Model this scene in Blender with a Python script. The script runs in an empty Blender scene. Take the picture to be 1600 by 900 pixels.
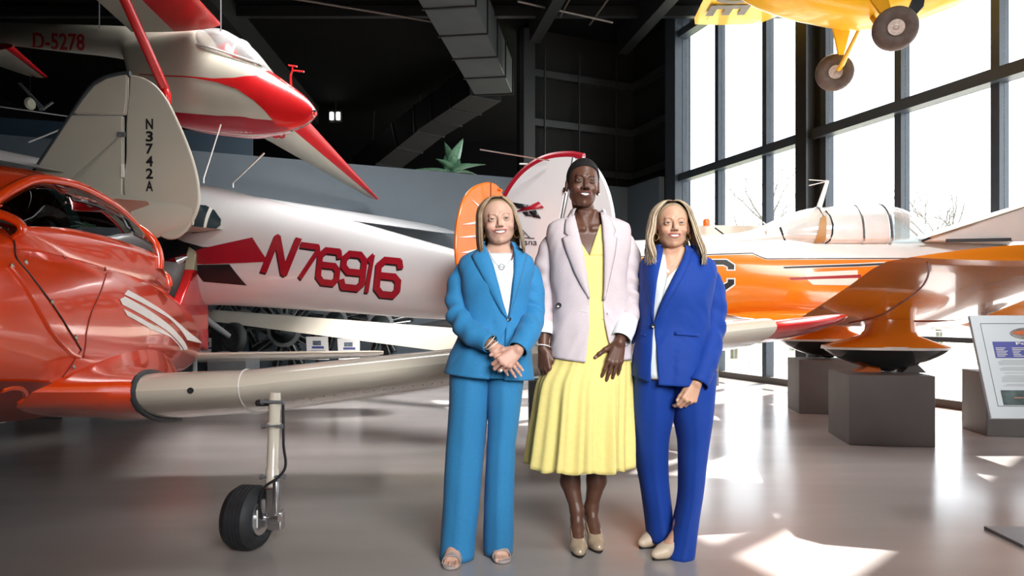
# Aviation museum hall: three women in front of parked and hanging light aircraft.
import bpy, bmesh, math, random
import numpy as np
from mathutils import Vector, Matrix, noise

random.seed(7)
np.random.seed(7)
SC = bpy.context.scene
COL = SC.collection
PI = math.pi
CAM_Z = 1.12
FPX = 1100.0          # focal length in pixels of the 1600x900 frame
HOR = 490.0           # horizon row

# ------------------------------------------------------------------ camera
cd = bpy.data.cameras.new('camera')
cam = bpy.data.objects.new('camera', cd)
COL.objects.link(cam)
cam.location = (0, 0, CAM_Z)
cam.rotation_euler = (PI / 2, 0, 0)
cd.sensor_fit = 'HORIZONTAL'
cd.sensor_width = 36.0
cd.lens = FPX / 1600 * 36.0
cd.shift_y = (HOR - 450.0) / 1600.0
cd.clip_start = 0.05
cd.clip_end = 500
SC.camera = cam

# ------------------------------------------------------------------ sky, sun, room light, exposure
wd = bpy.data.worlds.new('World')
SC.world = wd
wd.use_nodes = True
bg = wd.node_tree.nodes['Background']
bg.inputs[0].default_value = (0.90, 0.955, 1.0, 1)
bg.inputs[1].default_value = 3.2

def light(name, kind, loc, target, energy, color=(1, 1, 1), **kw):
    ld = bpy.data.lights.new(name, kind)
    ld.energy = energy
    ld.color = color
    for k, v in kw.items():
        setattr(ld, k, v)
    o = bpy.data.objects.new(name, ld)
    COL.objects.link(o)
    o.location = loc
    o.rotation_euler = (Vector(target) - Vector(loc)).to_track_quat('-Z', 'Y').to_euler()
    return o

SUN_AZ = (0.70, 0.714)
SUN_EL = math.radians(45.5)
sd = Vector((SUN_AZ[0] * math.cos(SUN_EL), SUN_AZ[1] * math.cos(SUN_EL), math.sin(SUN_EL)))
light('sun', 'SUN', sd * 60, (0, 0, 0), 13.0, (1.0, 0.95, 0.87), angle=math.radians(0.6))
# unseen fill light added behind the camera to brighten the women
light('front_fill', 'AREA', (1.7, -1.4, 2.7), (0.35, 3.4, 1.25), 43, (1.0, 0.985, 0.965),
      shape='RECTANGLE', size=2.6, size_y=1.8, spread=math.radians(66))

light('overhead_fill', 'AREA', (-1.8, 8.2, 6.3), (-2.0, 9.8, 0), 240, (1.0, 0.985, 0.97),  # unseen fill added above to brighten the aircraft at the back
      shape='RECTANGLE', size=3.0, size_y=1.6, spread=math.radians(115))
light('overhead_fill', 'AREA', (2.6, 0.8, 6.4), (1.2, 7.4, 1.9), 85, (1.0, 0.99, 0.98),  # second unseen fill, added for the fins and fuselage sides
      shape='RECTANGLE', size=2.4, size_y=1.4, spread=math.radians(75))
SC.view_settings.view_transform = 'Standard'
SC.view_settings.look = 'None'
SC.view_settings.gamma = 1.0
SC.view_settings.use_curve_mapping = False
SC.view_settings.exposure = 0.55

# ------------------------------------------------------------------ helpers
def P(px, py, Y):
    """a point of the hall at depth Y that the photograph shows at pixel (px, py)"""
    return Vector(((px - 800.0) / FPX * Y, Y, CAM_Z - (py - HOR) * Y / FPX))

def srgb(h):
    h = h.lstrip('#')
    out = []
    for i in (0, 2, 4):
        c = int(h[i:i + 2], 16) / 255.0
        out.append(c / 12.92 if c <= 0.04045 else ((c + 0.055) / 1.055) ** 2.4)
    return tuple(out)

def mat(name, color, rough=0.5, metal=0.0, var=0.06, scale=9.0, bump=0.0, bscale=60.0, coat=0.0,
        sss=0.0, emit=None, estr=1.0, spec=0.5, attr=False, sheen=0.0, stretch=None):
    if isinstance(color, str):
        color = srgb(color)
    m = bpy.data.materials.new(name)
    m.use_nodes = True
    nt = m.node_tree
    b = nt.nodes['Principled BSDF']
    b.inputs['Roughness'].default_value = rough
    b.inputs['Metallic'].default_value = metal
    b.inputs['Coat Weight'].default_value = coat
    b.inputs['Coat Roughness'].default_value = 0.06
    b.inputs['Specular IOR Level'].default_value = spec
    if sheen:
        b.inputs['Sheen Weight'].default_value = sheen
    if sss:
        b.inputs['Subsurface Weight'].default_value = sss
        b.inputs['Subsurface Radius'].default_value = (0.012, 0.005, 0.003)
        b.inputs['Subsurface Scale'].default_value = 0.6
    tc = nt.nodes.new('ShaderNodeTexCoord')
    n = nt.nodes.new('ShaderNodeTexNoise')
    n.inputs['Scale'].default_value = scale
    n.inputs['Detail'].default_value = 3
    src = tc.outputs['Object']
    if stretch:
        mp = nt.nodes.new('ShaderNodeMapping')
        mp.inputs['Scale'].default_value = stretch
        nt.links.new(src, mp.inputs['Vector'])
        src = mp.outputs['Vector']
    nt.links.new(src, n.inputs['Vector'])
    rmp = nt.nodes.new('ShaderNodeMapRange')
    rmp.inputs['From Min'].default_value = 0.25
    rmp.inputs['From Max'].default_value = 0.75
    rmp.inputs['To Min'].default_value = 1.0 - var
    rmp.inputs['To Max'].default_value = 1.0 + var
    nt.links.new(n.outputs['Fac'], rmp.inputs['Value'])
    mx = nt.nodes.new('ShaderNodeVectorMath')
    mx.operation = 'MULTIPLY'
    if attr:
        a = nt.nodes.new('ShaderNodeAttribute')
        a.attribute_name = 'Col'
        nt.links.new(a.outputs['Color'], mx.inputs[0])
    else:
        mx.inputs[0].default_value = color
    nt.links.new(rmp.outputs['Result'], mx.inputs[1])
    nt.links.new(mx.outputs['Vector'], b.inputs['Base Color'])
    if bump:
        n2 = nt.nodes.new('ShaderNodeTexNoise')
        n2.inputs['Scale'].default_value = bscale
        n2.inputs['Detail'].default_value = 2
        nt.links.new(src, n2.inputs['Vector'])
        bp = nt.nodes.new('ShaderNodeBump')
        bp.inputs['Strength'].default_value = bump
        bp.inputs['Distance'].default_value = 0.004
        nt.links.new(n2.outputs['Fac'], bp.inputs['Height'])
        nt.links.new(bp.outputs['Normal'], b.inputs['Normal'])
    if emit is not None:
        b.inputs['Emission Color'].default_value = (*emit, 1)
        b.inputs['Emission Strength'].default_value = estr
    return m

def glass_mat(name, tint=(1, 1, 1), refl=0.06, rough=0.0, haze=0.0):
    m = bpy.data.materials.new(name)
    m.use_nodes = True
    nt = m.node_tree
    nt.nodes.remove(nt.nodes['Principled BSDF'])
    out = nt.nodes['Material Output']
    tr = nt.nodes.new('ShaderNodeBsdfTransparent')
    tr.inputs[0].default_value = (*tint, 1)
    gl = nt.nodes.new('ShaderNodeBsdfGlossy')
    gl.inputs['Roughness'].default_value = rough
    fr = nt.nodes.new('ShaderNodeLayerWeight')
    fr.inputs['Blend'].default_value = 0.5
    pw = nt.nodes.new('ShaderNodeMath')
    pw.operation = 'POWER'
    pw.inputs[1].default_value = 4.0
    nt.links.new(fr.outputs['Facing'], pw.inputs[0])
    ad = nt.nodes.new('ShaderNodeMath')
    ad.operation = 'MULTIPLY_ADD'
    ad.inputs[1].default_value = 0.5
    ad.inputs[2].default_value = refl
    ad.use_clamp = True
    nt.links.new(pw.outputs[0], ad.inputs[0])
    mx = nt.nodes.new('ShaderNodeMixShader')
    nt.links.new(ad.outputs[0], mx.inputs[0])
    src = tr.outputs[0]
    if haze:
        df = nt.nodes.new('ShaderNodeBsdfDiffuse'); df.inputs[0].default_value = (.8, .82, .83, 1)
        m2 = nt.nodes.new('ShaderNodeMixShader'); m2.inputs[0].default_value = haze
        nt.links.new(src, m2.inputs[1]); nt.links.new(df.outputs[0], m2.inputs[2]); src = m2.outputs[0]
    nt.links.new(src, mx.inputs[1])
    nt.links.new(gl.outputs[0], mx.inputs[2])
    nt.links.new(mx.outputs[0], out.inputs[0])
    return m

def pchip(xs, ys):
    """monotone cubic through the points; returns a function for arrays"""
    xs = np.asarray(xs, float); ys = np.asarray(ys, float)
    h = np.diff(xs); d = np.diff(ys) / h
    m = np.zeros_like(ys)
    m[0] = d[0]; m[-1] = d[-1]
    for i in range(1, len(xs) - 1):
        if d[i - 1] * d[i] > 0:
            w1 = 2 * h[i] + h[i - 1]; w2 = h[i] + 2 * h[i - 1]
            m[i] = (w1 + w2) / (w1 / d[i - 1] + w2 / d[i])
    def f(x):
        x = np.clip(np.asarray(x, float), xs[0], xs[-1])
        i = np.clip(np.searchsorted(xs, x, side='right') - 1, 0, len(h) - 1)
        t = (x - xs[i]) / h[i]
        return ((2 * t**3 - 3 * t**2 + 1) * ys[i] + (t**3 - 2 * t**2 + t) * h[i] * m[i]
                + (-2 * t**3 + 3 * t**2) * ys[i + 1] + (t**3 - t**2) * h[i] * m[i + 1])
    return f

def smooth_path(pts, n):
    pts = [np.array(p, float) for p in pts]
    d = [0.0]
    for a, b in zip(pts, pts[1:]):
        d.append(d[-1] + float(np.linalg.norm(b - a)) + 1e-9)
    P3 = np.array(pts)
    t = np.linspace(0, d[-1], n)
    # Catmull-Rom style via natural tangents
    m = np.gradient(P3, np.array(d), axis=0) if len(pts) > 2 else np.repeat([(P3[1] - P3[0]) / d[-1]], 2, 0)
    D = np.array(d)
    i = np.clip(np.searchsorted(D, t, side='right') - 1, 0, len(D) - 2)
    h = (D[i + 1] - D[i])[:, None]
    u = ((t - D[i]) / (D[i + 1] - D[i]))[:, None]
    return ((2 * u**3 - 3 * u**2 + 1) * P3[i] + (u**3 - 2 * u**2 + u) * h * m[i]
            + (-2 * u**3 + 3 * u**2) * P3[i + 1] + (u**3 - u**2) * h * m[i + 1]), t / d[-1]

def tag(o, label=None, cat=None, group=None, kind=None):
    if label: o['label'] = label
    if cat: o['category'] = cat
    if group: o['group'] = group
    if kind: o['kind'] = kind
    return o

def empty(name, loc, label=None, cat=None, group=None):
    o = bpy.data.objects.new(name, None)
    COL.objects.link(o)
    o.location = loc
    o.empty_display_size = 0.1
    return tag(o, label, cat, group)

def adopt(o, parent):
    if parent is not None:
        o.parent = parent
        if parent.parent is None:
            o.matrix_parent_inverse = Matrix.Translation(-Vector(parent.location))
    return o

def copy_tree(o, delta, parent=None):
    c = o.copy()
    COL.objects.link(c)
    if parent is None:
        c.location = o.location + Vector(delta)
    else:
        c.parent = parent
        c.matrix_parent_inverse = o.matrix_parent_inverse.copy()
    for ch in list(o.children):
        copy_tree(ch, delta, c)
    return c

class MB:
    """collects vertices and faces; build() links them as ONE mesh object"""
    def __init__(self):
        self.v = []; self.f = []; self.mi = []; self.cur = 0
    def add(self, vs, fs):
        b = len(self.v)
        self.v.extend([tuple(map(float, p)) for p in vs])
        for f in fs:
            self.f.append(tuple(b + i for i in f)); self.mi.append(self.cur)
        return self
    def box(self, c, s, axes=None):
        c = np.array(c, float)
        ax = np.eye(3) if axes is None else np.array([list(a) for a in axes], float)
        vs = []
        for sx in (-.5, .5):
            for sy in (-.5, .5):
                for sz in (-.5, .5):
                    vs.append(c + ax[0] * sx * s[0] + ax[1] * sy * s[1] + ax[2] * sz * s[2])
        self.add(vs, [(0, 1, 3, 2), (4, 6, 7, 5), (0, 4, 5, 1), (2, 3, 7, 6), (0, 2, 6, 4), (1, 5, 7, 3)])
        return self
    def grid(self, G, wrap=False, flip=False):
        G = np.asarray(G, float)
        n, m = G.shape[:2]
        fs = []
        for i in range(n - 1):
            for j in range(m if wrap else m - 1):
                k = (j + 1) % m
                q = (i * m + j, i * m + k, (i + 1) * m + k, (i + 1) * m + j)
                fs.append(q[::-1] if flip else q)
        self.add(G.reshape(-1, 3), fs)
        return self
    def loft(self, rings, cap=True):
        G = np.asarray(rings, float)
        n, m = G.shape[:2]
        b = len(self.v)
        self.grid(G, wrap=True)
        if cap:
            self.f.append(tuple(b + j for j in range(m))[::-1]); self.mi.append(self.cur)
            self.f.append(tuple(b + (n - 1) * m + j for j in range(m))); self.mi.append(self.cur)
        return self
    def tube(self, path, r, seg=8, cap=True, smooth=0, flat=None):
        """flat = (vector, ratio): squash along the vector"""
        pts = np.array([tuple(p) for p in path], float)
        rr = np.array([r] * len(pts) if np.isscalar(r) else r, float)
        if smooth:
            q, t = smooth_path(pts, smooth)
            rr = np.interp(t, np.linspace(0, 1, len(rr)), rr)
            pts = q
        tan = np.gradient(pts, axis=0)
        tan /= np.linalg.norm(tan, axis=1)[:, None] + 1e-12
        ref = np.array((0, 0, 1.0)) if abs(tan[0][2]) < .9 else np.array((0, 1.0, 0))
        u = np.cross(tan[0], ref); u /= np.linalg.norm(u)
        rings = []
        for i in range(len(pts)):
            u = u - tan[i] * u.dot(tan[i]); u /= np.linalg.norm(u) + 1e-12
            w = np.cross(tan[i], u)
            ring = []
            for k in range(seg):
                a = 2 * PI * k / seg
                off = (u * math.cos(a) + w * math.sin(a)) * rr[i]
                if flat is not None:
                    fv = np.array(flat[0], float)
                    off = off - fv * off.dot(fv) * (1 - flat[1])
                ring.append(pts[i] + off)
            rings.append(ring)
        return self.loft(rings, cap)
    def lathe(self, o, axis, prof, seg=24, ref=None):
        """prof: list of (distance along the axis, radius)"""
        o = np.array(o, float); a = np.array(axis, float); a /= np.linalg.norm(a)
        if ref is None:
            ref = np.array((0, 0, 1.0)) if abs(a[2]) < .9 else np.array((1.0, 0, 0))
        u = np.cross(a, ref); u /= np.linalg.norm(u); w = np.cross(a, u)
        rings = [[o + a * d + (u * math.cos(2 * PI * k / seg) + w * math.sin(2 * PI * k / seg)) * r
                  for k in range(seg)] for d, r in prof]
        return self.loft(rings, True)
    def poly(self, pts, n, th):
        """prism of an outline: pts 3D, extruded by vector n*th"""
        pts = [np.array(p, float) for p in pts]
        n = np.array(n, float)
        k = len(pts)
        vs = pts + [p + n * th for p in pts]
        fs = [tuple(range(k))[::-1], tuple(range(k, 2 * k))]
        fs += [(i, (i + 1) % k, k + (i + 1) % k, k + i) for i in range(k)]
        return self.add(vs, fs)
    def build(self, name, mats, parent=None, sharp=40, solid=0, offset=0, sub=0, cols=None, bevel=0):
        me = bpy.data.meshes.new(name)
        me.from_pydata(self.v, [], self.f)
        ms = mats if isinstance(mats, (list, tuple)) else [mats]
        for m in ms:
            me.materials.append(m)
        if len(ms) > 1:
            me.polygons.foreach_set('material_index', self.mi)
        bm = bmesh.new(); bm.from_mesh(me)
        bmesh.ops.recalc_face_normals(bm, faces=bm.faces)
        bm.to_mesh(me); bm.free()
        me.shade_smooth()
        if sharp:
            me.set_sharp_from_angle(angle=math.radians(sharp))
        if cols is not None:
            ca = me.color_attributes.new('Col', 'FLOAT_COLOR', 'POINT')
            ca.data.foreach_set('color', np.asarray(cols, np.float32).ravel())
        o = bpy.data.objects.new(name, me)
        COL.objects.link(o)
        if bevel:
            md = o.modifiers.new('edge', 'BEVEL'); md.width = bevel; md.segments = 2; md.limit_method = 'ANGLE'
        if sub:
            md = o.modifiers.new('round', 'SUBSURF'); md.levels = sub; md.render_levels = sub
        if solid:
            md = o.modifiers.new('skin', 'SOLIDIFY'); md.thickness = solid; md.offset = offset
        return adopt(o, parent)

def text_flat(s, size=1.0, bold=0.0, align='LEFT', spacing=1.0):
    """filled outline of the string: 2D vertices and triangles, cap height about 0.7*size"""
    cu = bpy.data.curves.new('lettering', 'FONT')
    cu.body = s; cu.size = size; cu.align_x = align; cu.space_character = spacing; cu.offset = bold
    cu.resolution_u = 3
    o = bpy.data.objects.new('lettering', cu)
    COL.objects.link(o)
    dg = bpy.context.evaluated_depsgraph_get()
    me = bpy.data.meshes.new_from_object(o.evaluated_get(dg))
    bpy.data.objects.remove(o); bpy.data.curves.remove(cu)
    bm = bmesh.new(); bm.from_mesh(me); bpy.data.meshes.remove(me)
    bmesh.ops.triangulate(bm, faces=bm.faces)
    vs = [(v.co.x, v.co.y) for v in bm.verts]
    bm.verts.ensure_lookup_table()
    fs = [tuple(v.index for v in f.verts) for f in bm.faces]
    bm.free()
    return vs, fs

def letter(s, size, fn, name, m, parent, **kw):
    vs, fs = text_flat(s, size, **kw)
    b = MB(); b.add([fn(x, y) for x, y in vs], fs)
    return b.build(name, m, parent, sharp=0)

def nv(v):
    v = np.array(v, float)
    return v / np.linalg.norm(v)

def letter_box(s, fn, name, m, parent, **kw):
    """lettering stretched to the unit square; fn(u, v) places it"""
    vs, fs = text_flat(s, 1.0, **kw)
    bm = bmesh.new()
    bv = [bm.verts.new((x, y, 0)) for x, y in vs]
    for f in fs: bm.faces.new([bv[i] for i in f])
    bmesh.ops.subdivide_edges(bm, edges=bm.edges, cuts=3, use_grid_fill=True)
    bmesh.ops.triangulate(bm, faces=bm.faces)
    bm.verts.index_update()
    vs = [(v.co.x, v.co.y) for v in bm.verts]; fs = [tuple(v.index for v in f.verts) for f in bm.faces]
    bm.free()
    a = np.array(vs); lo, hi = a.min(0), a.max(0)
    b = MB(); b.add([fn(*((np.array(p) - lo) / (hi - lo))) for p in vs], fs)
    return b.build(name, m, parent, sharp=0)
# ------------------------------------------------------------------ the hall
def struct(name, b, m, parent=None, **kw):
    o = b.build(name, m, parent, **kw)
    if parent is None:
        o['kind'] = 'structure'
    return o

def floor_mat():
    m = bpy.data.materials.new('polished_concrete')
    m.use_nodes = True
    nt = m.node_tree
    b = nt.nodes['Principled BSDF']
    tc = nt.nodes.new('ShaderNodeTexCoord')
    n1 = nt.nodes.new('ShaderNodeTexNoise'); n1.inputs['Scale'].default_value = 0.8; n1.inputs['Detail'].default_value = 6
    n2 = nt.nodes.new('ShaderNodeTexNoise'); n2.inputs['Scale'].default_value = 14; n2.inputs['Detail'].default_value = 4
    mp = nt.nodes.new('ShaderNodeMapping'); mp.inputs['Scale'].default_value = (0.5, 2.2, 1)
    nt.links.new(tc.outputs['Object'], mp.inputs['Vector'])
    nt.links.new(mp.outputs['Vector'], n1.inputs['Vector'])
    nt.links.new(tc.outputs['Object'], n2.inputs['Vector'])
    cr = nt.nodes.new('ShaderNodeValToRGB')
    cr.color_ramp.elements[0].position = 0.3; cr.color_ramp.elements[0].color = (0.345, 0.315, 0.303, 1)
    cr.color_ramp.elements[1].position = 0.75; cr.color_ramp.elements[1].color = (0.44, 0.405, 0.390, 1)
    nt.links.new(n1.outputs['Fac'], cr.inputs['Fac'])
    nt.links.new(cr.outputs['Color'], b.inputs['Base Color'])
    rr = nt.nodes.new('ShaderNodeMapRange'); rr.inputs['To Min'].default_value = 0.14; rr.inputs['To Max'].default_value = 0.27
    nt.links.new(n1.outputs['Fac'], rr.inputs['Value'])
    nt.links.new(rr.outputs['Result'], b.inputs['Roughness'])
    b.inputs['Specular IOR Level'].default_value = 0.85
    bp = nt.nodes.new('ShaderNodeBump'); bp.inputs['Strength'].default_value = 0.05; bp.inputs['Distance'].default_value = 0.003
    nt.links.new(n2.outputs['Fac'], bp.inputs['Height'])
    nt.links.new(bp.outputs['Normal'], b.inputs['Normal'])
    return m

M_floor = floor_mat()
M_black = mat('black_paint', (0.003, 0.003, 0.0035), 0.9, spec=.05)
M_ceil = mat('ceiling_black', (0.0025, 0.0025, 0.0028), 0.9, var=0.3, scale=2, spec=.06)
M_wallp = mat('dark_cladding', (0.0085, 0.009, 0.0088), 0.6, var=0.15, scale=2, spec=.15)
M_girt = mat('dark_steel', (0.010, 0.0115, 0.012), 0.45, var=0.15)
M_blue = mat('slate_blue_wall', (0.064, 0.086, 0.106), 0.55, var=0.05, scale=3, bump=0.05)
M_navy = mat('navy_wall', (0.022, 0.052, 0.082), 0.55, var=0.05, scale=3, bump=0.05)
M_frame = mat('window_frame_steel', (0.030, 0.042, 0.056), 0.42, var=0.12)
M_sill = mat('bronze_sill', (0.075, 0.062, 0.054), 0.45, var=0.1)
M_pane = glass_mat('window_glass', (0.98, 0.99, 1.0), 0.03)
M_white = mat('white_enamel', (0.78, 0.77, 0.75), 0.3, var=0.03, coat=0.4)
M_chrome = mat('bare_metal', (0.62, 0.62, 0.63), 0.28, 1.0, var=0.06)
M_grey = mat('grey_metal', (0.22, 0.23, 0.24), 0.45, 0.6)
M_rubber = mat('tyre_rubber', (0.017, 0.019, 0.022), 0.62, var=0.2, scale=20, bump=0.1)
M_dark = mat('dark_plastic', (0.012, 0.012, 0.014), 0.4)

GW = lambda Y: 8.19 - 0.3545 * Y                    # plan line of the glass wall
wdir = nv((-0.3545, 1, 0)); wn = nv((-1, -0.3545, 0))   # along it, and into the room

def room_poly(z, out=0.0, back=24.0):
    return [(-14, -8, z), (GW(-8) + out, -8, z), (GW(15.5) + out, 15.5, z), (GW(15.5) + out, back, z), (-14, back, z)]

b = MB(); b.poly(room_poly(-0.2), (0, 0, 1), 0.2)
struct('floor', b, M_floor)
b = MB(); b.poly(room_poly(6.98, 0.45), (0, 0, 1), 0.25)
ceiling = struct('ceiling', b, M_ceil)
# roof steel: purlins, rafter, conduits
for y in (3, 6.5, 9.2, 11.6, 13.4):
    b = MB(); b.box((-2.5, y, 6.86), (19, 0.12, 0.2)); struct('trim_%d' % (20 + int(y)), b, M_girt)
for x0, y0, x1, y1 in ((1.3, 9.5, 0.45, 14.0), (3.3, 9.0, 2.3, 14.6), (-5.0, 5, -5.6, 20)):
    d = nv((x1 - x0, y1 - y0, 0)); L = math.dist((x0, y0), (x1, y1))
    b = MB(); b.box(((x0 + x1) / 2, (y0 + y1) / 2, 6.74), (L, 0.22, 0.48), (d, np.cross((0, 0, 1), d), (0, 0, 1)))
    struct('trim_%d' % (50 + int(y0)), b, M_girt)
for k, (a, c) in enumerate((((0.1, 12.4, 6.62), (1.9, 13.3, 6.62)), ((-.3, 12.3, 6.62), (-1.6, 11.8, 6.62)),
                            ((1.55, 9.0, 6.68), (0.9, 13.2, 6.68)), ((2.35, 9.0, 6.7), (1.5, 13.6, 6.7)),
                            ((-5, 11.5, 6.5), (-1.4, 13, 6.5)))):
    b = MB(); b.tube([a, c], 0.02, 6); struct('trim_%d' % (40 + k), b, M_sill)

wall_dir = nv((3.43, 1.5, 0)); wall_in = np.cross(wall_dir, (0, 0, 1))   # towards the camera
CORN = np.array((2.68, 15.5, 0))
def along(t, off=0.0, z=0.0):
    return CORN - wall_dir * t + wall_in * off + np.array((0, 0, z))
def slab(name, t0, t1, z0, z1, off0, th, m, parent=None):
    c = (along(t0) + along(t1)) / 2 + wall_in * (off0 + th / 2) + np.array((0, 0, (z0 + z1) / 2))
    b = MB(); b.box(c, (abs(t1 - t0), th, z1 - z0), (wall_dir, wall_in, (0, 0, 1)))
    return struct(name, b, m, parent)
wall_back = slab('wall_back', -0.1, 2.71, 0, 6.98, -0.25, 0.25, M_wallp)
for z in (6.05, 5.04, 4.1):
    slab('girt', 0.0, 2.5, z - 0.07, z + 0.07, 0.0, 0.14, M_girt, wall_back)
slab('corner_column', 2.5, 2.75, 0, 6.9, 0.0, 0.2, M_girt, wall_back)
for t in (2.25, 1.45, 0.55):
    slab('conduit', t - .012, t + .012, 3.8, 6.6, 0.14, 0.024, M_girt, wall_back)
slab('partition_back', -0.02, 14.5, 0, 3.82, 0.2, 0.12, M_blue)['kind'] = 'structure'
# the taller navy partition on the left
PA = np.array((-4.62, 12.55, 0)); pdir = nv((0.96, 0.28, 0)); pin = np.cross(pdir, (0, 0, 1))
b = MB(); b.box(PA - pdir * 4.6 + np.array((0, 0, 2.15)), (9.2, 0.12, 4.3), (pdir, pin, (0, 0, 1)))
struct('partition_left', b, M_navy)
b = MB(); b.box((-5.5, 24, 3.5), (17, 0.2, 7)); struct('wall_rear', b, M_black)
b = MB(); b.box((-14, 8, 3.5), (0.2, 32, 7)); struct('wall_left', b, M_ceil)
b = MB(); b.box((-1.5, -8, 3.5), (25, 0.2, 7)); struct('wall_front', b, M_ceil)
# solid bay of the right wall and the low partition that returns along it
def wallbox(name, y0, y1, z0, z1, off, th, m, parent=None):
    a = np.array((GW(y0), y0, 0)); c = np.array((GW(y1), y1, 0))
    L = np.linalg.norm(c - a)
    b = MB(); b.box((a + c) / 2 + wn * (off + th / 2) + np.array((0, 0, (z0 + z1) / 2)), (L, th, z1 - z0), (wdir, wn, (0, 0, 1)))
    return struct(name, b, m, parent)
wall_right = wallbox('wall_right', 13.75, 15.6, 0, 6.98, -0.2, 0.2, M_wallp)
for z in (6.05, 5.04, 4.1):
    wallbox('girt', 13.9, 15.4, z - 0.07, z + 0.07, 0.0, 0.14, M_girt, wall_right)
wallbox('jamb_column', 13.62, 13.95, 0, 6.9, 0.0, 0.24, M_frame, wall_right)
wallbox('partition_right', 13.98, 15.4, 0, 3.82, 0.24, 0.12, M_blue)['kind'] = 'structure'

# glass wall: bays of panes between mullions
ys = [13.66] + [12.6 - 1.195 * k for k in range(9)]
wallbox('wall_right_front', -8, ys[-1] - .06, 0, 6.98, -0.2, 0.2, M_wallp)
for k, y in enumerate(ys):
    p = np.array((GW(y), y, 0))
    b = MB(); b.box(p + wn * 0.0 + np.array((0, 0, 3.45)), (0.10, 0.15, 6.9), (wdir, wn, (0, 0, 1)))
    w = struct('window_%d' % (k + 1), b, M_frame)
    if k + 1 < len(ys):
        y2 = ys[k + 1]; q = np.array((GW(y2), y2, 0)); L = np.linalg.norm(q - p) - 0.10
        for z0, z1 in ((0.1, 0.78), (0.84, 3.67), (3.81, 6.44), (6.58, 6.95)):
            b = MB(); b.box((p + q) / 2 + np.array((0, 0, (z0 + z1) / 2)), (L, 0.012, z1 - z0), (wdir, wn, (0, 0, 1)))
            b.build('pane', M_pane, w)
for k, (z0, z1, th, m) in enumerate(((3.67, 3.81, 0.2, M_frame), (6.44, 6.58, 0.2, M_frame), (0.78, 0.84, 0.08, M_frame))):
    wallbox('trim_%d' % (k + 1), ys[-1], 13.66, z0, z1, -0.03, th, m)
wallbox('trim_4', ys[-1], 13.66, 0.0, 0.10, -0.06, 0.14, M_sill)
for k, y in enumerate((10.36, 5.57)):
    p = np.array((GW(y), y, 0)) + wn * 0.20
    b = MB(); b.box(p + np.array((0, 0, 3.45)), (0.05, 0.26, 6.9), (wdir, wn, (0, 0, 1)))
    b.box(p + wn * .12 + np.array((0, 0, 3.45)), (0.22, 0.03, 6.9), (wdir, wn, (0, 0, 1)))
    b.box(p - wn * .12 + np.array((0, 0, 3.45)), (0.22, 0.03, 6.9), (wdir, wn, (0, 0, 1)))
    struct('trim_%d' % (k + 5), b, M_girt)

# ------------------------------------------------------------------ outside
M_pave = mat('pale_pavement', (0.62, 0.60, 0.57), 0.8, var=0.06, scale=1.5)
M_lawn = mat('lawn', (0.30, 0.33, 0.15), 0.9, var=0.3, scale=6)
M_bark = mat('pale_bark', (0.16, 0.14, 0.115), 0.9, var=0.2, scale=5)
M_fence = mat('fence_wire', (0.35, 0.36, 0.37), 0.5)
b = MB(); b.box((30, 12, -0.7), (70, 21.4, 0.2)); struct('ground', b, M_pave)
b = MB(); b.box((30, 62.7, -0.7), (110, 80, 0.2)); struct('lawn', b, M_lawn)
# unseen slab on posts, added outside to keep sun off the right floor
M_blocker = mat('blocker_grey', (0.30, 0.30, 0.30), 0.6, var=.1)
ya, yb, dep = 7.25, 1.5, 4.6
b = MB(); b.poly([(GW(ya), ya, 6.62), (GW(ya) + .70 * 6.0, ya + .70 * 6.0, 6.62), (GW(yb) - wn[0] * dep, yb - wn[1] * dep, 6.62), (GW(yb), yb, 6.62)], (0, 0, 1), .25)
er = struct('sun_blocker', b, M_blocker)
for y in (ya - .3, yb + .3):
    q = np.array((GW(y), y, 0)) - wn * (dep - .3)
    b = MB(); b.box(q + np.array((0, 0, 3.0)), (.18, .18, 7.3)); b.build('blocker_post', M_blocker, er)
# wire fence beyond the pavement
fx0, fx1, fy = 5.2, 19.0, 22.2
fence = empty('fence', ((fx0 + fx1) / 2, fy, -0.6), 'long grey wire fence standing outside along the lawn', 'fence')
for x in np.arange(fx0, fx1 + .1, 2.3):
    b = MB(); b.box((x, fy, 0.0), (0.06, 0.06, 1.2)); b.build('post', M_fence, fence)
for z in (-0.45, 0.55):
    b = MB(); b.box(((fx0 + fx1) / 2, fy, z), (fx1 - fx0, 0.03, 0.035)); b.build('rail', M_fence, fence)
b = MB()
for x in np.arange(fx0, fx1, 0.12):
    b.box((x, fy, 0.03), (0.014, 0.014, 1.02))
tag(b.build('wire_infill', M_fence, fence, sharp=0), kind='stuff')

def bare_tree(x, y, h, seed, label):
    rnd = random.Random(seed)
    root = empty('bare_tree', (x, y, -0.6), label, 'tree', 'bare trees outside the windows')
    tr = MB(); br = MB()
    def grow(p, d, L, r, lvl):
        n = 4
        pts = [p]
        for i in range(n):
            d = (d + Vector((rnd.uniform(-1, 1), rnd.uniform(-1, 1), rnd.uniform(-.3, .7))) * 0.14).normalized()
            pts.append(pts[-1] + d * L / n)
        (tr if lvl == 0 else br).tube(pts, np.linspace(r, r * 0.6, n + 1), 5 if lvl < 2 else 3, cap=False)
        if lvl >= 4: return
        for i in range(rnd.choice((3, 4)) if lvl < 3 else 3):
            k = rnd.choice((2, 3, 4, 4))
            a = rnd.uniform(0, 2 * PI); s = rnd.uniform(.45, .95)
            side = Vector((math.cos(a), math.sin(a), 0))
            grow(pts[k], (d + side * s + Vector((0, 0, .12))).normalized(), L * rnd.uniform(.55, .8), r * .5, lvl + 1)
    grow(Vector((x, y, -0.65)), Vector((0, 0, 1)), h * .36, h * 0.017, 0)
    tr.build('trunk', M_bark, root)
    tag(br.build('branches', M_bark, root, sharp=0), kind='stuff')
    return root
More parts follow.
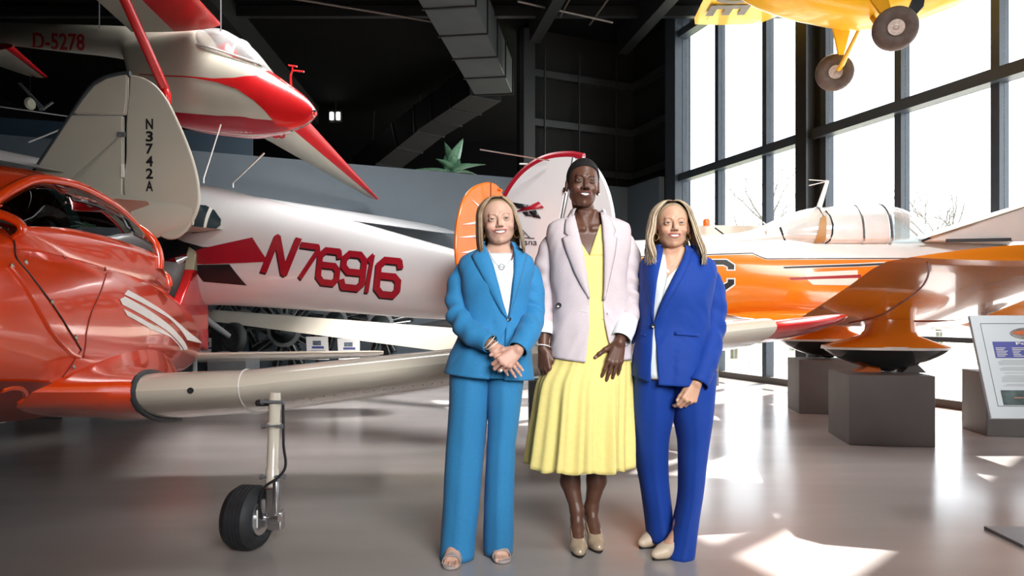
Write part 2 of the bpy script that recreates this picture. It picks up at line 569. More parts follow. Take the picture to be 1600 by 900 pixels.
TREES = ((8.5, 27, 8.5, 'bare tree outside behind the narrow windows beside the blonde woman'),
         (13.2, 33, 10.5, 'bare tree outside behind the window bay left of the steel column'),
         (14.6, 28, 7.5, 'low bare tree outside just right of the steel column'),
         (20.0, 33, 10.0, 'bare tree outside above the white aircraft canopy'),
         (20.2, 27, 8.0, 'bare tree outside with spreading branches right of the white canopy'),
         (22.8, 29, 9.0, 'bare tree outside in the window bay above the sign board'),
         (28.0, 34, 9.5, 'bare tree outside at the outer edge of the window wall'))
for k, (x, y, h, lb) in enumerate(TREES):
    bare_tree(x, y, h, 30 + k, lb)

# ------------------------------------------------------------------ overhead duct
M_duct = mat('galvanised_duct', (0.060, 0.068, 0.070), 0.42, 0.3, var=0.12, scale=3)
def duct(pts, w, h, label, bands, name='air_duct', M_duct=M_duct):
    root = empty(name, pts[0], label, 'duct')
    for a, c in zip(pts, pts[1:]):
        a = np.array(a, float); c = np.array(c, float)
        d = c - a; L = np.linalg.norm(d); d /= L
        sdv = nv(np.cross(d, (0, 0, 1))); up = np.cross(sdv, d)
        n = max(1, round(L / bands))
        for t in (.12, .88):
            q = a + d * L * t
            b = MB(); b.tube([q + up * h * .5, (q[0], q[1], 6.978)], .012, 5); b.build('hanger', M_girt, root)
        for i in range(n):
            t0, t1 = L * i / n, L * (i + 1) / n
            b = MB(); b.box(a + d * (t0 + t1) / 2, (t1 - t0 - 0.02, w, h), (d, sdv, up))
            b.build('duct_section', M_duct, root, bevel=0.008)
            b = MB(); b.box(a + d * t1, (0.045, w + 0.05, h + 0.05), (d, sdv, up))
            b.build('flange', M_girt, root)
    return root
duct([(-1.32, 9.2, 6.48), (-0.42, 15.9, 6.45)], 0.86, 0.75, 'long grey sheet metal air duct hanging under the black ceiling', 1.15)
duct([(-0.62, 16.3, 6.45), (-2.2, 18.6, 6.2), (-4.2, 20.5, 5.3)], 0.86, 0.7, 'dim branch of the air duct descending behind the partition', 1.0, M_duct=mat('shaded_duct', (0.012, 0.012, 0.013), 0.6, var=.2, spec=.2))  # darkness of the rear hall is put into this branch's colour
bd = duct([(-0.36, 9.9, 6.66), (-0.14, 11.6, 6.66)], 0.42, 0.42, 'short grey duct box beside the long overhead air duct', 0.9)

# ------------------------------------------------------------------ plant on the partition
def leaf_strip(b, base, d, L, w, droop, rnd):
    d = Vector(d).normalized(); side = d.cross(Vector((0, 0, 1)))
    side = side.normalized() if side.length > .05 else Vector((1, 0, 0))
    rows = []
    for i in range(9):
        t = i / 8
        c = Vector(base) + d * L * t + Vector((0, 0, -droop * t * t))
        ww = w * math.sin(PI * (0.12 + 0.88 * t) ** 0.8) * (1 if t < 1 else 0) + 0.004
        n = side.cross(d)
        rows.append([c - side * ww + n * ww * .35, c - n * .0, c + side * ww + n * ww * .35])
    b.grid(rows)
M_leaf = mat('plant_leaf', (0.10, 0.25, 0.15), 0.45, var=0.35, scale=14)
pc = P(706, 281, 13.86); pc.z = 3.88
pl = empty('potted_plant', pc, 'green broad-leaved plant standing on top of the slate partition', 'plant')
rnd = random.Random(4)
for dx, dy, dz, L, w in ((-.20, -.2, 1, .72, .15), (.32, -.25, 1, .80, .16), (-.05, .2, 1, .62, .17), (-1, -.25, .16, .80, .10), (1, -.3, .34, .74, .14),
                         (.75, -.4, .5, .5, .11), (-.6, -.5, .7, .5, .15), (1, .2, .2, .5, .10), (.1, -.6, .8, .48, .13), (-.9, .3, .3, .6, .1)):
    b = MB(); leaf_strip(b, pc, (dx, dy, dz), L, w, .10, rnd)
    b.build('leaf', M_leaf, pl, solid=0.004)
b = MB(); b.lathe(pc + Vector((0, .03, -.06)), (0, 0, 1), [(0, .07), (.09, .08)], 14); b.build('pot', M_dark, pl)

# ------------------------------------------------------------------ lamps far back
M_lamp = mat('lamp_lens', (1, 1, 1), 0.4, emit=(1, 0.98, 0.94), estr=5)
for (px, py, Y, lb) in ((523, 181, 19.5, 'twin lens flood light glowing in the dark rear of the hall'),
                        (87, 140, 19.0, 'small flood light glowing below the hanging glider tail')):
    c = P(px, py, Y)
    r = empty('flood_light', c, lb, 'light')
    b = MB(); b.box(c + Vector((0, .09, 0)), (0.36, .1, .34)); b.build('housing', M_dark, r)
    for s in (-1, 1):
        b = MB(); b.box(c + Vector((s * .09, .02, 0)), (.11, .05, .22)); b.build('lens', M_lamp, r, bevel=.03)
    b = MB(); b.tube([c + Vector((0, .1, .15)), (c.x, c.y + .1, 6.98)], .02, 6); b.build('hanger', M_dark, r)
# ------------------------------------------------------------------ aircraft tools
class Fus:
    """fuselage skin: stations (s, half width, z bottom, z of max width, z top, exponent) along h, lateral l, up u from O"""
    def __init__(self, O, h, l, st, u=(0, 0, 1)):
        self.O = np.array(O, float); self.h = nv(h); self.l = nv(l); self.u = nv(u)
        st = sorted(st)
        a = np.array(st, float)
        self.s0, self.s1 = a[0, 0], a[-1, 0]
        self.fn = [pchip(a[:, 0], a[:, k]) for k in range(1, 6)]
    def par(self, s):
        return [float(f(s)) for f in self.fn]
    def w(self, s, lat, z):
        return self.O + self.h * s + self.l * lat + self.u * z
    def side(self, s, z, sg=1, off=0.0):
        w, zb, zm, zt, n = self.par(s)
        H = (zt - zm) if z > zm else (zm - zb)
        v = min(1.0, abs(z - zm) / max(H, 1e-6))
        lat = w * (1 - v ** n) ** (1 / n)
        # outward offset blends from lateral to vertical near the crown and the keel
        k = v ** n
        return self.w(s, sg * (lat + off * (1 - k * .7)), z + math.copysign(off * k, z - zm))
    def ring(self, s, m=40):
        w, zb, zm, zt, n = self.par(s)
        out = []
        for k in range(m):
            a = 2 * PI * k / m
            c, q = math.cos(a), math.sin(a)
            lat = w * math.copysign(abs(c) ** (2 / n), c)
            z = zm + (zt - zm if q > 0 else zm - zb) * math.copysign(abs(q) ** (2 / n), q)
            out.append(self.w(s, lat, z))
        return out
    def mesh(self, n=60, m=40, s0=None, s1=None):
        b = MB()
        b.loft([self.ring(s, m) for s in np.linspace(self.s0 if s0 is None else s0, self.s1 if s1 is None else s1, n)])
        return b
    def patch(self, top, bot, sg, off, ns=40, nz=8, raw=False):
        """patch between two polylines (s, z) of the side view"""
        ts = np.linspace(0, 1, ns)
        def samp(pl):
            pl = np.array(pl, float)
            d = np.r_[0, np.cumsum(np.linalg.norm(np.diff(pl, axis=0), axis=1))]; d /= d[-1]
            return np.c_[np.interp(ts, d, pl[:, 0]), np.interp(ts, d, pl[:, 1])]
        A, B = (np.array(top, float), np.array(bot, float)) if raw else (samp(top), samp(bot))
        ns = len(A)
        G = [[self.side(*(A[i] + (B[i] - A[i]) * j / nz), sg, off) for j in range(nz + 1)] for i in range(ns)]
        b = MB(); b.grid(G); return b
    def poly(self, pts, sg, off, cuts=3):
        """flat polygon of the side view pressed onto the skin"""
        bm = bmesh.new()
        vs = [bm.verts.new((p[0], p[1], 0)) for p in pts]
        bm.faces.new(vs)
        bmesh.ops.triangulate(bm, faces=bm.faces)
        for _ in range(cuts):
            bmesh.ops.subdivide_edges(bm, edges=bm.edges, cuts=1, use_grid_fill=True)
            bmesh.ops.triangulate(bm, faces=bm.faces)
        bm.verts.ensure_lookup_table()
        b = MB(); b.add([self.side(v.co.x, v.co.y, sg, off) for v in bm.verts], [tuple(v.index for v in f.verts) for f in bm.faces])
        bm.free(); return b

def airfoil(n=12, t=0.13):
    """closed section: list of (x 0..1 from leading edge, z), upper surface first"""
    up = []
    for i in range(n + 1):
        x = (1 - math.cos(PI * i / n)) / 2
        y = 5 * t * (0.2969 * math.sqrt(x) - 0.126 * x - 0.3516 * x**2 + 0.2843 * x**3 - 0.1036 * x**4)
        up.append((x, y))
    return up[::-1] + [(x, -y * .75) for x, y in up[1:-1]]

def wing_rings(stations, back, up, t=0.13, n=12):
    """stations: (leading edge point, chord, incidence rad); back = unit vector to the trailing edge"""
    back = nv(back); up = nv(up)
    R = []
    for le, c, inc in stations:
        le = np.array(le, float)
        R.append([le + (back * math.cos(inc) - up * math.sin(inc)) * x * c + (up * math.cos(inc) + back * math.sin(inc)) * z * c
                  for x, z in airfoil(n, t)])
    return R

def lerp_stations(st, n):
    out = []
    T = np.linspace(0, len(st) - 1, n)
    for t in T:
        i = min(int(t), len(st) - 2); f = t - i
        a, b2 = st[i], st[i + 1]
        out.append((np.array(a[0]) * (1 - f) + np.array(b2[0]) * f, a[1] * (1 - f) + b2[1] * f, a[2] * (1 - f) + b2[2] * f))
    return out

def wheel(parent, c, axis, R, w, name='wheel', rim_m=None, tyre_m=None, grooves=False, hr=.55):
    a = nv(axis); c = np.array(c, float)
    b = MB()
    prof = [(-w * .36, R * hr), (-w * .5, R * (hr + .17)), (-w * .46, R * .88), (-w * .30, R * .975)]
    if grooves:
        for k in range(5):
            x = (-.24 + k * .12) * w
            prof += [(x - .022 * w, R * 1.0), (x - .02 * w, R * .975), (x + .02 * w, R * .975), (x + .022 * w, R * 1.0)]
    else:
        prof += [(-w * .12, R), (w * .12, R)]
    prof += [(w * .30, R * .975), (w * .46, R * .88), (w * .5, R * (hr + .17)), (w * .36, R * hr)]
    b.lathe(c, a, prof, 40)
    ty = b.build('tyre' if name == 'wheel' else name, tyre_m or M_rubber, parent, sharp=50)
    b = MB(); b.lathe(c, a, [(k_ * w * z_, R * hr * q_) for k_, L_ in ((-1, ((.44, .99), (.40, .90), (.28, .80), (.26, .46), (.44, .40), (.47, .18))), (1, ((.47, .18), (.44, .40), (.26, .46), (.28, .80), (.40, .90), (.44, .99)))) for z_, q_ in L_], 28)
    b.build('wheel_hub', rim_m or M_chrome, ty)
    b = MB()
    ref = np.array((0, 0, 1.0)) if abs(a[2]) < .9 else np.array((1.0, 0, 0))
    u = nv(np.cross(a, ref)); v = np.cross(a, u)
    for k in range(6):
        q = c + (u * math.cos(k * PI / 3) + v * math.sin(k * PI / 3)) * R * hr * .62
        b.lathe(q - a * w * .37, a, [(0, R * hr * .11), (w * .74, R * hr * .11)], 8)
    b.build('bolt_ring', M_grey, ty)
    return ty

M_orange = mat('gloss_orange_paint', (0.74, 0.052, 0.004), 0.22, var=0.05, scale=1.6, coat=0.8)
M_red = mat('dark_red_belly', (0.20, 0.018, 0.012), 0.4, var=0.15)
M_redp = mat('gloss_red_paint', (0.58, 0.012, 0.014), 0.25, var=0.05, coat=0.9)
M_crim = mat('crimson_marking', (0.30, 0.008, 0.020), 0.35, var=0.05)
M_cream = mat('cream_paint', (0.60, 0.55, 0.46), 0.26, var=0.04, scale=2, coat=0.7)
M_ivory = mat('ivory_fabric', (0.46, 0.43, 0.355), 0.42, var=0.05, scale=2, coat=0.1)
M_silver = mat('pale_silver_skin', (0.60, 0.60, 0.605), 0.28, var=0.03, scale=2, coat=0.5)
M_amber = mat('amber_orange_paint', (0.80, 0.22, 0.012), 0.2, var=0.05, scale=1.5, coat=1.0)
M_yel = mat('chrome_yellow_paint', (0.86, 0.50, 0.012), 0.35, var=0.04, scale=2, coat=0.4)
M_ink = mat('black_marking', (0.012, 0.012, 0.014), 0.4)
M_seal = mat('rubber_seal', (0.035, 0.04, 0.045), 0.6)
M_wht = mat('white_marking', (0.80, 0.78, 0.74), 0.35)
M_glassd = glass_mat('canopy_glass_tinted', (0.11, 0.16, 0.17), 0.08)
M_glassc = glass_mat('canopy_glass_clear', (0.86, 0.88, 0.88), 0.10)
M_rivet = mat('rivet_steel', (0.32, 0.27, 0.22), 0.35, 0.8)

def rivets(name, pts, nrm, r, m, parent, h=0.003):
    b = MB()
    for p, n in zip(pts, nrm):
        b.lathe(np.array(p) - nv(n) * h * .5, n, [(0, r), (h, r * .9), (h * 1.4, r * .4)], 8)
    o = b.build(name, m, parent)
    o['kind'] = 'stuff'
    return o

def side_hit(F, px, py, sg, z_lo=None):
    """(s, z) of the skin point of F that lies on the camera ray of a pixel (Newton in s and z)"""
    t = (px - 800.0) / FPX; q = (py - HOR) / FPX
    w, zb, zm, zt, n = F.par((F.s0 + F.s1) / 2)
    s = min(max(-(F.O[0] - t * F.O[1]) / (F.h[0] - t * F.h[1]), F.s0), F.s1)
    zm = F.par(s)[2]; z = zm
    def err(s, z):
        p = F.side(s, z, sg, 0)
        return p[0] - t * p[1], CAM_Z - p[2] - q * p[1]
    for _ in range(14):
        w, zb, zm, zt, n = F.par(s)
        z = min(max(z, zb + (zm - zb) * .01), zt - (zt - zm) * .01)
        a0, b0 = err(s, z)
        e = 1e-4
        a1, b1 = err(s + e, z); a2, b2 = err(s, z + e)
        J = np.array([[(a1 - a0) / e, (a2 - a0) / e], [(b1 - b0) / e, (b2 - b0) / e]])
        try: d = np.linalg.solve(J, (-a0, -b0))
        except np.linalg.LinAlgError: break
        d = np.clip(d, -.4, .4)
        s = min(max(s + d[0], F.s0 + 1e-3), F.s1 - 2e-3); z += d[1]
        if abs(d[0]) + abs(d[1]) < 1e-4: break
    w, zb, zm, zt, n = F.par(s)
    return s, min(max(z, zb + (zm - zb) * .002), zt - (zt - zm) * .002)
def pxpoly(F, pts, sg, off, name, m, parent, cuts=2):
    return F.poly([side_hit(F, x, y, sg) for x, y in pts], sg, off, cuts).build(name, m, parent, sharp=0)
def pxline(F, pts, r, name, m, parent, sg=1, off=.0015, n=40, smooth=True):
    q = smooth_path([(x, y, 0) for x, y in pts], n)[0] if smooth else [(x, y, 0) for x, y in pts]
    b = MB(); b.tube([F.side(*side_hit(F, x, y, sg), sg, off) for x, y, _ in q], r, 6)
    return b.build(name, m, parent)

# ================================================================== A: the orange low-wing aircraft on the left
hA = nv((0.2, -0.98, 0)); lA = nv((0.98, 0.2, 0))
OA = (-2.75, 3.9, 0)
stA = [(2.05, .12, .92, 1.10, 1.26, 2.0), (1.95, .30, .82, 1.10, 1.38, 2.0), (1.7, .45, .735, 1.10, 1.485, 2.2), (1.2, .535, .68, 1.10, 1.555, 2.4),
       (.6, .575, .60, 1.06, 1.57, 2.5), (0, .58, .545, 1.02, 1.535, 2.6), (-.8, .55, .52, .99, 1.49, 2.5), (-1.6, .47, .50, .95, 1.42, 2.3),
       (-2.6, .33, .50, .88, 1.30, 2.1), (-3.6, .18, .56, .82, 1.12, 2), (-4.2, .05, .66, .82, .98, 2)]
FA = Fus(OA, hA, lA, stA)
A = empty('light_aircraft', (OA[0], OA[1], 0), 'glossy orange low-wing aircraft with cream wing parked nearest the left side', 'aircraft')
FA.mesh(90, 56).build('fuselage', M_orange, A)
# belly plate
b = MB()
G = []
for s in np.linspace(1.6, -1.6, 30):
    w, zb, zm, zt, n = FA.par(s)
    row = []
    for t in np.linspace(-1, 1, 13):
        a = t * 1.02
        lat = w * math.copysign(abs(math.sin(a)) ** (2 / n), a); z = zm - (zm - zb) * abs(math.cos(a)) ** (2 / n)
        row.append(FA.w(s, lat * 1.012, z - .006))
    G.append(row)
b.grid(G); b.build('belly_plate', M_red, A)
# canopy : grid of (station, angle); faces are glass or frame
def canopyA():
    ss = [1.02, .98, .62, .2, -.2, -.55, -.85, -1.0, -1.06, -1.12, -1.5, -1.85, -1.92, -2.1]
    tops = pchip([-2.1, -1.9, -1.5, -1.0, -.5, 0, .5, .9, 1.02], [1.42, 1.50, 1.66, 1.80, 1.885, 1.905, 1.85, 1.66, 1.57])
    ang = np.radians([-26, -2, 7, 20, 35, 48, 54, 70, 90, 110, 126, 132, 145, 160, 173, 182, 206])
    def pt(s, a, off=0.0):
        w, zb, zm, zt, n = FA.par(s)
        sill = 1.475 if s > -1.2 else max(1.33, 1.475 - (-1.2 - s) * .16)
        wc = min(w * .86, .50) * (1.0 if s > -1 else 1 - (-1 - s) * .22)
        top = max(float(tops(s)), sill + .04)
        c, q = math.cos(a), math.sin(a)
        return FA.w(s, (wc + off) * math.copysign(abs(c) ** .82, c), sill + (top - sill + off) * (q if q < 0 else q ** .85))
    fine_s = []
    for a, c in zip(ss, ss[1:]):
        n = max(1, int(abs(a - c) / .09)); fine_s += list(np.linspace(a, c, n, endpoint=False))
    fine_s.append(ss[-1])
    def fine(a0, a1, n):
        return np.linspace(a0, a1, n)
    fr = MB(); panes = {}
    def is_glass(s0, s1, a0, a1):
        sm, am = (s0 + s1) / 2, math.degrees((a0 + a1) / 2)
        if not (4 < am < 54 or 126 < am < 176): return None
        if sm > .98: return None
        side = 'n' if am < 90 else 'f'
        if sm > -1.0: return 'front' + side
        if -1.85 < sm < -1.12 and (7 < am < 48 or 132 < am < 173): return 'rear' + side
        return None
    for s0, s1 in zip(fine_s, fine_s[1:]):
        for a0, a1 in zip(ang, ang[1:]):
            g = is_glass(s0, s1, a0, a1)
            tgt = fr if g is None else panes.setdefault(g, MB())
            n = max(2, int(math.degrees(a1 - a0) / 4) + 1)
            aa = fine(a0, a1, n)
            tgt.grid([[pt(s0, x, 0 if g is None else -.006) for x in aa], [pt(s1, x, 0 if g is None else -.006) for x in aa]])
    f = fr
    me = f.build('canopy_frame', M_orange, A, solid=0.022, offset=-1)
    bm = bmesh.new(); bm.from_mesh(me.data); bmesh.ops.remove_doubles(bm, verts=bm.verts, dist=.0004)
    bmesh.ops.recalc_face_normals(bm, faces=bm.faces); bm.to_mesh(me.data); bm.free()
    for k, pb in panes.items():
        o = pb.build('window', M_glassd, A)
        bm = bmesh.new(); bm.from_mesh(o.data); bmesh.ops.remove_doubles(bm, verts=bm.verts, dist=.0004); bm.to_mesh(o.data); bm.free()
    def rail(pts, r, nm):
        b = MB(); b.tube(pts, r, 10, smooth=60); b.build(nm, M_orange, A)
    for a0 in (52, 128):
        rail([pt(s, math.radians(a0), .004) for s in np.linspace(1.0, -1.95, 24)], .026, 'canopy_rail')
    for s, r in ((-1.06, .034), (-1.90, .03)):
        rail([pt(s, a, .0) for a in np.linspace(math.radians(-6), math.radians(186), 40)], r, 'canopy_bow')
    return pt
cpt = canopyA()
# windscreen bow seen through the glass, seat back, cream headliner strip
b = MB(); b.tube([cpt(.55, a, -.03) for a in np.linspace(.1, PI - .1, 18)], .022, 8); b.build('windscreen_bow', M_red, A)
b = MB(); b.tube([cpt(.42, a, -.035) for a in np.linspace(.1, PI - .1, 18)], .03, 8); b.build('windscreen_bow', M_ivory, A)
b = MB(); b.box(FA.w(-.75, 0, 1.33), (.14, .8, .5), (hA, lA, (0, 0, 1))); b.build('seat_back', mat('tan_leather', (.30, .17, .07), .5), A, bevel=.05)
# riveted glare shield at the windscreen foot
b = MB()
G = []
for s in np.linspace(1.5, .78, 9):
    w, zb, zm, zt, n = FA.par(s)
    row = []
    k = (s - .78) / .72
    for a in np.linspace(.55, PI - .55, 17):
        row.append(FA.w(s, w * .83 * math.cos(a) * (1 - .12 * (1 - k)), 1.50 + (.135 - .02 * k) * math.sin(a) ** .7))
    G.append(row)
b.grid(G); b.build('glare_shield', M_orange, A, solid=.012)
# cowl seams, bead and fasteners on the side
def seamA(pts, r=0.004, name='panel_seam', m=None, off=0.0015):
    q, _ = smooth_path([(p[0], p[1], 0) for p in pts], 30)
    b = MB(); b.tube([FA.side(x, z, 1, off) for x, z, _ in q], r, 6); return b.build(name, m or M_ink, A)
z6 = lambda pts: [(x / 3.0, 260 + y / 3.0) for x, y in pts]
pxline(FA, z6([(6, 282), (40, 310), (66, 355), (72, 420), (130, 495), (240, 640), (380, 860)]), .004, 'cowl_seam', M_ink, A)
pxline(FA, z6([(40, 470), (70, 505), (150, 620), (200, 710), (250, 790), (310, 855), (340, 882), (372, 892)]), .011, 'raised_bead', M_orange, A, off=.0)
pxline(FA, z6([(425, 340), (485, 385), (497, 440), (492, 490)]), .003, 'panel_seam', M_ink, A)
pxline(FA, z6([(500, 500), (470, 590), (430, 680), (405, 780), (398, 850), (388, 900)]), .0025, 'panel_seam', M_red, A)
pxline(FA, z6([(735, 510), (735, 585), (855, 680), (860, 580), (850, 575), (735, 508)]), .0028, 'baggage_door_seam', M_red, A, smooth=False)
pxline(FA, [(127, 547), (118, 560), (97, 590), (60, 626)], .0025, 'panel_seam', M_red, A)
for p in z6([(55, 467), (120, 450), (242, 635), (356, 803)]) + [(115, 573), (85, 606)]:
    q = FA.side(*side_hit(FA, *p, 1), 1, .001)
    b = MB(); b.lathe(q, lA, [(0, .013), (.004, .012), (.006, .008), (.003, .004), (.003, .0005)], 14); b.build('cowl_fastener', M_rivet, A)
ps = []; ns = []
for s in np.linspace(1.5, .8, 26):
    ps.append(FA.side(s, 1.493 if s < 1.35 else 1.49, 1, .001)); ns.append(lA + np.array((0, 0, .6)))
for s in np.linspace(.0, .22, 3):
    ps.append(FA.side(s, .86, 1, .001)); ns.append(lA)
    ps.append(FA.side(s - .2, 1.42, 1, .001)); ns.append(lA)
for t in np.linspace(0, 1, 22):
    ps.append(FA.side(.95 - t * 1.5, .685 - .08 * t, 1, .001)); ns.append(lA - np.array((0, 0, .5)))
for s in np.linspace(-1.08, -1.72, 10):
    ps.append(FA.side(s, 1.335 + (-1.08 - s) * .0, 1, .001)); ns.append(lA)
rivets('rivet_rows', ps, ns, .0045, M_rivet, A)
# air scoop slot low on the cowl
pxpoly(FA, [(1, 614), (20, 611), (33, 611), (36, 617), (25, 624), (1, 629)], 1, .005, 'scoop_opening', M_dark, A)
pxline(FA, [(1, 609), (20, 605), (34, 608), (39, 617), (28, 627)], .014, 'scoop_lip', M_orange, A)
# white speed stripes sweeping down the side
for pts in ([(597, 578), (580, 600), (700, 660), (790, 712), (850, 772), (876, 814), (887, 806), (866, 762), (800, 705), (720, 648)],
            [(584, 610), (560, 623), (572, 648), (700, 718), (790, 778), (846, 836), (862, 862), (880, 856), (864, 822), (798, 749), (700, 676)],
            [(577, 668), (595, 700), (700, 760), (800, 802), (838, 842), (846, 862), (857, 860), (840, 836), (794, 788), (690, 729)]):
    pxpoly(FA, z6(pts), 1, .003, 'speed_stripe', M_wht, A, 3)
# wing with nose-up sit: the leading edge faces the camera, underside shows
def leA(lat, sweep=0.0):
    return FA.w(.50 - sweep, lat, .725 + max(0, lat - 1.25) * .098 + (.0 if lat < 1.25 else .015))
INC = math.radians(11.5); WT = .172
stW = [(leA(.50), 1.62, INC), (leA(.7), 1.58, INC), (leA(1.25), 1.52, INC), (leA(2.2), 1.42, INC), (leA(3.2), 1.26, INC), (leA(4.35), 1.05, INC)]
b = MB(); b.loft(wing_rings(lerp_stations(stW, 60), -hA, (0, 0, 1), WT, 16)); b.build('wing', M_cream, A)
tipst = [(leA(4.35), 1.05, INC), (leA(4.62), .98, INC), (leA(4.82, .06), .82, INC), (leA(4.96, .16), .55, INC), (leA(5.02, .28), .25, INC)]
b = MB(); b.loft(wing_rings(lerp_stations(tipst, 16), -hA, (0, 0, 1), .13, 16)); b.build('wing_tip', M_redp, A)
# far wing (mirror)
stW2 = [(FA.w(.5, -la, .70 + max(0, la - 1.25) * .098), c, INC) for la, c in ((.5, 1.62), (1.25, 1.52), (4.4, 1.05), (4.9, .5))]
b = MB(); b.loft(wing_rings(lerp_stations(stW2, 24), -hA, (0, 0, 1), WT, 12)); b.build('wing', M_cream, A)
# orange root fairing with dark rubber seal
r2 = np.array(wing_rings([(leA(.745) + hA * .008, 1.60, INC)], -hA, (0, 0, 1), WT * 1.04, 16)[0])
r1 = []
nA = len(r2)
for k, (x, zz) in enumerate(airfoil(16, WT)):
    s_ = .50 + .42 - x * 2.15
    if k <= 16:
        zq = .735 + .17 * math.sin(PI * min(1, x * .95 + .03)) ** .6
        r1.append(FA.side(s_, zq, 1, -.004))
    else:
        q_ = math.sin(PI * x) ** .5
        p0 = FA.side(s_, .735, 1, -.004); p1 = FA.w(s_, .26, FA.par(s_)[1] - .004)
        r1.append(p0 * (1 - q_) + p1 * q_)
r1 = np.array(r1)
b = MB(); b.loft([r1 * (1 - t) + r2 * t for t in (0, .2, .4, .6, .8, 1.0)], cap=False); b.build('root_fairing', M_orange, A)
sl = wing_rings([(leA(.745), 1.60, INC)], -hA, (0, 0, 1), WT * 1.05, 16)[0]
b = MB(); b.tube([p for p in sl[4:26]], .016, 8); b.build('root_seal', M_seal, A)
# panel joint on the leading edge, pitot hole, stall strip and rivets
sec = wing_rings([(leA(1.25), 1.524, INC)], -hA, (0, 0, 1), WT * 1.02, 16)[0]
b = MB(); b.tube(sec[3:28], .004, 6); b.build('panel_joint', M_wht, A)
q = leA(1.02) + np.array((0, 0, .0))
b = MB(); b.lathe(q + hA * -.002, hA, [(0, .016), (.006, .016)], 16); b.build('vent_hole', M_dark, A)
ps = []; ns = []
for la in np.linspace(1.3, 3.4, 40):
    le = leA(la); ps.append(le - hA * .12 + np.array((0, 0, -.118))); ns.append(np.array((0, 0, -1)) + hA * .6)
for x in np.linspace(.03, .5, 12):
    le = leA(1.6); ps.append(le - hA * (.12 + x) + np.array((0, 0, -.118 - x * .2))); ns.append((0, 0, -1))
rivets('wing_rivets', ps, ns, .005, M_rivet, A)
# tailplane, fin
def hA_t(la, f, z): return FA.w(f, la, z)
tl = [(hA_t(la, -3.35 - .08 * abs(la), .70), c, math.radians(9)) for la, c in ((0.05, .85), (1.2, .78), (1.95, .6), (2.08, .35))]
b = MB(); b.loft(wing_rings(lerp_stations(tl, 14), -hA, (0, 0, 1), .09, 10)); b.build('tailplane', M_cream, A)
tl = [(hA_t(-la, -3.35 - .08 * abs(la), .70), c, math.radians(9)) for la, c in ((0.05, .85), (.9, .76), (1.25, .6), (1.33, .35))]
b = MB(); b.loft(wing_rings(lerp_stations(tl, 14), -hA, (0, 0, 1), .09, 10)); b.build('tailplane', M_cream, A)
def fin_slab(frame, outline, th, name, m, parent, lat=0.0, smooth=0):
    """outline in (s, z) of a fuselage frame; lens-like slab"""
    if smooth:
        q = smooth_path([(s, 0, z) for s, z in outline], smooth)[0]; outline = [(p[0], p[2]) for p in q]
    pts = [frame.w(s, lat, z) for s, z in outline]
    b = MB(); b.poly([p - frame.l * th / 2 for p in pts], frame.l, th)
    return b.build(name, m, parent, bevel=min(.012, th * .4), sharp=30)
fin_slab(FA, [(-2.9, 1.2), (-3.2, 1.40), (-3.42, 1.58), (-4.05, 1.58), (-4.1, 1.3), (-4.1, .7), (-3.2, .9)], .09, 'fin', M_redp, A, lat=.10)
fin_slab(FA, [(-3.41, 1.57), (-3.52, 1.75), (-3.64, 1.86), (-3.76, 1.88), (-3.92, 1.80), (-4.04, 1.57)], .10, 'fin_tip', mat('olive_cream', (.30, .28, .19), .45, var=.1), A, lat=.10)
b = MB(); b.lathe(FA.w(-4.1, 0, .62), (0, 0, -1), [(0, .03), (.5, .03)], 8); b.build('tail_strut', M_grey, A)
wheel(A, FA.w(-4.1, 0, .11), lA, .11, .07)
# small mirror-like beacon on the canopy rear
b = MB(); b.lathe(FA.w(-2.0, .34, 1.56), nv(lA + np.array((0, 0, .5))), [(0, .035), (.05, .02), (.09, .004)], 12); b.build('canopy_handle', M_chrome, A)
# main gear leg
gx, gy = P(432, 640, 3.40).x, 3.36
top = np.array((gx, gy + .02, .74)); bot = np.array((gx - .01, gy, .245))
b = MB(); b.lathe(top, bot - top, [(0, .026), (.03, .028), (.14, .028), (.145, .034), (.165, .034), (.17, .027), (.36, .027), (.365, .031), (.44, .031), (.45, .02), (.50, .02)], 20)
leg = b.build('gear_leg', M_cream, A)
for z, r, L in ((.585, .012, .10), (.345, .013, .12), (.70, .013, .11)):
    b = MB(); b.lathe((gx - L / 2, gy - .015, z), (1, 0, 0), [(0, r), (.012, r), (.013, r * .6), (L - .013, r * .6), (L - .012, r), (L, r)], 10); b.build('collar_bolt', M_grey, leg)
b = MB(); b.tube([(gx + .045, gy, .70), (gx + .05, gy - .01, .5), (gx + .05, gy - .01, .37), (gx + .03, gy - .03, .345), (gx - .03, gy - .05, .30), (gx - .05, gy - .05, .22), (gx - .045, gy - .03, .15)], .007, 6, smooth=40)
b.build('brake_hose', M_dark, leg)
b = MB(); b.box((gx - .002, gy, .21), (.055, .07, .17)); b.box((gx + .005, gy + .02, .13), (.07, .06, .09)); b.box((gx + .02, gy - .03, .25), (.025, .02, .16))
b.build('axle_fork', M_chrome, leg, bevel=.008)
b = MB(); b.lathe((gx + .025, gy - .02, .33), (0, 0, -1), [(0, .009), (.09, .009), (.10, .006), (.16, .006)], 8); b.build('scissor_link', M_grey, leg)
wc = np.array((P(388, 820, 3.36).x, gy, .150))
wheel(A, wc, nv((1, -.16, 0)), .150, .155, grooves=True)
b = MB(); b.lathe((wc[0], gy, .150), nv((1, -.16, 0)), [(.0, .02), (.16, .02)], 12); b.build('axle', M_chrome, leg)
b = MB(); b.box((gx - .075, gy - .05, .155), (.035, .012, .085)); b.build('brake_caliper', M_white, leg, bevel=.004)
b = MB(); b.lathe((gx - .065, gy, .15), (1, -.16, 0), [(0, .085), (.008, .085)], 24); b.build('brake_disc', M_grey, leg)
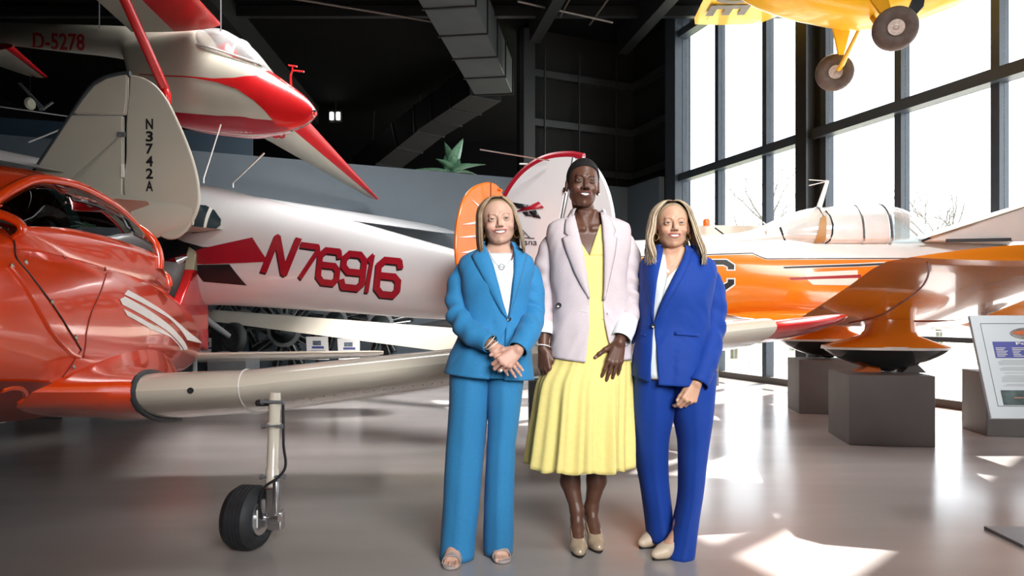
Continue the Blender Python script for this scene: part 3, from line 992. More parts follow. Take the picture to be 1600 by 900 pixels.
# dark wheel well and the far gear
b = MB(); b.box(P(418, 629, 3.40), (.11, .05, .03), (lA, hA, (0, 0, 1))); b.build('wheel_well', M_dark, A, bevel=.01)
b = MB(); b.lathe(FA.w(.3, -1.6, .66), (0, 0, -1), [(0, .03), (.5, .03)], 10); b.build('gear_leg', M_cream, A)
wheel(A, FA.w(.3, -1.6, .15), lA, .15, .14)

# ================================================================== B: cream tail with black lettering
hB = nv((-1, -.06, 0)); lB = nv((.06, -1, 0))
OB = (-2.92, 6.45, 0)                                    # rudder end; s runs forward to the picture's left
stB = [(0.0, .03, 1.93, 2.02, 2.12, 2), (.6, .12, 1.72, 1.95, 2.2, 2), (1.6, .25, 1.52, 1.9, 2.28, 2.2), (3.2, .4, 1.3, 1.8, 2.33, 2.3), (5, .45, 1.15, 1.75, 2.3, 2.3), (5.8, .4, 1.25, 1.7, 2.1, 2.2), (6, .15, 1.5, 1.7, 1.9, 2)]
FB = Fus(OB, hB, lB, stB)
B_ = empty('vintage_aircraft', (-5.5, 6.6, 0), 'cream aircraft with tall rounded tail lettered N3742A behind the orange canopy', 'aircraft')
FB.mesh(50, 32).build('fuselage', M_ivory, B_)
def fb(px, py): 
    p = P(px, py, 6.42)
    return ((OB[0] - p.x), p.z)
rud = [(205, 118), (222, 121), (240, 131), (258, 152), (275, 185), (290, 220), (302, 255), (309, 290), (309, 320), (300, 345), (288, 362), (275, 372), (262, 374), (245, 366), (225, 352), (210, 335), (200, 318), (199, 240), (200, 180), (203, 150)]
fin_slab(FB, [fb(*p) for p in rud], .05, 'rudder', M_ivory, B_, smooth=90)
fin_slab(FB, [fb(*p) for p in [(201, 117), (188, 119), (170, 124), (150, 136), (133, 158), (119, 180), (197, 180), (200, 160)]], .05, 'rudder_horn', M_ivory, B_)
fin_slab(FB, [fb(*p) for p in [(117, 182), (194, 182), (194, 345), (100, 345), (42, 300), (60, 272)]], .05, 'fin', M_ivory, B_)
b = MB(); b.tube([FB.w(*(fb(*p)[0], 0, fb(*p)[1])) for p in [(204, 116), (186, 118), (168, 123), (149, 135), (132, 157), (117, 181), (80, 240), (42, 300)]], .028, 8, smooth=50); b.build('edge_tape', M_seal, B_)
b = MB(); q = [FB.w(*(fb(*p)[0], .0, fb(*p)[1])) for p in [(197, 181), (197, 345)]]; b.tube(q, .013, 6); b.build('hinge_line', M_ink, B_)
b = MB(); b.box(FB.w(fb(195, 268)[0], .03, fb(195, 268)[1]), (.02, .03, .12), (hB, lB, (0, 0, 1))); b.build('hinge_tape', M_wht, B_)
b = MB(); b.box(FB.w(fb(193, 212)[0], .035, fb(193, 212)[1]), (.07, .02, .04), (hB, lB, (0, 0, 1))); b.build('rudder_clamp', M_grey, B_)
for k, ch in enumerate('N3742A'):
    letter_box(ch, lambda u, v, k=k: FB.w(fb(229.5 + 11 * u, 0)[0], .029, fb(0, 203 + 19.3 * k - 16.5 * v)[1]), 'tail_lettering', M_ink, B_, bold=.03)
for la, sg in ((1, 1), (1, -1)):
    st = [(FB.w(a, sg * la_, 1.99), a - e_, 0.0) for la_, a, e_ in ((.05, .98, .56), (.45, .88, .34), (.8, .78, .04), (1.0, .62, -.04), (1.12, .42, .15))]
    b = MB(); b.loft(wing_rings(lerp_stations(st, 14), -hB, (0, 0, 1), .07, 10)); b.build('tailplane', M_ivory, B_)
b = MB(); b.tube([P(45, 222, 6.6), P(95, 202, 6.5)], .008, 5); b.build('antenna', M_chrome, B_)
b = MB(); b.tube([P(-60, 158, 6.4), P(116, 183, 6.42)], .007, 5); b.build('antenna_wire', M_chrome, B_)
b = MB(); b.tube([FB.w(fb(193, 213)[0], .05, fb(193, 213)[1]), FB.w(1.3, .25, 1.95)], .004, 5); b.build('control_cable', M_chrome, B_)
for s in (4.2,):
    for sg in (1, -1):
        b = MB(); b.tube([FB.w(s, sg * .3, 1.35), FB.w(s + .2, sg * .85, .4)], .04, 8); lg = b.build('gear_leg', M_ivory, B_)
        wheel(B_, FB.w(s + .2, sg * .95, .36), lB, .36, .16)
b = MB(); b.box(FB.w(2.6, 0, .7), (.12, .12, 1.4), (hB, lB, (0, 0, 1))); b.box(FB.w(2.6, 0, .03), (.6, .6, .06), (hB, lB, (0, 0, 1)))
tag(b.build('tail_stand', M_dark), 'black stand under the body of the cream lettered aircraft', 'stand')

# ================================================================== C: white high-wing aircraft N76916
bC = nv((.875, -.48, 0)); nC = nv((-.48, -.875, 0))       # towards the tail, towards the camera
OC = (-3.42, 8.0, 0)
stC = [(-2.7, .12, 1.5, 1.75, 2.0, 2), (-2.5, .42, 1.32, 1.75, 2.2, 2.2), (-1.8, .52, 1.24, 1.8, 2.42, 2.4), (-1.2, .55, 1.22, 1.85, 2.66, 2.6), (-.2, .52, 1.22, 1.85, 2.60, 2.6),
       (.6, .45, 1.20, 1.80, 2.42, 2.4), (1, .405, 1.18, 1.76, 2.32, 2.3), (2, .31, 1.13, 1.62, 2.07, 2.1), (3, .21, 1.075, 1.45, 1.79, 2), (4, .12, 1.05, 1.3, 1.52, 2), (4.9, .04, 1.08, 1.22, 1.34, 2)]
FC = Fus(OC, bC, nC, stC)
C_ = empty('high_wing_aircraft', (OC[0], OC[1], .6), 'white high-wing aircraft lettered N76916 in dark red behind the orange one', 'aircraft')
FC.mesh(80, 48).build('fuselage', M_silver, C_)
# arrow markings
pxpoly(FC, [(230, 352), (288, 378), (318, 386), (335, 386), (300, 405), (255, 408)], 1, .004, 'black_flash', M_ink, C_)
pxpoly(FC, [(256, 408), (318, 388), (395, 371), (420, 409), (318, 413)], 1, .007, 'red_flash', M_crim, C_)
pxpoly(FC, [(300, 414), (359, 413), (386, 446), (318, 440)], 1, .004, 'black_flash', M_ink, C_)
# registration: chamfered strokes, red over a black drop edge
GL = {'N': [[(0, 0), (.18, 1), (.19, 1), (.52, 0), (.53, 0), (.72, 1)]],
      '7': [[(.02, .93), (.62, .93), (.66, .82), (.20, 0)]],
      '6': [[(.66, .78), (.62, .93), (.22, .93), (.06, .78), (.06, .2), (.2, .06), (.52, .06), (.64, .2), (.64, .42), (.52, .53), (.08, .53)]],
      '9': [[(.04, .22), (.10, .06), (.50, .06), (.64, .2), (.64, .8), (.5, .94), (.2, .94), (.06, .8), (.06, .6), (.2, .47), (.62, .47)]],
      '1': [[(.10, .86), (.24, .98), (.24, 0)]]}
def stroke_glyph(b, pl, half, fn):
    pl = [np.array(p, float) for p in pl]
    for a, c in zip(pl, pl[1:]):
        d = c - a; L = np.linalg.norm(d)
        if L < 1e-6: continue
        d /= L; n = np.array((-d[1], d[0]))
        a2, c2 = a - d * half * .42, c + d * half * .42
        k = max(1, int(L / .2))
        for i in range(k):
            p0, p1 = a2 + (c2 - a2) * i / k, a2 + (c2 - a2) * (i + 1) / k
            b.add([fn(*(p0 + n * half)), fn(*(p0 - n * half)), fn(*(p1 - n * half)), fn(*(p1 + n * half))], [(0, 1, 2, 3)])
letters = [('N', 418, 462, 372, 426, 432), ('7', 467, 497, 381, 434, 441), ('6', 497, 533, 388, 445, 445), ('9', 534, 573, 394, 453, 452), ('1', 570, 596, 400, 456, 457), ('6', 588, 628, 403, 464, 464)]
for ch, x0, x1, y0, y1, _ in letters:
    pA = side_hit(FC, x0, (y0 + y1) / 2, 1)
    wpx = (x1 - x0)
    for nm, m, dx, dy, off in (('registration_edge', M_ink, -2.2, 2.6, .004), ('registration_letter', M_crim, 0, 0, .008)):
        def fn(u, v, x0=x0, x1=x1, y0=y0, y1=y1, dx=dx, dy=dy, off=off):
            slant = .16 if ch in 'N71' else .06
            px = x0 + (x1 - x0) * (u / .72) + dx + (v - .5) * 10 * (1 if ch in 'N71' else .6); py = y1 + (y0 - y1) * v + dy + u * 5.5 - 2
            return FC.side(*side_hit(FC, px, py, 1), 1, off)
        b = MB()
        for pl_ in GL[ch]: stroke_glyph(b, pl_, .085, fn)
        b.build(nm, m, C_, sharp=0)
# cabin rear window, door line, step
pxpoly(FC, [(292, 330), (306, 320), (322, 321), (336, 329), (346, 343), (345, 352), (338, 358), (325, 362), (300, 365)], 1, .005, 'rear_window', mat('dark_window', (.03, .045, .055), .08, coat=1), C_)
pxpoly(FC, [(328, 324), (333, 327), (322, 361), (318, 362)], 1, .008, 'window_post', M_wht, C_)
# wing: both halves, high on the cabin
def wC(la, s, z): return FC.w(s, la, z)
for sg in (1, -1):
    st = [(wC(sg * .0, -1.55, 2.74), 1.85, .21), (wC(sg * .6, -1.55, 2.75), 1.85, .21), (wC(sg * 4.4, -1.45, 2.82), 1.7, .21), (wC(sg * 5.4, -1.3, 2.82), 1.3, .21), (wC(sg * 5.65, -1.05, 2.78), .7, .21)]
    b = MB(); b.loft(wing_rings(lerp_stations(st, 24), bC, (0, 0, 1), .10, 12)); b.build('wing', M_silver, C_)
    b = MB(); b.tube([wC(sg * .5, -1.0, 1.35), wC(sg * 2.9, -.95, 2.62)], .035, 8, flat=((0, 0, 1), .6)); b.build('wing_strut', M_silver, C_)
    b = MB(); b.tube([wC(sg * .5, -.4, 1.35), wC(sg * 2.9, -.35, 2.50)], .03, 8, flat=((0, 0, 1), .6)); b.build('wing_strut', M_silver, C_)
for px0, py0, px1, py1 in ((318, 284, 345, 194), (364, 291, 413, 239)):
    a, c = P(px0, py0 + 2, 7.7), P(px1, py1, 7.6)
    b = MB(); b.tube([a, a + Vector((.0, 0, .05)), c], .009, 6); b.build('antenna', M_chrome, C_)
# fin and rudder
def fc(px, py):
    t = (px - 800.0) / FPX
    s = -(FC.O[0] - t * FC.O[1]) / (FC.h[0] - t * FC.h[1])
    Y = FC.O[1] + FC.h[1] * s
    return s, CAM_Z - (py - HOR) * Y / FPX
finp = [(742, 420), (755, 385), (770, 350), (786, 318), (800, 292), (818, 270), (838, 255), (860, 246), (880, 243), (897, 243), (886, 300), (870, 380), (862, 425)]
fin_slab(FC, [fc(*p) for p in finp], .06, 'fin', M_silver, C_, smooth=80)
fin_slab(FC, [fc(*p) for p in [(899, 243), (912, 245), (925, 253), (940, 272), (950, 293), (957, 318), (961, 345), (962, 380), (958, 420), (945, 440), (866, 430), (874, 380), (890, 300)]], .05, 'rudder', M_silver, C_, smooth=90)
b = MB(); b.tube([FC.w(*(fc(*p)[0], 0, fc(*p)[1])) for p in finp[:10] + [(912, 246)]], .036, 8, smooth=50, flat=(nC, 1)); b.build('fin_leading_edge', M_crim, C_)
b = MB(); b.tube([FC.w(*(fc(*p)[0], .035, fc(*p)[1])) for p in [(898, 246), (887, 300), (872, 385)]], .004, 6); b.build('hinge_line', M_ink, C_)
b = MB(); b.box(FC.w(*(fc(885, 298)[0], .04, fc(885, 298)[1])), (.014, .016, .04), (bC, nC, (0, 0, 1))); b.build('hinge_bracket', M_ink, C_)
def finpoly(pts, name, m, off=.034):
    b = MB(); b.poly([FC.w(fc(*p)[0], off, fc(*p)[1]) for p in pts], nC, .003); return b.build(name, m, C_, sharp=0)
finpoly([(804, 317), (829, 321), (824, 329), (812, 326)], 'fin_flash_black', M_ink)
finpoly([(819, 332), (827, 331), (834, 339), (825, 338)], 'fin_flash_black', M_ink)
finpoly([(829, 331), (840, 329), (848, 342), (836, 340)], 'fin_flash_black', M_ink)
finpoly([(806, 332.5), (845, 316), (853, 325.5)], 'fin_flash_red', M_crim, .037)
def finletter(s, px, py, size, **kw):
    c = fc(px, py)
    letter(s, size, lambda x, y: FC.w(c[0] + x, .036, c[1] + y - x * .10), 'fin_lettering', M_ink, C_, **kw)
def finbox(t, x0, x1, y0, y1, tilt, **kw):
    def f(u, v):
        px = x0 + (x1 - x0) * u; py = y1 + (y0 - y1) * v + tilt * u
        q = fc(px, py); return FC.w(q[0], .036, q[1])
    letter_box(t, f, 'fin_lettering', M_ink, C_, **kw)
finbox('120', 811, 822.5, 364, 369.5, .8, bold=.02)
finbox('Cessna', 799, 842, 372.5, 382.5, 1.5, bold=.0)
b = MB(); b.tube([FC.w(fc(*p)[0], .036, fc(*p)[1]) for p in [(817, 357), (831, 372)]], .003, 5); b.build('fin_emblem', M_ink, C_)
b = MB(); b.tube([FC.w(fc(*p)[0], .036, fc(*p)[1]) for p in [(811, 371), (838, 373)]], .003, 5); b.build('fin_emblem', M_ink, C_)
b = MB(); b.tube([P(750, 233.5, 5.55), P(858, 251, 5.85)], .006, 6); b.build('antenna_wire', M_chrome, C_)
b = MB(); b.tube([P(812, 256, 5.75), P(824, 256, 5.83)], .006, 6); b.build('position_light', M_wht, C_)
for sg in (1, -1):
    st = [(wC(sg * .05, 3.75, 1.38), .85, 0), (wC(sg * .8, 3.85, 1.30), .7, 0), (wC(sg * 1.15, 4.0, 1.30), .45, 0)]
    b = MB(); b.loft(wing_rings(lerp_stations(st, 10), bC, (0, 0, 1), .08, 8)); b.build('tailplane', M_silver if sg < 0 else M_crim, C_)
# gear on low stands
for sg, px in ((-1, 366), (1, None)):
    w0 = FC.w(-1.3, sg * 1.0, .80) if px is None else np.array(P(366, 527, 9.4))
    b = MB(); b.tube([FC.w(-1.1, sg * .35, 1.32), (w0[0] - .02, w0[1] - .12 * sg * -1, w0[2] + .02)], [.06, .035], 10, flat=((0, 1, 0), .5)); b.build('gear_leg', M_grey, C_)
    wheel(C_, w0, nC, .20, .13)
    b = MB(); b.box((w0[0], w0[1], (w0[2] - .2) / 2), (.5, .5, w0[2] - .2)); tag(b.build('wheel_stand', M_grey), 'grey block under the %s wheel of the white high-wing aircraft' % ('far' if sg < 0 else 'near'), 'pedestal')
tw = FC.w(4.55, 0, .98)
wheel(C_, tw, nC, .08, .05)
b = MB(); b.tube([FC.w(4.3, 0, 1.12), tw], .02, 6); b.build('tail_spring', M_grey, C_)
b = MB(); b.box((tw[0], tw[1], .45), (.25, .25, .9)); tag(b.build('tail_stand', M_grey), 'grey post under the tail wheel of the white high-wing aircraft', 'pedestal')

# ================================================================== D: orange sunburst tail, and a cream wing on display behind
hD = nv((.5, .86, 0)); lD = nv((.86, -.5, 0))
OD = (-.20, 5.55, 0)
FD = Fus(OD, hD, lD, [(-.3, .03, .80, .86, .92, 2), (.3, .08, .70, .84, .96, 2), (1.2, .16, .58, .8, .97, 2), (1.9, .2, .52, .78, .98, 2)])
D_ = empty('tail_section', (OD[0], OD[1], 0), 'orange tail fin with white sunburst rays behind the woman in sky blue', 'aircraft')
FD.mesh(20, 20).build('tail_cone', M_dark, D_)
M_sun = mat('bright_orange_fin', (.78, .155, .006), .4, var=.04, coat=.5)
def fd(px, py, Y0=None):
    t = (px - 800.0) / FPX
    s = -(FD.O[0] - t * FD.O[1]) / (FD.h[0] - t * FD.h[1])
    return s, CAM_Z - (py - HOR) * (FD.O[1] + FD.h[1] * s) / FPX
fpts = [(714, 420), (711, 390), (712, 360), (716, 335), (724, 310), (735, 295), (750, 287), (765, 285), (776, 290), (783, 302), (792, 340), (797, 380), (798, 480), (730, 480)]
fin_slab(FD, [fd(*p) for p in fpts], .03, 'fin', M_sun, D_, smooth=80)
for pts in ([(734, 312), (747, 322), (752, 331)], [(718, 351), (742, 346), (742, 351)], [(713, 371), (742, 367), (742, 372)], [(716, 395), (742, 389), (742, 396)]):
    b = MB(); b.poly([FD.w(fd(*p)[0], .018, fd(*p)[1]) for p in pts], lD, .003); b.build('sunburst_ray', M_wht, D_, sharp=0)
b = MB(); b.tube([FD.w(fd(*p)[0], .018, fd(*p)[1]) for p in [(764, 285), (764, 330)]], .004, 5); b.build('hinge_line', M_red, D_)
b = MB(); b.tube([P(778, 296, 5.4), P(784, 298, 5.38)], .012, 8); b.build('tail_light', M_sun, D_)
for sg in (1, -1):
    st = [(FD.w(.75, sg * .05, .9), .6, 0), (FD.w(.65, sg * .28, .9), .45, 0)]
    b = MB(); b.loft(wing_rings(lerp_stations(st, 6), -hD, (0, 0, 1), .1, 8)); b.build('tailplane', M_dark, D_)
b = MB()
b.box((OD[0] + .5, OD[1] + .85, .25), (.3, .3, .54)); tag(b.build('display_stand', M_dark), 'black block under the orange sunburst tail', 'stand')
# cream wing on display
pT0 = np.array(P(270, 480, 11.6)); pT1 = np.array(P(712, 512, 8.6)); nT0 = np.array(P(270, 494, 11.0)); nT1 = np.array(P(760, 558, 7.85)); pT2 = np.array(P(790, 519, 8.0))
Wd = empty('display_wing', (-2.2, 9.2, 0), 'long cream wing panel on low stands between the aircraft and the engines', 'wing')
def wsec(f):
    le = pT0 * (1 - f) + pT2 * f; te = nT0 * (1 - f) + nT1 * f
    d = te - le; c = np.linalg.norm(d); d /= c
    return [le + d * x * c + np.array((0, 0, z * c)) for x, z in airfoil(12, .12)]
b = MB(); b.loft([wsec(f) for f in np.linspace(0, 1, 26)]); b.build('wing_skin', M_cream, Wd)
b = MB(); b.tube([np.array(P(310, 495, 10.95)), np.array(P(568, 521, 9.2)), np.array(P(700, 531, 8.3))], .008, 5); b.build('aileron_gap', M_ink, Wd)
for f in (.2, .97):
    sct = np.array(wsec(f)); zc = sct[:, 2].min(); c = sct.mean(axis=0)
    b = MB(); b.box((c[0], c[1], zc / 2), (.16, .3, zc)); b.build('stand', M_dark, Wd)
# dark fuselage with tan stripes beyond
a, c = np.array(P(640, 516, 10.2)), np.array(P(800, 520, 9.6))
bx = empty('striped_fuselage', a, 'dark fuselage side with thin tan stripes low behind the cream wing', 'aircraft')
dv = nv(c - a)
b = MB(); b.loft([[p + np.array((0, 0, 1)) * r * math.sin(q) + np.array((0, 1, 0)) * (.3 + r * math.cos(q)) for q in np.linspace(0, 2 * PI, 16, endpoint=False)]
                  for p, r in ((a, .06), (a + dv * .5, .16), (a + dv * 2.2, .24), (a + dv * 3.2, .18))]); b.build('hull', M_dark, bx)
for z in (.0, -.075):
    b = MB(); b.box(a + dv * 1.4 + np.array((0, .01, z + .02)), (1.8, .03, .025), (dv, np.cross((0, 0, 1), dv), (0, 0, 1))); b.build('stripe', mat('tan_stripe', (.42, .25, .17), .5), bx)
b = MB(); b.box(a + dv * 1.6 + np.array((0, .3, -.48)), (.3, .3, .6)); b.build('keel_block', M_dark, bx)
# ================================================================== E: orange and white low-wing aircraft on blocks, right
hE = nv((.985, -.17, 0)); lE = nv((-.17, -.985, 0))
OE = (3.52, 7.3, 0)
stE = [(-3.5, .05, 1.45, 1.62, 1.80, 2), (-3.1, .16, 1.30, 1.62, 1.85, 2.1), (-2.6, .27, 1.15, 1.62, 1.90, 2.2), (-1.8, .36, 1.08, 1.60, 1.93, 2.3), (-1.1, .43, 1.045, 1.55, 1.97, 2.4),
       (-.75, .46, 1.03, 1.5, 1.98, 2.5), (-.45, .48, 1.02, 1.48, 1.90, 2.8), (.55, .48, 1.02, 1.46, 1.87, 2.8), (.9, .46, .95, 1.46, 1.86, 2.6), (1.5, .42, .94, 1.42, 1.78, 2.4), (1.95, .34, 1.02, 1.4, 1.68, 2.2), (2.1, .12, 1.22, 1.4, 1.5, 2)]
FE = Fus(OE, hE, lE, stE)
E_ = empty('light_aircraft', (OE[0], OE[1], .6), 'orange and white low-wing aircraft raised on grey blocks by the windows', 'aircraft')
FE.mesh(80, 48).build('fuselage', M_white, E_)
# orange lower side, both flanks, with dark pin line
def zsplit(s):
    return float(np.interp(s, [-4.6, -2.2, -1.05, -.93, 2.0], [1.70, 1.705, 1.715, 1.655, 1.62]))
for sg in (1, -1):
    ss = np.r_[np.linspace(-4.5, -1.06, 30), np.linspace(-1.05, -.92, 4), np.linspace(-.88, 2.0, 24)]
    FE.patch([(s, zsplit(s)) for s in ss], [(s, FE.par(s)[1] + .0002) for s in ss], sg, .004, 90, 16, raw=True).build('orange_flank', M_amber, E_)
    b = MB(); b.tube([FE.side(s, zsplit(s) + .012, sg, .004) for s in ss], .004, 5); b.build('pin_line', M_ink, E_)
def pE(pts, name, m, off, cuts=2):
    return pxpoly(FE, pts, 1, off, name, m, E_, cuts)
pE([(1221, 416), (1347, 411), (1400, 408), (1400, 414), (1347, 417), (1226, 421)], 'stripe_border', M_wht, .006)
pE([(1223, 417), (1347, 412.5), (1400, 410), (1400, 413), (1347, 416), (1226, 419.5)], 'black_stripe', M_ink, .009)
pE([(1255, 426), (1340, 422), (1340, 446), (1270, 445), (1262, 438)], 'white_panel', M_wht, .006)
pE([(1232, 434), (1345, 429), (1345, 434), (1236, 437.5)], 'black_stripe', M_crim, .009)
# the letter C next to the woman in royal blue
Cpts = [(1090, 406), (1135, 406), (1147, 414), (1147, 421), (1137, 421), (1137, 417), (1130, 413.5), (1096, 414)]
Cw = [(1088, 404.5), (1136, 404.5), (1149, 413), (1149, 423), (1135, 423), (1135, 418), (1129, 415.5), (1094, 416)]
C2 = [(1090, 453), (1134, 453), (1147, 444), (1147, 436.5), (1137, 436.5), (1137, 441), (1130, 445), (1096, 445)]
C2w = [(1088, 455), (1136, 455), (1149, 445.5), (1149, 434.5), (1135, 434.5), (1135, 440), (1129, 443), (1094, 443)]
for pw, pk in ((Cw, Cpts), (C2w, C2)):
    pE(pw, 'letter_border', M_wht, .006, 1); pE(pk, 'registration_letter', M_ink, .009, 1)
pE([(1086, 404), (1097, 404), (1097, 450), (1086, 450)], 'registration_letter', M_ink, .009, 1)
# cockpit canopy
canE = Fus(OE, hE, lE, [(-1.45, .30, 1.75, 1.85, 1.93, 2), (-1.02, .34, 1.78, 1.88, 1.995, 2), (-.75, .36, 1.78, 1.9, 2.11, 2), (-.42, .40, 1.78, 1.88, 2.215, 2.2), (-.1, .41, 1.78, 1.86, 2.235, 2.2), (.25, .41, 1.78, 1.86, 2.23, 2.2), (.42, .40, 1.78, 1.86, 2.20, 2.1), (.58, .36, 1.78, 1.85, 2.10, 2), (.69, .27, 1.78, 1.84, 1.98, 2), (.745, .14, 1.78, 1.82, 1.87, 2)])
canE.mesh(14, 40, -1.45, -.36).build('turtle_deck', M_white, E_)
canE.mesh(16, 40, -.36, .235).build('canopy', mat('white_canopy_shade', (.80, .82, .82), .15, coat=1), E_)
canE.mesh(12, 40, .275, .74).build('windscreen', glass_mat('windscreen_glass', (.80, .88, .90), .12, haze=.22), E_)
for s in (-.36, .0, .255):
    b = MB(); b.tube([np.array(p) for p in canE.ring(s, 40)] + [canE.ring(s, 40)[0]], .016 if s > .1 else .011, 6); b.build('canopy_bow', M_chrome, E_)
q = [side_hit(canE, x, y, 1) for x, y in [(1222, 363), (1250, 352), (1278, 337), (1288, 331), (1297, 338), (1301, 352), (1300, 366), (1297, 377), (1288, 381), (1255, 382), (1232, 383), (1226, 376)]]
canE.poly(q, 1, .008, 2).build('quarter_window', mat('bright_window', (.66, .68, .66), .06, coat=1), E_, sharp=0)
b = MB(); b.tube([canE.side(*p, 1, .010) for p in [side_hit(canE, x, y, 1) for x, y in ((1219, 356), (1222, 364), (1226, 375), (1232, 382), (1243, 383), (1258, 382), (1275, 381.5), (1288, 380.5), (1296, 376), (1300, 366), (1301, 352), (1297, 338), (1290, 331))]], .009, 6); b.build('window_gasket', M_ink, E_)
q2 = [side_hit(canE, x, y, 1) for x, y in [(1281, 341), (1290, 338), (1288, 378), (1270, 380)]]
canE.poly(q2, 1, .018, 3).build('seen_seat', mat('tan_seat', (.45, .26, .10), .6), E_, sharp=0)
# mast antenna, tall blade behind the deck
b = MB(); b.tube([P(1278, 330, 7.3), P(1293, 282, 7.3)], [.03, .018], 10, flat=((0, 1, 0), .4)); b.tube([P(1268, 333, 7.3), P(1290, 329, 7.3)], .018, 8); b.build('mast', M_white, E_)
b = MB(); b.tube([P(1264, 281, 7.3), P(1294, 283, 7.3)], .005, 5); b.tube([P(1264, 290, 7.3), P(1294, 283, 7.3)], .005, 5); b.build('mast_wire', M_wht, E_)
b = MB(); b.tube([P(1199, 366, 7.1), P(1197, 352, 7.1), P(1192, 347, 7.1)], .008, 6, smooth=10); b.build('fuel_vent', M_wht, E_)
# engine cowl: cover hinged open and rising to the nose
b = MB()
A0, A1 = np.array(P(1452, 372, 6.75)), np.array(P(1640, 312, 6.35)); B0, B1 = np.array(P(1456, 377, 6.75)), np.array(P(1640, 377, 6.35))
far = np.array((.05, .75, .02))
b.loft([[B0, A0, A0 + far, B0 + far], [B0 * .5 + B1 * .5, A0 * .5 + A1 * .5, A0 * .5 + A1 * .5 + far * .9, B0 * .5 + B1 * .5 + far * .9], [B1, A1, A1 + far * .8, B1 + far * .8]])
b.build('cowl_cover', M_white, E_, bevel=.01)
b = MB(); b.tube([A0 + np.array((0, -.01, .005)), A1 + np.array((0, -.01, .005))], .010, 6); b.build('cowl_edge', M_chrome, E_)
b = MB(); b.box(P(1545, 375, 6.52), (.72, .03, .03), (hE, lE, (0, 0, 1))); b.build('vent_slot', M_seal, E_)
b = MB(); b.tube([P(1440, 377, 6.78), P(1455, 371, 6.74)], .012, 6); b.build('cowl_hinge', M_ink, E_)
# wings with dihedral; near one shows its polished underside
M_ambw = M_amber
def wE(la, s, z): return FE.w(s, la, z)
def dih(la): return 1.055 + max(0, la - .75) * .198
def stE_w(sg, lim):
    S = [(.35, .80, 1.56), (.8, .80, 1.55), (1.5, .80, 1.5), (2.3, .79, 1.45), (2.72, .77, 1.42), (2.9, .68, 1.3), (2.98, .5, 1.0)]
    return [(wE(sg * la, s, dih(la)), c, .02) for la, s, c in S if la <= lim]
b = MB(); b.loft(wing_rings(lerp_stations(stE_w(1, 3), 50), -hE, nv(np.array((0, 0, 1))), .115, 16)); b.build('wing', M_ambw, E_)
b = MB(); b.loft(wing_rings(lerp_stations(stE_w(-1, 2.4), 30), -hE, (0, 0, 1), .115, 12)); b.build('wing', M_ambw, E_)
# wing root fillet
b = MB(); b.loft([[FE.w(s, .36 + (la - .36) * k if la else 0, 1.12 + (z - 1.12) * k) for la, z in ((.40, 1.16), (.60, 1.10), (.64, 1.04), (.45, 1.02), (0, 1.04), (0, 1.2))] for s, k in [(s, math.sin(PI * (s + 1.3) / 2.3) ** .5 + .02) for s in np.linspace(-1.3, 1.0, 18)]]); b.build('wing_fillet', M_amber, E_)
def under(la, x, off=.006):
    """underside point: lateral la, x = fraction of the chord from the leading edge"""
    S = np.array([(.35, .80, 1.56), (.8, .80, 1.55), (1.5, .80, 1.5), (2.3, .79, 1.45), (2.72, .77, 1.42), (2.9, .68, 1.3), (2.98, .5, 1.0)])
    s = np.interp(la, S[:, 0], S[:, 1]); c = np.interp(la, S[:, 0], S[:, 2])
    t = .115; y = 5 * t * (0.2969 * math.sqrt(x) - 0.126 * x - 0.3516 * x**2 + 0.2843 * x**3 - 0.1036 * x**4)
    return wE(la, s - x * c, dih(la) - y * .75 * c - x * c * .02 - off)
b = MB(); b.tube([under(la, x, .003) for la, x in ((.95, .71), (1.2, .645), (1.8, .645), (2.4, .69), (2.75, .76), (2.93, .84))], .006, 6, smooth=40); b.build('aileron_gap', M_red, E_)
b = MB(); b.tube([under(la, x, .003) for la, x in ((1.15, .52), (1.12, .3), (1.15, .06))], .005, 6, smooth=16); b.build('panel_seam', M_red, E_)
# landing gear: fairing, skirt plate with white rim, black bowl
def gear(sg):
    c = FE.w(.02, sg * .98, 0)
    g = []
    for z, hx, hy, dx in ((1.10, .17, .19, .03), (.97, .19, .20, .02), (.925, .215, .22, .01), (.87, .38, .265, -.01), (.825, .525, .285, -.02)):
        g.append([c + hE * (dx + hx * math.copysign(abs(math.cos(a)) ** .62, math.cos(a))) + lE * hy * math.copysign(abs(math.sin(a)) ** .62, math.sin(a)) + np.array((0, 0, z)) for a in np.linspace(0, 2 * PI, 32, endpoint=False)])
    b = MB(); b.loft(g); b.build('gear_fairing', M_amber, E_)
    def oval(z, hx, hy): return [c + hE * (-.02 + hx * math.cos(a)) + lE * hy * math.copysign(abs(math.sin(a)) ** .8, math.sin(a)) + np.array((0, 0, z)) for a in np.linspace(0, 2 * PI, 36, endpoint=False)]
    b = MB(); b.loft([oval(.832, .53, .285), oval(.802, .535, .29)]); b.build('fairing_rim', M_wht, E_)
    b = MB(); b.loft([oval(.802, .52, .275), oval(.76, .47, .25), oval(.70, .36, .2), oval(.655, .24, .15), oval(.63, .14, .1)])
    b.build('wheel_bowl', mat('gloss_black', (.012, .013, .014), .16, coat=1), E_)
    wheel(E_, c + np.array((0, 0, .735)), lE, .135, .12)
for sg in (1, -1): gear(sg)
b = MB(); b.lathe(FE.w(1.45, 0, 1.2), (0, 0, -1), [(0, .05), (.45, .05)], 12); b.build('nose_leg', M_chrome, E_)
wheel(E_, FE.w(1.45, 0, .71), lE, .13, .11)
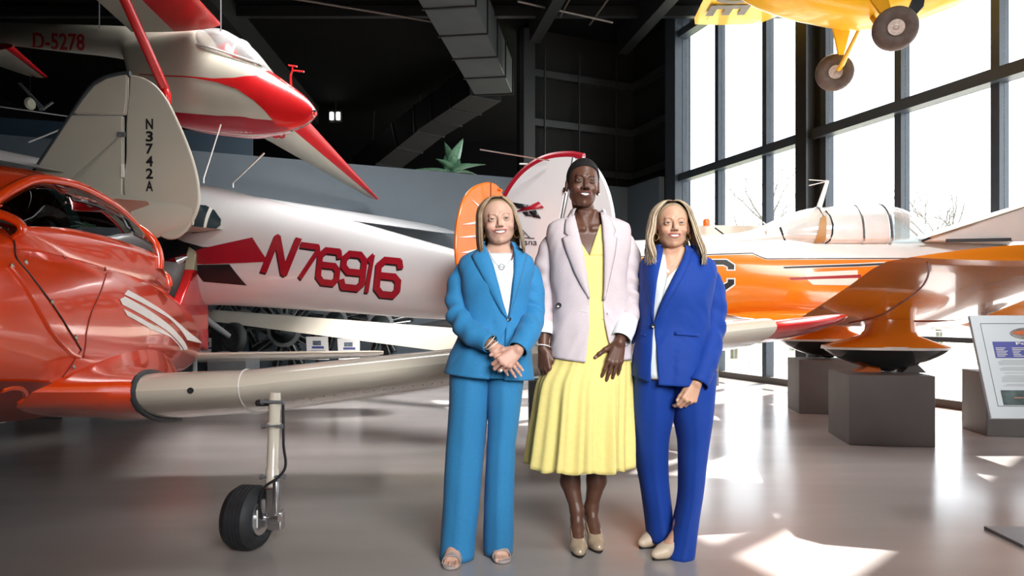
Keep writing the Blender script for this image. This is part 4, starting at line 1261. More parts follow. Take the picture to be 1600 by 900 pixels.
# tail: twin fins
b = MB(); b.loft(wing_rings([(FE.w(-3.0, -1.0, 1.72), .5, 0), (FE.w(-2.95, 0, 1.72), .55, 0), (FE.w(-3.0, 1.0, 1.72), .5, 0)], -hE, (0, 0, 1), .08, 8)); b.build('tailplane', M_white, E_)
for sg in (1, -1): fin_slab(FE, [(-2.98, 1.5), (-3.02, 1.85), (-3.12, 1.95), (-3.4, 1.95), (-3.46, 1.6), (-3.4, 1.45)], .05, 'fin', M_amber, E_, lat=sg * 1.0)
# blocks
M_block = mat('grey_painted_block', (.150, .137, .130), .6, var=.06, scale=4)
def block(o, w, d, h, label, dirx=hE):
    dx = nv(dirx); dy = np.cross((0, 0, 1), dx)
    r = empty('pedestal', (o[0], o[1], 0), label, 'pedestal', 'grey display blocks')
    b = MB(); b.box(np.array(o) + dx * w / 2 + dy * d / 2 + np.array((0, 0, h / 2)), (w, d, h), (dx, dy, (0, 0, 1)))
    b.build('block_body', M_block, r, bevel=.006)
    return r
block((2.875, 6.0, 0), .675, .66, .598, 'grey block under the near wheel fairing of the orange and white aircraft')
block((3.21, 7.87, 0), .66, .6, .598, 'grey block under the far wheel fairing, second behind the front block')
block((4.33, 6.42, 0), .7, .5, .58, 'grey block under the nose wheel behind the sign board')
for pos, sg in (((3.0, 6.2), 1),):
    for k, (x, w) in enumerate(((-.16, .2), (.22, .2))):
        c = FE.w(x, .98, .598)
        b = MB(); b.poly([c + hE * (-.10) + lE * -.08, c + hE * .10 + lE * -.08, c + hE * (.0 if x > 0 else .1) + lE * -.08 + np.array((0, 0, .10))], lE, .16)
        tag(b.build('wheel_chock', M_block if k else M_sun), 'small %s chock wedged against the near wheel on the front block' % ('grey' if k else 'orange'), 'chock')
# cream wing with orange tip light parked behind its tail
Wp = empty('parked_wing', P(1140, 365, 10.6), 'cream wing tip with orange beacon parked behind the white fuselage top', 'wing')
le0, le1 = np.array(P(1060, 352, 10.4)), np.array(P(1188, 352, 10.9))
b = MB(); b.loft([[p + np.array((0, d * 1.0, z)) for d, z in ((0, .0), (.4, .05), (.9, .0), (.9, -.25), (.4, -.22), (0, -.22))] for p in (le0, le0 * .5 + le1 * .5, le1)]); b.build('wing_panel', M_cream, Wp, bevel=.01)
b = MB(); b.tube([P(1117, 356, 10.35), P(1137, 371, 10.35)], .012, 5); b.build('panel_edge', M_ink, Wp)
b = MB(); b.lathe(P(1104, 353, 10.35), (0, 0, 1), [(0, .05), (.07, .05), (.1, .04)], 14); b.build('beacon', M_sun, Wp)
b = MB(); b.box(((le0[0] + le1[0]) / 2, 11.0, 1.1), (.12, .12, 2.2)); b.build('stand', M_grey, Wp)

# ================================================================== F: red and ivory glider hanging from the roof
hF = nv((.952, -.305, 0)); 
bank = math.radians(14)
l0 = nv((-.305, -.952, 0))
uF = nv(np.array((0, 0, 1)) * math.cos(bank) - l0 * math.sin(bank) * -1 * -1)
lF = nv(np.cross(uF, hF)); 
if lF[1] > 0: lF = -lF
OFp = np.array(P(380, 128, 7.95))                     # axis reference under the canopy
def plane_sz(O, h, u, px, py):
    """(s, z) in the centre plane of a fuselage for a pixel"""
    r = np.array(((px - 800.0) / FPX, 1.0, -(py - HOR) / FPX))
    M = np.stack([h, u, -r], 1)
    k = np.linalg.solve(M, np.array((0, 0, CAM_Z)) - O)
    return k[0], k[1]
tp = [plane_sz(OFp, hF, uF, *p) for p in ((-60, 33), (0, 37), (100, 41), (190, 45), (240, 48), (300, 50), (324, 52), (334, 72), (350, 84), (380, 98), (405, 107), (422, 113), (450, 131), (470, 146), (485, 160), (493, 171))]
bp = [plane_sz(OFp, hF, uF, *p) for p in ((-60, 61), (0, 68), (100, 79), (190, 90), (200, 93), (207, 118), (216, 152), (240, 180), (270, 193), (300, 201), (350, 208), (400, 211), (430, 208), (460, 201), (480, 193), (489, 185), (494, 178))]
tpf = pchip([a for a, _ in tp], [c for _, c in tp]); bpf = pchip([a for a, _ in bp], [c for _, c in bp])
s_lo, s_hi = max(tp[0][0], bp[0][0]), min(tp[-1][0], bp[-1][0])
wF = pchip([s_lo, -3.0, -1.8, -1.2, -.4, .2, .5, .75, s_hi], [.09, .13, .17, .23, .30, .28, .215, .125, .03])
stF = []
for s in np.r_[np.linspace(s_lo, -1.9, 8), np.linspace(-1.8, s_hi, 44)]:
    t_, b_ = float(tpf(s)), float(bpf(s))
    stF.append((float(s), float(wF(s)), b_, b_ + (t_ - b_) * .52, t_, 2.4 if s < .3 else 2.15))
FF = Fus(OFp, hF, lF, stF, uF)
G_ = empty('glider', tuple(OFp), 'red and ivory glider lettered D-5278 hanging banked under the dark roof', 'glider')
FF.mesh(90, 44).build('fuselage', M_ivory, G_)
def bot_z(s_): return FF.par(s_)[1] + .0002
def top_z(s_): return FF.par(s_)[3] - .0002
kt = [side_hit(FF, x, y, 1) for x, y in ((215, 178), (262, 174), (300, 178), (340, 181), (400, 186), (440, 190), (447, 196))]
kt = np.c_[np.linspace(kt[0][0], kt[-1][0], 40), np.interp(np.linspace(kt[0][0], kt[-1][0], 40), [a for a, _ in kt], [c for _, c in kt])].tolist()
fl_t = [side_hit(FF, x, y, 1) for x, y in ((217, 116), (260, 118), (300, 120), (333, 123), (366, 122), (395, 119), (413, 116), (424, 113))]
fl_b = [side_hit(FF, x, y, 1) for x, y in ((217, 117), (260, 119.5), (300, 122), (340, 129), (372, 140), (398, 158), (415, 174), (428, 190))]
ns_ = np.linspace(fl_t[-1][0], s_hi - .004, 14)[1:]; nb_ = np.linspace(fl_b[-1][0], s_hi - .004, 14)[1:]
for sg in (1, -1):
    FF.patch(kt, [(a, bot_z(a)) for a, z in kt], sg, .004, 40, 6, raw=True).build('keel_band', M_crim, G_)
    FF.patch(fl_t + [(a, top_z(a)) for a in ns_], fl_b + [(a, bot_z(a)) for a in nb_], sg, .006, 90, 18).build('nose_flash', M_redp, G_)
zn = (float(tpf(s_hi)) + float(bpf(s_hi))) / 2
b = MB(); b.lathe(FF.w(s_hi - .012, 0, zn), hF, [(0, .045), (.02, .035), (.032, .012)], 20); b.build('nose_cap', M_redp, G_)
b = MB(); b.lathe(FF.w(s_hi - .005, .03, zn + .005), hF, [(0, .013), (.035, .013)], 12); b.build('tow_opening', M_dark, G_)
M_redl = mat('red_lettering', (.42, .012, .015), .4)
letter_box('D-5278', lambda u, v: FF.side(*side_hit(FF, 52 + 81 * u, 76.5 + 2.5 * u - 25.5 * v, 1), 1, .008), 'boom_lettering', M_redl, G_, bold=.02)
# canopy
ct = [plane_sz(OFp, hF, uF, *p) for p in ((321, 52), (345, 49), (375, 61), (395, 75), (410, 92), (423, 111))]
cr = [plane_sz(OFp, hF, uF, *p) for p in ((321, 86), (350, 93), (380, 101), (423, 113))]
ctf = pchip([a for a, _ in ct], [c for _, c in ct]); crf = pchip([a for a, _ in cr], [c for _, c in cr])
ca0, ca1 = ct[0][0], ct[-1][0] - .01
cst = []
for s in np.linspace(ca0, ca1, 14):
    t_, r_ = float(ctf(s)), float(crf(s))
    cst.append((float(s), float(np.interp(s, [ca0, ca0 + .3, ca1], [.215, .235, .15])), r_ - .06, r_, max(t_, r_ + .01), 2.2))
canF = Fus(OFp, hF, lF, cst, uF)
b = canF.mesh(18, 32); b.build('canopy_glass', glass_mat('glider_canopy', (.75, .76, .76), .14, .08, haze=.28), G_)
cm = plane_sz(OFp, hF, uF, 386, 68)[0]
for s in (ca0, cm):
    w_, zb_, zm_, zt_, n_ = canF.par(s)
    b = MB(); b.tube([canF.side(s, zm_ + (zt_ - zm_) * k, sg, .003) for sg, k in [(1, a) for a in np.linspace(0, .999, 14)] + [(-1, a) for a in np.linspace(.999, 0, 14)]], .014, 8); b.build('canopy_frame', M_white, G_)
for sg in (1, -1):
    b = MB(); b.tube([canF.side(s, canF.par(s)[2] + .002, sg, .004) for s in np.linspace(ca0, ca1, 14)], .013, 6); b.build('canopy_rail', M_white, G_)
b = MB(); b.lathe(FF.w(plane_sz(OFp, hF, uF, 352, 95)[0], 0, float(crf(-.25)) - .05), uF, [(0, .14), (.16, .14), (.25, .07)], 14); b.build('seat_cushion', M_redp, G_)
b = MB()
a_ = [FF.w(*(lambda k: (k[0], 0, k[1]))(plane_sz(OFp, hF, uF, *p))) for p in ((455, 133), (454, 118), (457, 110), (475, 112), (457, 104), (451, 102), (464, 104))]
q = a_[:3]
b.tube(q, .012, 6); b.tube([a_[2], a_[3]], .010, 6); b.tube([a_[2], a_[4]], .010, 6); b.tube([a_[5], a_[6]], .010, 6); b.build('pitot_mount', M_redp, G_)
# wings
Rle = np.array(P(345, 38, 7.95)); Tle = np.array(P(592, 311, 12.3)); Rte = np.array(P(206, 50, 8.35)); Tte = np.array(P(577, 309, 12.6))
axis = Tle - Rle
def wing_sec(le, te, t=.11):
    d = te - le; c = np.linalg.norm(d); d /= c; n = nv(np.cross(d, axis)); n = n if n[2] > 0 else -n
    return [le + d * x * c + n * z * c for x, z in airfoil(14, t)]
def wing_split(b_le, b_te, xs):
    """loft whose red strip covers the leading edge zone"""
    rings = [wing_sec(a, c) for a, c in zip(b_le, b_te)]
    G = np.array(rings); n = G.shape[1]
    xsarr = [x for x, z in airfoil(14, .11)]
    b = MB(); nf = G.shape[0]
    b.v = [tuple(p) for p in G.reshape(-1, 3)]
    for i in range(nf - 1):
        for j in range(n):
            k = (j + 1) % n
            b.f.append((i * n + j, i * n + k, (i + 1) * n + k, (i + 1) * n + j))
            b.mi.append(1 if max(xsarr[j], xsarr[k]) <= xs(i / (nf - 1)) else 0)
    b.f.append(tuple(range(n))); b.mi.append(1); b.f.append(tuple((nf - 1) * n + j for j in range(n))); b.mi.append(1)
    return b
ts = np.linspace(0, 1, 26)
le = [Rle + axis * t for t in ts]; RteF = np.array(P(140, 62, 8.55)); tf = np.linspace(.2, 1, 26); le = [Rle + axis * t for t in tf]; te = [RteF + (Tte - RteF) * t for t in tf]
wing_split(le, te, lambda f: .30).build('wing', [M_ivory, M_redp], G_)
le2 = [Rle - axis * t for t in ts]; te2 = [Rte - axis * t for t in ts]
wing_split(le2, te2, lambda f: .52).build('wing', [M_ivory, M_redp], G_)
# one figure of the registration under the far wing
wpn = nv(np.cross(axis, RteF - Rle)); wpn = wpn if wpn[2] > 0 else -wpn
def under_far(px, py):
    r = np.array(((px - 800.0) / FPX, 1.0, -(py - HOR) / FPX)); c0_ = np.array((0, 0, CAM_Z))
    p0 = Rle - wpn * .085
    return c0_ + r * (wpn.dot(p0 - c0_) / wpn.dot(r))
for k, x0 in enumerate((424, 402)):
    letter_box('8' if k == 0 else '7', lambda u, v, x0=x0: under_far(x0 + 22 * v, 205.5 + 11 * (1 - u) + (v - .5) * 2), 'wing_lettering', M_redl, G_, bold=.02) if k == 0 else letter_box('8', lambda u, v, x0=x0: under_far(x0 + 21 * v, 206 + 9 * (1 - u)), 'wing_lettering', M_redl, G_, bold=.02)
b = MB(); b.tube([P(186, -20, 7.0), P(258, 140, 7.62)], .052, 12, flat=((0, 1, 0), .6)); b.build('lift_strut', M_redp, G_)
b = MB(); b.lathe(P(258, 140, 7.62), nv((.1, 0, -1)), [(0, .045), (.06, .06), (.16, .05), (.2, .02)], 14); b.build('strut_foot', M_redp, G_)
# tailplane, cables
tp = [(np.array(P(x, y, Y)), c) for x, y, Y, c in ((-60, 20, 8.9, .7), (72, 119, 11.6, .4))]
b_le = [np.array(P(20, 72, 9.3)), np.array(P(74, 120, 10.6))]; b_te = [np.array(P(-70, 80, 9.6)), np.array(P(38, 117, 10.9))]
wing_split([b_le[0] + (b_le[1] - b_le[0]) * t for t in np.linspace(0, 1, 8)], [b_te[0] + (b_te[1] - b_te[0]) * t for t in np.linspace(0, 1, 8)], lambda f: .14).build('tailplane', [M_ivory, M_redp], G_)
b = MB(); b.tube([P(0, 82, 9.6), P(54, 118, 10.7)], .025, 6); b.build('elevator_stripe', M_redp, G_)
for px, py, Y in ((155, 44, 8.66), (345, 50, 8.05)):
    p = P(px, py, Y); b = MB(); b.tube([p, (p.x, p.y, 6.98)], .008, 5); b.build('cable', M_grey, G_)

# ================================================================== G: yellow aircraft hanging near the windows
hG = nv((.995, -.06, 0)); lG = nv((-.06, -.995, 0))
OG = (3.75, 7.65, 0)
stG = [(-4.4, .06, 5.35, 5.45, 5.55, 2), (-3.0, .2, 5.15, 5.28, 5.42, 2.2), (-1.8, .30, 4.95, 5.1, 5.4, 2.4), (-1.3, .35, 4.70, 4.95, 5.4, 2.6), (-.95, .38, 4.50, 4.85, 5.4, 2.8), (-.5, .40, 4.36, 4.75, 5.4, 3), (.1, .40, 4.25, 4.7, 5.35, 3), (.6, .38, 4.30, 4.7, 5.0, 2.6), (1.05, .3, 4.44, 4.72, 4.95, 2.3), (1.3, .15, 4.6, 4.75, 4.9, 2)]
FG = Fus(OG, hG, lG, stG)
Y_ = empty('yellow_aircraft', (OG[0], OG[1], 4.2), 'yellow aircraft with fat tyres hanging high beside the window wall', 'aircraft')
FG.mesh(60, 36).build('fuselage', M_yel, Y_)
for sg in (-1, 1):
    S = [(0, .30, 1.45), (2.6, .28, 1.42), (3.2, .22, 1.34), (3.5, .05, 1.1)]
    b = MB(); b.loft(wing_rings(lerp_stations([(FG.w(s, sg * la, 5.52 + la * .068), c, .03) for la, s, c in S], 30), -hG, (0, 0, 1), .11, 12)); b.build('wing', M_yel, Y_)
    b = MB(); b.tube([FG.w(.05, sg * .36, 4.5), FG.w(0, sg * 2.3, 5.62)], .035, 8); b.build('wing_strut', M_yel, Y_)
def underG(x, y):
    """lettering plane: x along the span, y towards the leading edge"""
    la = x
    return FG.w(y, -la, 5.52 + la * .068 - .088)
M_glet = mat('grey_lettering', (.16, .13, .12), .5)
for ch, l0 in (('D', 2.08), ('E', 2.56)):
    # letter tops look towards the leading edge, the line runs out to the tip
    letter_box(ch, lambda u, v, l0=l0: underG(l0 + u * .42, -1.0 + v * .58), 'wing_lettering', M_glet, Y_, bold=.03)
b = MB(); b.tube([FG.w(-.92, -la, 5.52 + la * .068 - .05) for la in (1.2, 3.25)], .006, 5); b.build('aileron_gap', mat('ochre_seam', (.45, .22, .01), .5), Y_)
M_oldtyre = mat('aged_tyre', (.085, .062, .052), .7, var=.3, scale=14, bump=.1)
M_hub = mat('aged_aluminium', (.42, .35, .31), .5, .4, var=.25, scale=30)
hubN = np.array(P(1398.5, 45, 7.05)); hubF = np.array(P(1304, 113.5, 8.3))
wax = nv((-.33, -.93, -.16))
wheel(Y_, hubN, wax, .212, .17, rim_m=M_hub, tyre_m=M_oldtyre, hr=.37)
wheel(Y_, hubF, nv((-.25, -.95, -.2)), .212, .17, rim_m=M_hub, tyre_m=M_oldtyre, hr=.37)
b = MB(); b.poly([P(1297, 20, 8.0), P(1336, 20, 8.0), P(1317, 92, 8.2), P(1312, 92, 8.2)], (0, 1, 0), .03); b.build('gear_fairing', M_yel, Y_)
b = MB(); b.poly([P(1356, -8, 7.32), P(1386, -8, 7.32), P(1398, 32, 7.15), P(1386, 34, 7.15)], (0, 1, 0), .03); b.build('gear_fairing', mat('dark_yellow', (.62, .30, .012), .4), Y_)  # near gear in a darker yellow than the far gear
b = MB(); b.tube([P(1352, 24, 7.75), P(1344, 42, 7.85), P(1316, 100, 8.12), hubF + np.array((0, -.1, 0))], [.022, .02, .03, .025], 8); b.build('shock_strut', M_yel, Y_)
b = MB(); b.tube([P(1357, 18, 7.6), P(1372, 40, 7.3)], .028, 8); b.build('shock_strut', bpy.data.materials['dark_yellow'], Y_)
b = MB(); b.lathe(P(1357, 16, 7.6), (0, -1, 0), [(0, .05), (.06, .05)], 10); b.lathe(P(1351, 22, 7.7), (0, -1, 0), [(0, .035), (.05, .035)], 10); b.build('strut_joint', mat('rusty_joint', (.16, .05, .02), .7), Y_)
b = MB(); b.poly([P(1419, 15, 7.1), P(1431, 24, 7.1), P(1444, 10, 7.1), P(1446, -2, 7.1), P(1440, -14, 7.1), P(1432, -14, 7.1)], (0, 1, 0), .03); b.build('propeller', M_dark, Y_, bevel=.008)
b = MB(); b.poly([P(1440, 16, 7.4), P(1484, 4, 7.4), P(1494, -12, 7.4), P(1420, -14, 7.4), P(1428, 12, 7.4)], (0, 1, 0), .35); b.build('chin_cowl', M_yel, Y_, bevel=.04)
for dx, la in ((.9, .25), (-1.9, -.1)):
    p = FG.w(dx, la, 5.0); b = MB(); b.tube([p, (p[0], p[1], 6.975)], .007, 5); b.build('cable', M_grey, Y_)
# small craft hanging in the dark far left
Hx = empty('hanging_ultralight', P(62, 155, 16), 'dim ultralight frame hanging in the dark beyond the glider tail', 'aircraft')
b = MB(); b.tube([P(30, 130, 16), P(66, 171, 16)], [.05, .09], 6, flat=((0, 0, 1), .4)); b.build('boom', M_grey, Hx)
b = MB(); b.tube([P(66, 171, 16), P(82, 160, 16.2)], .03, 6); b.build('strut', M_grey, Hx)
b = MB(); b.lathe(P(47, 162, 15.8), (1, -.3, 0), [(-.05, .1), (0, .14), (.05, .1)], 16); b.build('wheel', M_ivory, Hx)
p = P(47, 148, 16); b = MB(); b.tube([p, (p.x, p.y, 6.98)], .012, 5); b.tube([P(47, 150, 16), P(47, 162, 15.8)], .03, 5); b.build('cable', M_dark, Hx)

# ------------------------------------------------------------------ radial engines and boards
M_eng = mat('engine_black', (.022, .027, .028), .35, .5, var=.4, scale=12)
M_engs = mat('engine_steel', (.20, .21, .21), .3, .9, var=.3, scale=20)
def engine(px, Y, z, R, label):
    p = P(px, 500, Y); c = np.array((p.x, Y, z))
    r = empty('radial_engine', (c[0], c[1], 0), label, 'engine', 'radial engines along the partition')
    f = np.array((0, -1.0, 0))
    b = MB(); b.lathe(c, f, [(-.35, R * .36), (.1, R * .4), (.14, R * .34), (.26, R * .3), (.34, R * .14), (.5, R * .07)], 24); b.build('crankcase', M_engs if int(px) % 2 else M_eng, r)
    b = MB(); b.lathe(c + f * .18, f, [(0, R * .42), (.03, R * .42), (.035, R * .37)], 24); b.build('timing_ring', M_grey, r)
    for k in range(9):
        a = 2 * PI * k / 9 + .2; d = np.array((math.cos(a), 0, math.sin(a)))
        prof = []
        for i in range(7):
            x = R * (.38 + .08 * i); prof += [(x, R * .135), (x + R * .035, R * .135), (x + R * .036, R * .105), (x + R * .079, R * .105)]
        prof += [(R * .95, R * .12), (R * 1.0, R * .09)]
        b = MB(); b.lathe(c, d, prof, 12); cy = b.build('cylinder', M_eng, r)
        sd_ = np.cross(d, f)
        b = MB()
        for s in (-1, 1): b.tube([c + f * .17 + d * R * .33 + sd_ * s * R * .05, c + f * .13 + d * R * .93 + sd_ * s * R * .09], R * .022, 6)
        b.build('push_rods', M_engs, cy)
    b = MB(); b.box((c[0], c[1] + .25, z / 2), (.12, .12, z)); b.box((c[0], c[1] + .1, .04), (.5, .4, .08)); b.build('engine_stand', M_dark, r)
for px, Y, z, R, lb in ((322, 11.0, .92, .48, 'dark radial engine leftmost of the row under the white aircraft'),
                        (388, 11.65, 1.0, .46, 'dark radial engine just right of the raised wheel'),
                        (450, 11.1, .86, .62, 'largest dark radial engine left of the two small boards'),
                        (528, 11.8, 1.0, .5, 'dark radial engine behind the gap between the two small boards'),
                        (598, 11.3, .95, .5, 'dark radial engine right of the second small board')):
    engine(px, Y, z, R, lb)
M_board = mat('white_board', (.80, .80, .79), .4, var=.02)
M_print = mat('printed_blue', (.06, .08, .28), .5)
M_pgrey = mat('printed_grey_text', (.42, .43, .44), .6, var=.1)
M_photo = mat('printed_photo', (.10, .13, .16), .5, var=.8, scale=20)
for k, (x0, x1, y0, y1, lb) in enumerate(((478, 512, 526, 562, 'small white board with blue heading left of its neighbour before the engines'),
                                          (527, 562, 529, 562, 'small white board with blue heading right of its neighbour before the engines'),
                                          (308, 336, 528, 562, 'small white board half hidden beside the raised wheel'))):
    Y = 10.6
    r = empty('information_board', P((x0 + x1) / 2, y1, Y), lb, 'sign', 'small boards before the engines')
    a, c = P(x0, y0, Y), P(x1, y1, Y - .12)
    qs = [P(x0, y0, Y), P(x1, y0, Y), P(x1 + (2 if k == 0 else 0), y1, Y - .12), P(x0 + 2, y1, Y - .12)]
    b = MB(); b.poly(qs, (0, 1, 0), .015); b.build('panel', M_board, r)
    def q4(u0, u1, v0, v1, nm, m):
        f = lambda u, v: np.array(qs[0]) * (1 - u) * (1 - v) + np.array(qs[1]) * u * (1 - v) + np.array(qs[2]) * u * v + np.array(qs[3]) * (1 - u) * v + np.array((0, -.004, 0))
        b = MB(); b.add([f(u0, v0), f(u1, v0), f(u1, v1), f(u0, v1)], [(0, 1, 2, 3)]); b.build(nm, m, r)
    q4(.3, .68, .18, .38, 'print_photo', M_photo); q4(.25, .8, .42, .52, 'print_heading', M_print); q4(.2, .85, .58, .64, 'print_text', M_pgrey); q4(.2, .85, .70, .74, 'print_text', M_pgrey)
    b = MB(); b.box(((a.x + c.x) / 2, Y, .35), (.05, .05, .62)); b.box(((a.x + c.x) / 2, Y, .02), (.35, .35, .04)); b.build('post', M_dark, r)

# ------------------------------------------------------------------ sign board at the right edge
S_ = empty('sign_stand', (2.66, 3.5, 0), 'white tilted sign board on a stand at the right edge, headed Forney', 'sign')
s0 = np.array((2.275, 3.50, 1.112)); s1 = np.array((2.275, 3.34, .622)); sw = np.array((.78, -.02, 0))
sn = nv(np.cross(sw, s1 - s0)); sn = sn if sn[1] < 0 else -sn
def sp(u, v, off=.0): return s0 + sw * u + (s1 - s0) * v + sn * off
b = MB(); b.poly([sp(0, 0), sp(1, 0), sp(1, 1), sp(0, 1)], -sn, .02); b.build('panel', mat('sign_white', (.62, .66, .69), .4, var=.02), S_, bevel=.003)
def sq(u0, u1, v0, v1, nm, m, off=.0015):
    b = MB(); b.add([sp(u0, v0, off), sp(u1, v0, off), sp(u1, v1, off), sp(u0, v1, off)], [(0, 1, 2, 3)]); return b.build(nm, m, S_)
for a, c in (((.055, .085), (.945, .085)), ((.055, .885), (.945, .885)), ((.055, .085), (.055, .885)), ((.945, .085), (.945, .885))):
    b = MB(); b.tube([sp(*a, .001), sp(*c, .001)], .0012, 5); b.build('print_border', M_seal, S_)
b = MB(); pp = [sp(.36 + .135 * math.cos(t), .185 + .062 * math.sin(t), .0015) for t in np.linspace(0, 2 * PI, 28, endpoint=False)]; b.add(pp, [tuple(range(28))]); b.build('print_photo', mat('printed_oval', (.22, .20, .19), .5, var=.7, scale=18), S_)
b = MB(); pp = [sp(.335 + .095 * math.cos(t), .178 + .024 * math.sin(t), .003) for t in np.linspace(0, 2 * PI, 20, endpoint=False)]; b.add(pp, [tuple(range(20))]); b.build('print_photo', mat('printed_oval_orange', (.55, .13, .04), .5, var=.4, scale=40), S_)
sq(.105, .895, .265, .425, 'print_table', mat('printed_table_blue', (.085, .095, .33), .5, var=.05))
letter_box('Forney F-1', lambda u, v: sp(.245 + .30 * u, .305 - .034 * v, .004), 'print_heading', M_wht, S_, bold=.02)
for r_ in range(6):
    v = .325 + r_ * .016
    sq(.115, .115 + (.06, .05, .07, .06, .065, .05)[r_], v, v + .006, 'print_table_text', M_wht, .003)
    sq(.215, .215 + (.34, .38, .05, .04, .05, .3)[r_], v, v + .006, 'print_table_text', M_wht, .003)
rnd = random.Random(2)
v = .445
for para in (4, 3, 1, 5, 2):
    for i in range(para):
        sq(.115 if i else .135, .87 + rnd.uniform(-.02, .02) if i < para - 1 else .12 + rnd.uniform(.2, .5), v, v + .0045, 'print_text', M_pgrey)
        v += .0135
    v += .014
sq(.09, .89, .735, .875, 'print_photo', mat('printed_landscape', (.06, .085, .085), .5, var=.8, scale=14))
sq(.16, .34, .80, .812, 'print_photo', mat('printed_plane', (.35, .2, .14), .5, var=.5, scale=60), .003)
b = MB(); b.lathe(sp(.33, .985, 0), sn, [(0, .004), (.003, .004)], 8); b.build('screw', M_grey, S_)
b = MB(); b.box((2.665, 3.47, .42), (.045, .045, .82)); b.build('post', M_grey, S_)
b = MB(); b.box((2.665, 3.50, .008), (.44, .30, .016), (nv((1, -.05, 0)), nv((.05, 1, 0)), (0, 0, 1))); b.build('base_plate', M_grey, S_, bevel=.003)
# ------------------------------------------------------------------ continuous bodies from distance fields
def cap(a, b, ra, rb=None): return ('cap', np.array(a, float), np.array(b, float), ra, ra if rb is None else rb)
def ell(c, r, R=None): return ('ell', np.array(c, float), np.array(r, float), R)
def fn(f, lo, hi): return ('fn', f, np.array(lo, float), np.array(hi, float))
def U(k, *n): return ('U', k, list(n))
def S(k, base, cut): return ('S', k, base, cut)
def X(o, R, s, n): return ('X', np.array(o, float), np.array(R, float), s, n)

def smin(a, b, k):
    h = np.clip(.5 + .5 * (b - a) / k, 0, 1)
    return b + (a - b) * h - k * h * (1 - h)

def ev(n, Q):
    t = n[0]
    if t == 'cap':
        _, a, b, ra, rb = n
        pa = Q - a; ba = b - a
        h = np.clip(pa @ ba / max(ba @ ba, 1e-12), 0, 1)
        d = pa - h[:, None] * ba
        return np.sqrt(np.einsum('ij,ij->i', d, d)) - (ra + (rb - ra) * h)
    if t == 'ell':
        _, c, r, R = n
        q = Q - c
        if R is not None: q = q @ R
        u = q / r; v = u / r
        k0 = np.sqrt(np.einsum('ij,ij->i', u, u)); k1 = np.sqrt(np.einsum('ij,ij->i', v, v))
        return k0 * (k0 - 1) / np.maximum(k1, 1e-9)
    if t == 'fn': return n[1](Q)
    if t == 'U':
        d = ev(n[2][0], Q)
        for m in n[2][1:]: d = smin(d, ev(m, Q), n[1])
        return d
    if t == 'S': return -smin(-ev(n[2], Q), ev(n[3], Q), n[1])
    if t == 'X': return ev(n[4], ((Q - n[1]) @ n[2]) / n[3]) * n[3]

def bb(n):
    t = n[0]
    if t == 'cap':
        r = max(n[3], n[4]); return np.minimum(n[1], n[2]) - r, np.maximum(n[1], n[2]) + r
    if t == 'ell':
        r = n[2] if n[3] is None else np.full(3, n[2].max()); return n[1] - r, n[1] + r
    if t == 'fn': return n[2], n[3]
    if t == 'U':
        L = [bb(m) for m in n[2]]; return np.min([l for l, _ in L], 0), np.max([h for _, h in L], 0)
    if t == 'S': return bb(n[2])
    if t == 'X':
        lo, hi = bb(n[4])
        c = np.array([[x, y, z] for x in (lo[0], hi[0]) for y in (lo[1], hi[1]) for z in (lo[2], hi[2])]) * n[3]
        c = c @ n[2].T + n[1]; return c.min(0), c.max(0)

def field(groups, k=.018, pad=.024):
    bx = [bb(g) for g in groups]
    def f(Q):
        d = np.full(len(Q), 9.0)
        for g, (lo, hi) in zip(groups, bx):
            m = np.all((Q > lo - pad) & (Q < hi + pad), axis=1)
            if m.any(): d[m] = smin(d[m], ev(g, Q[m]), k)
        return d
    return f, np.min([l for l, _ in bx], 0), np.max([h for _, h in bx], 0)

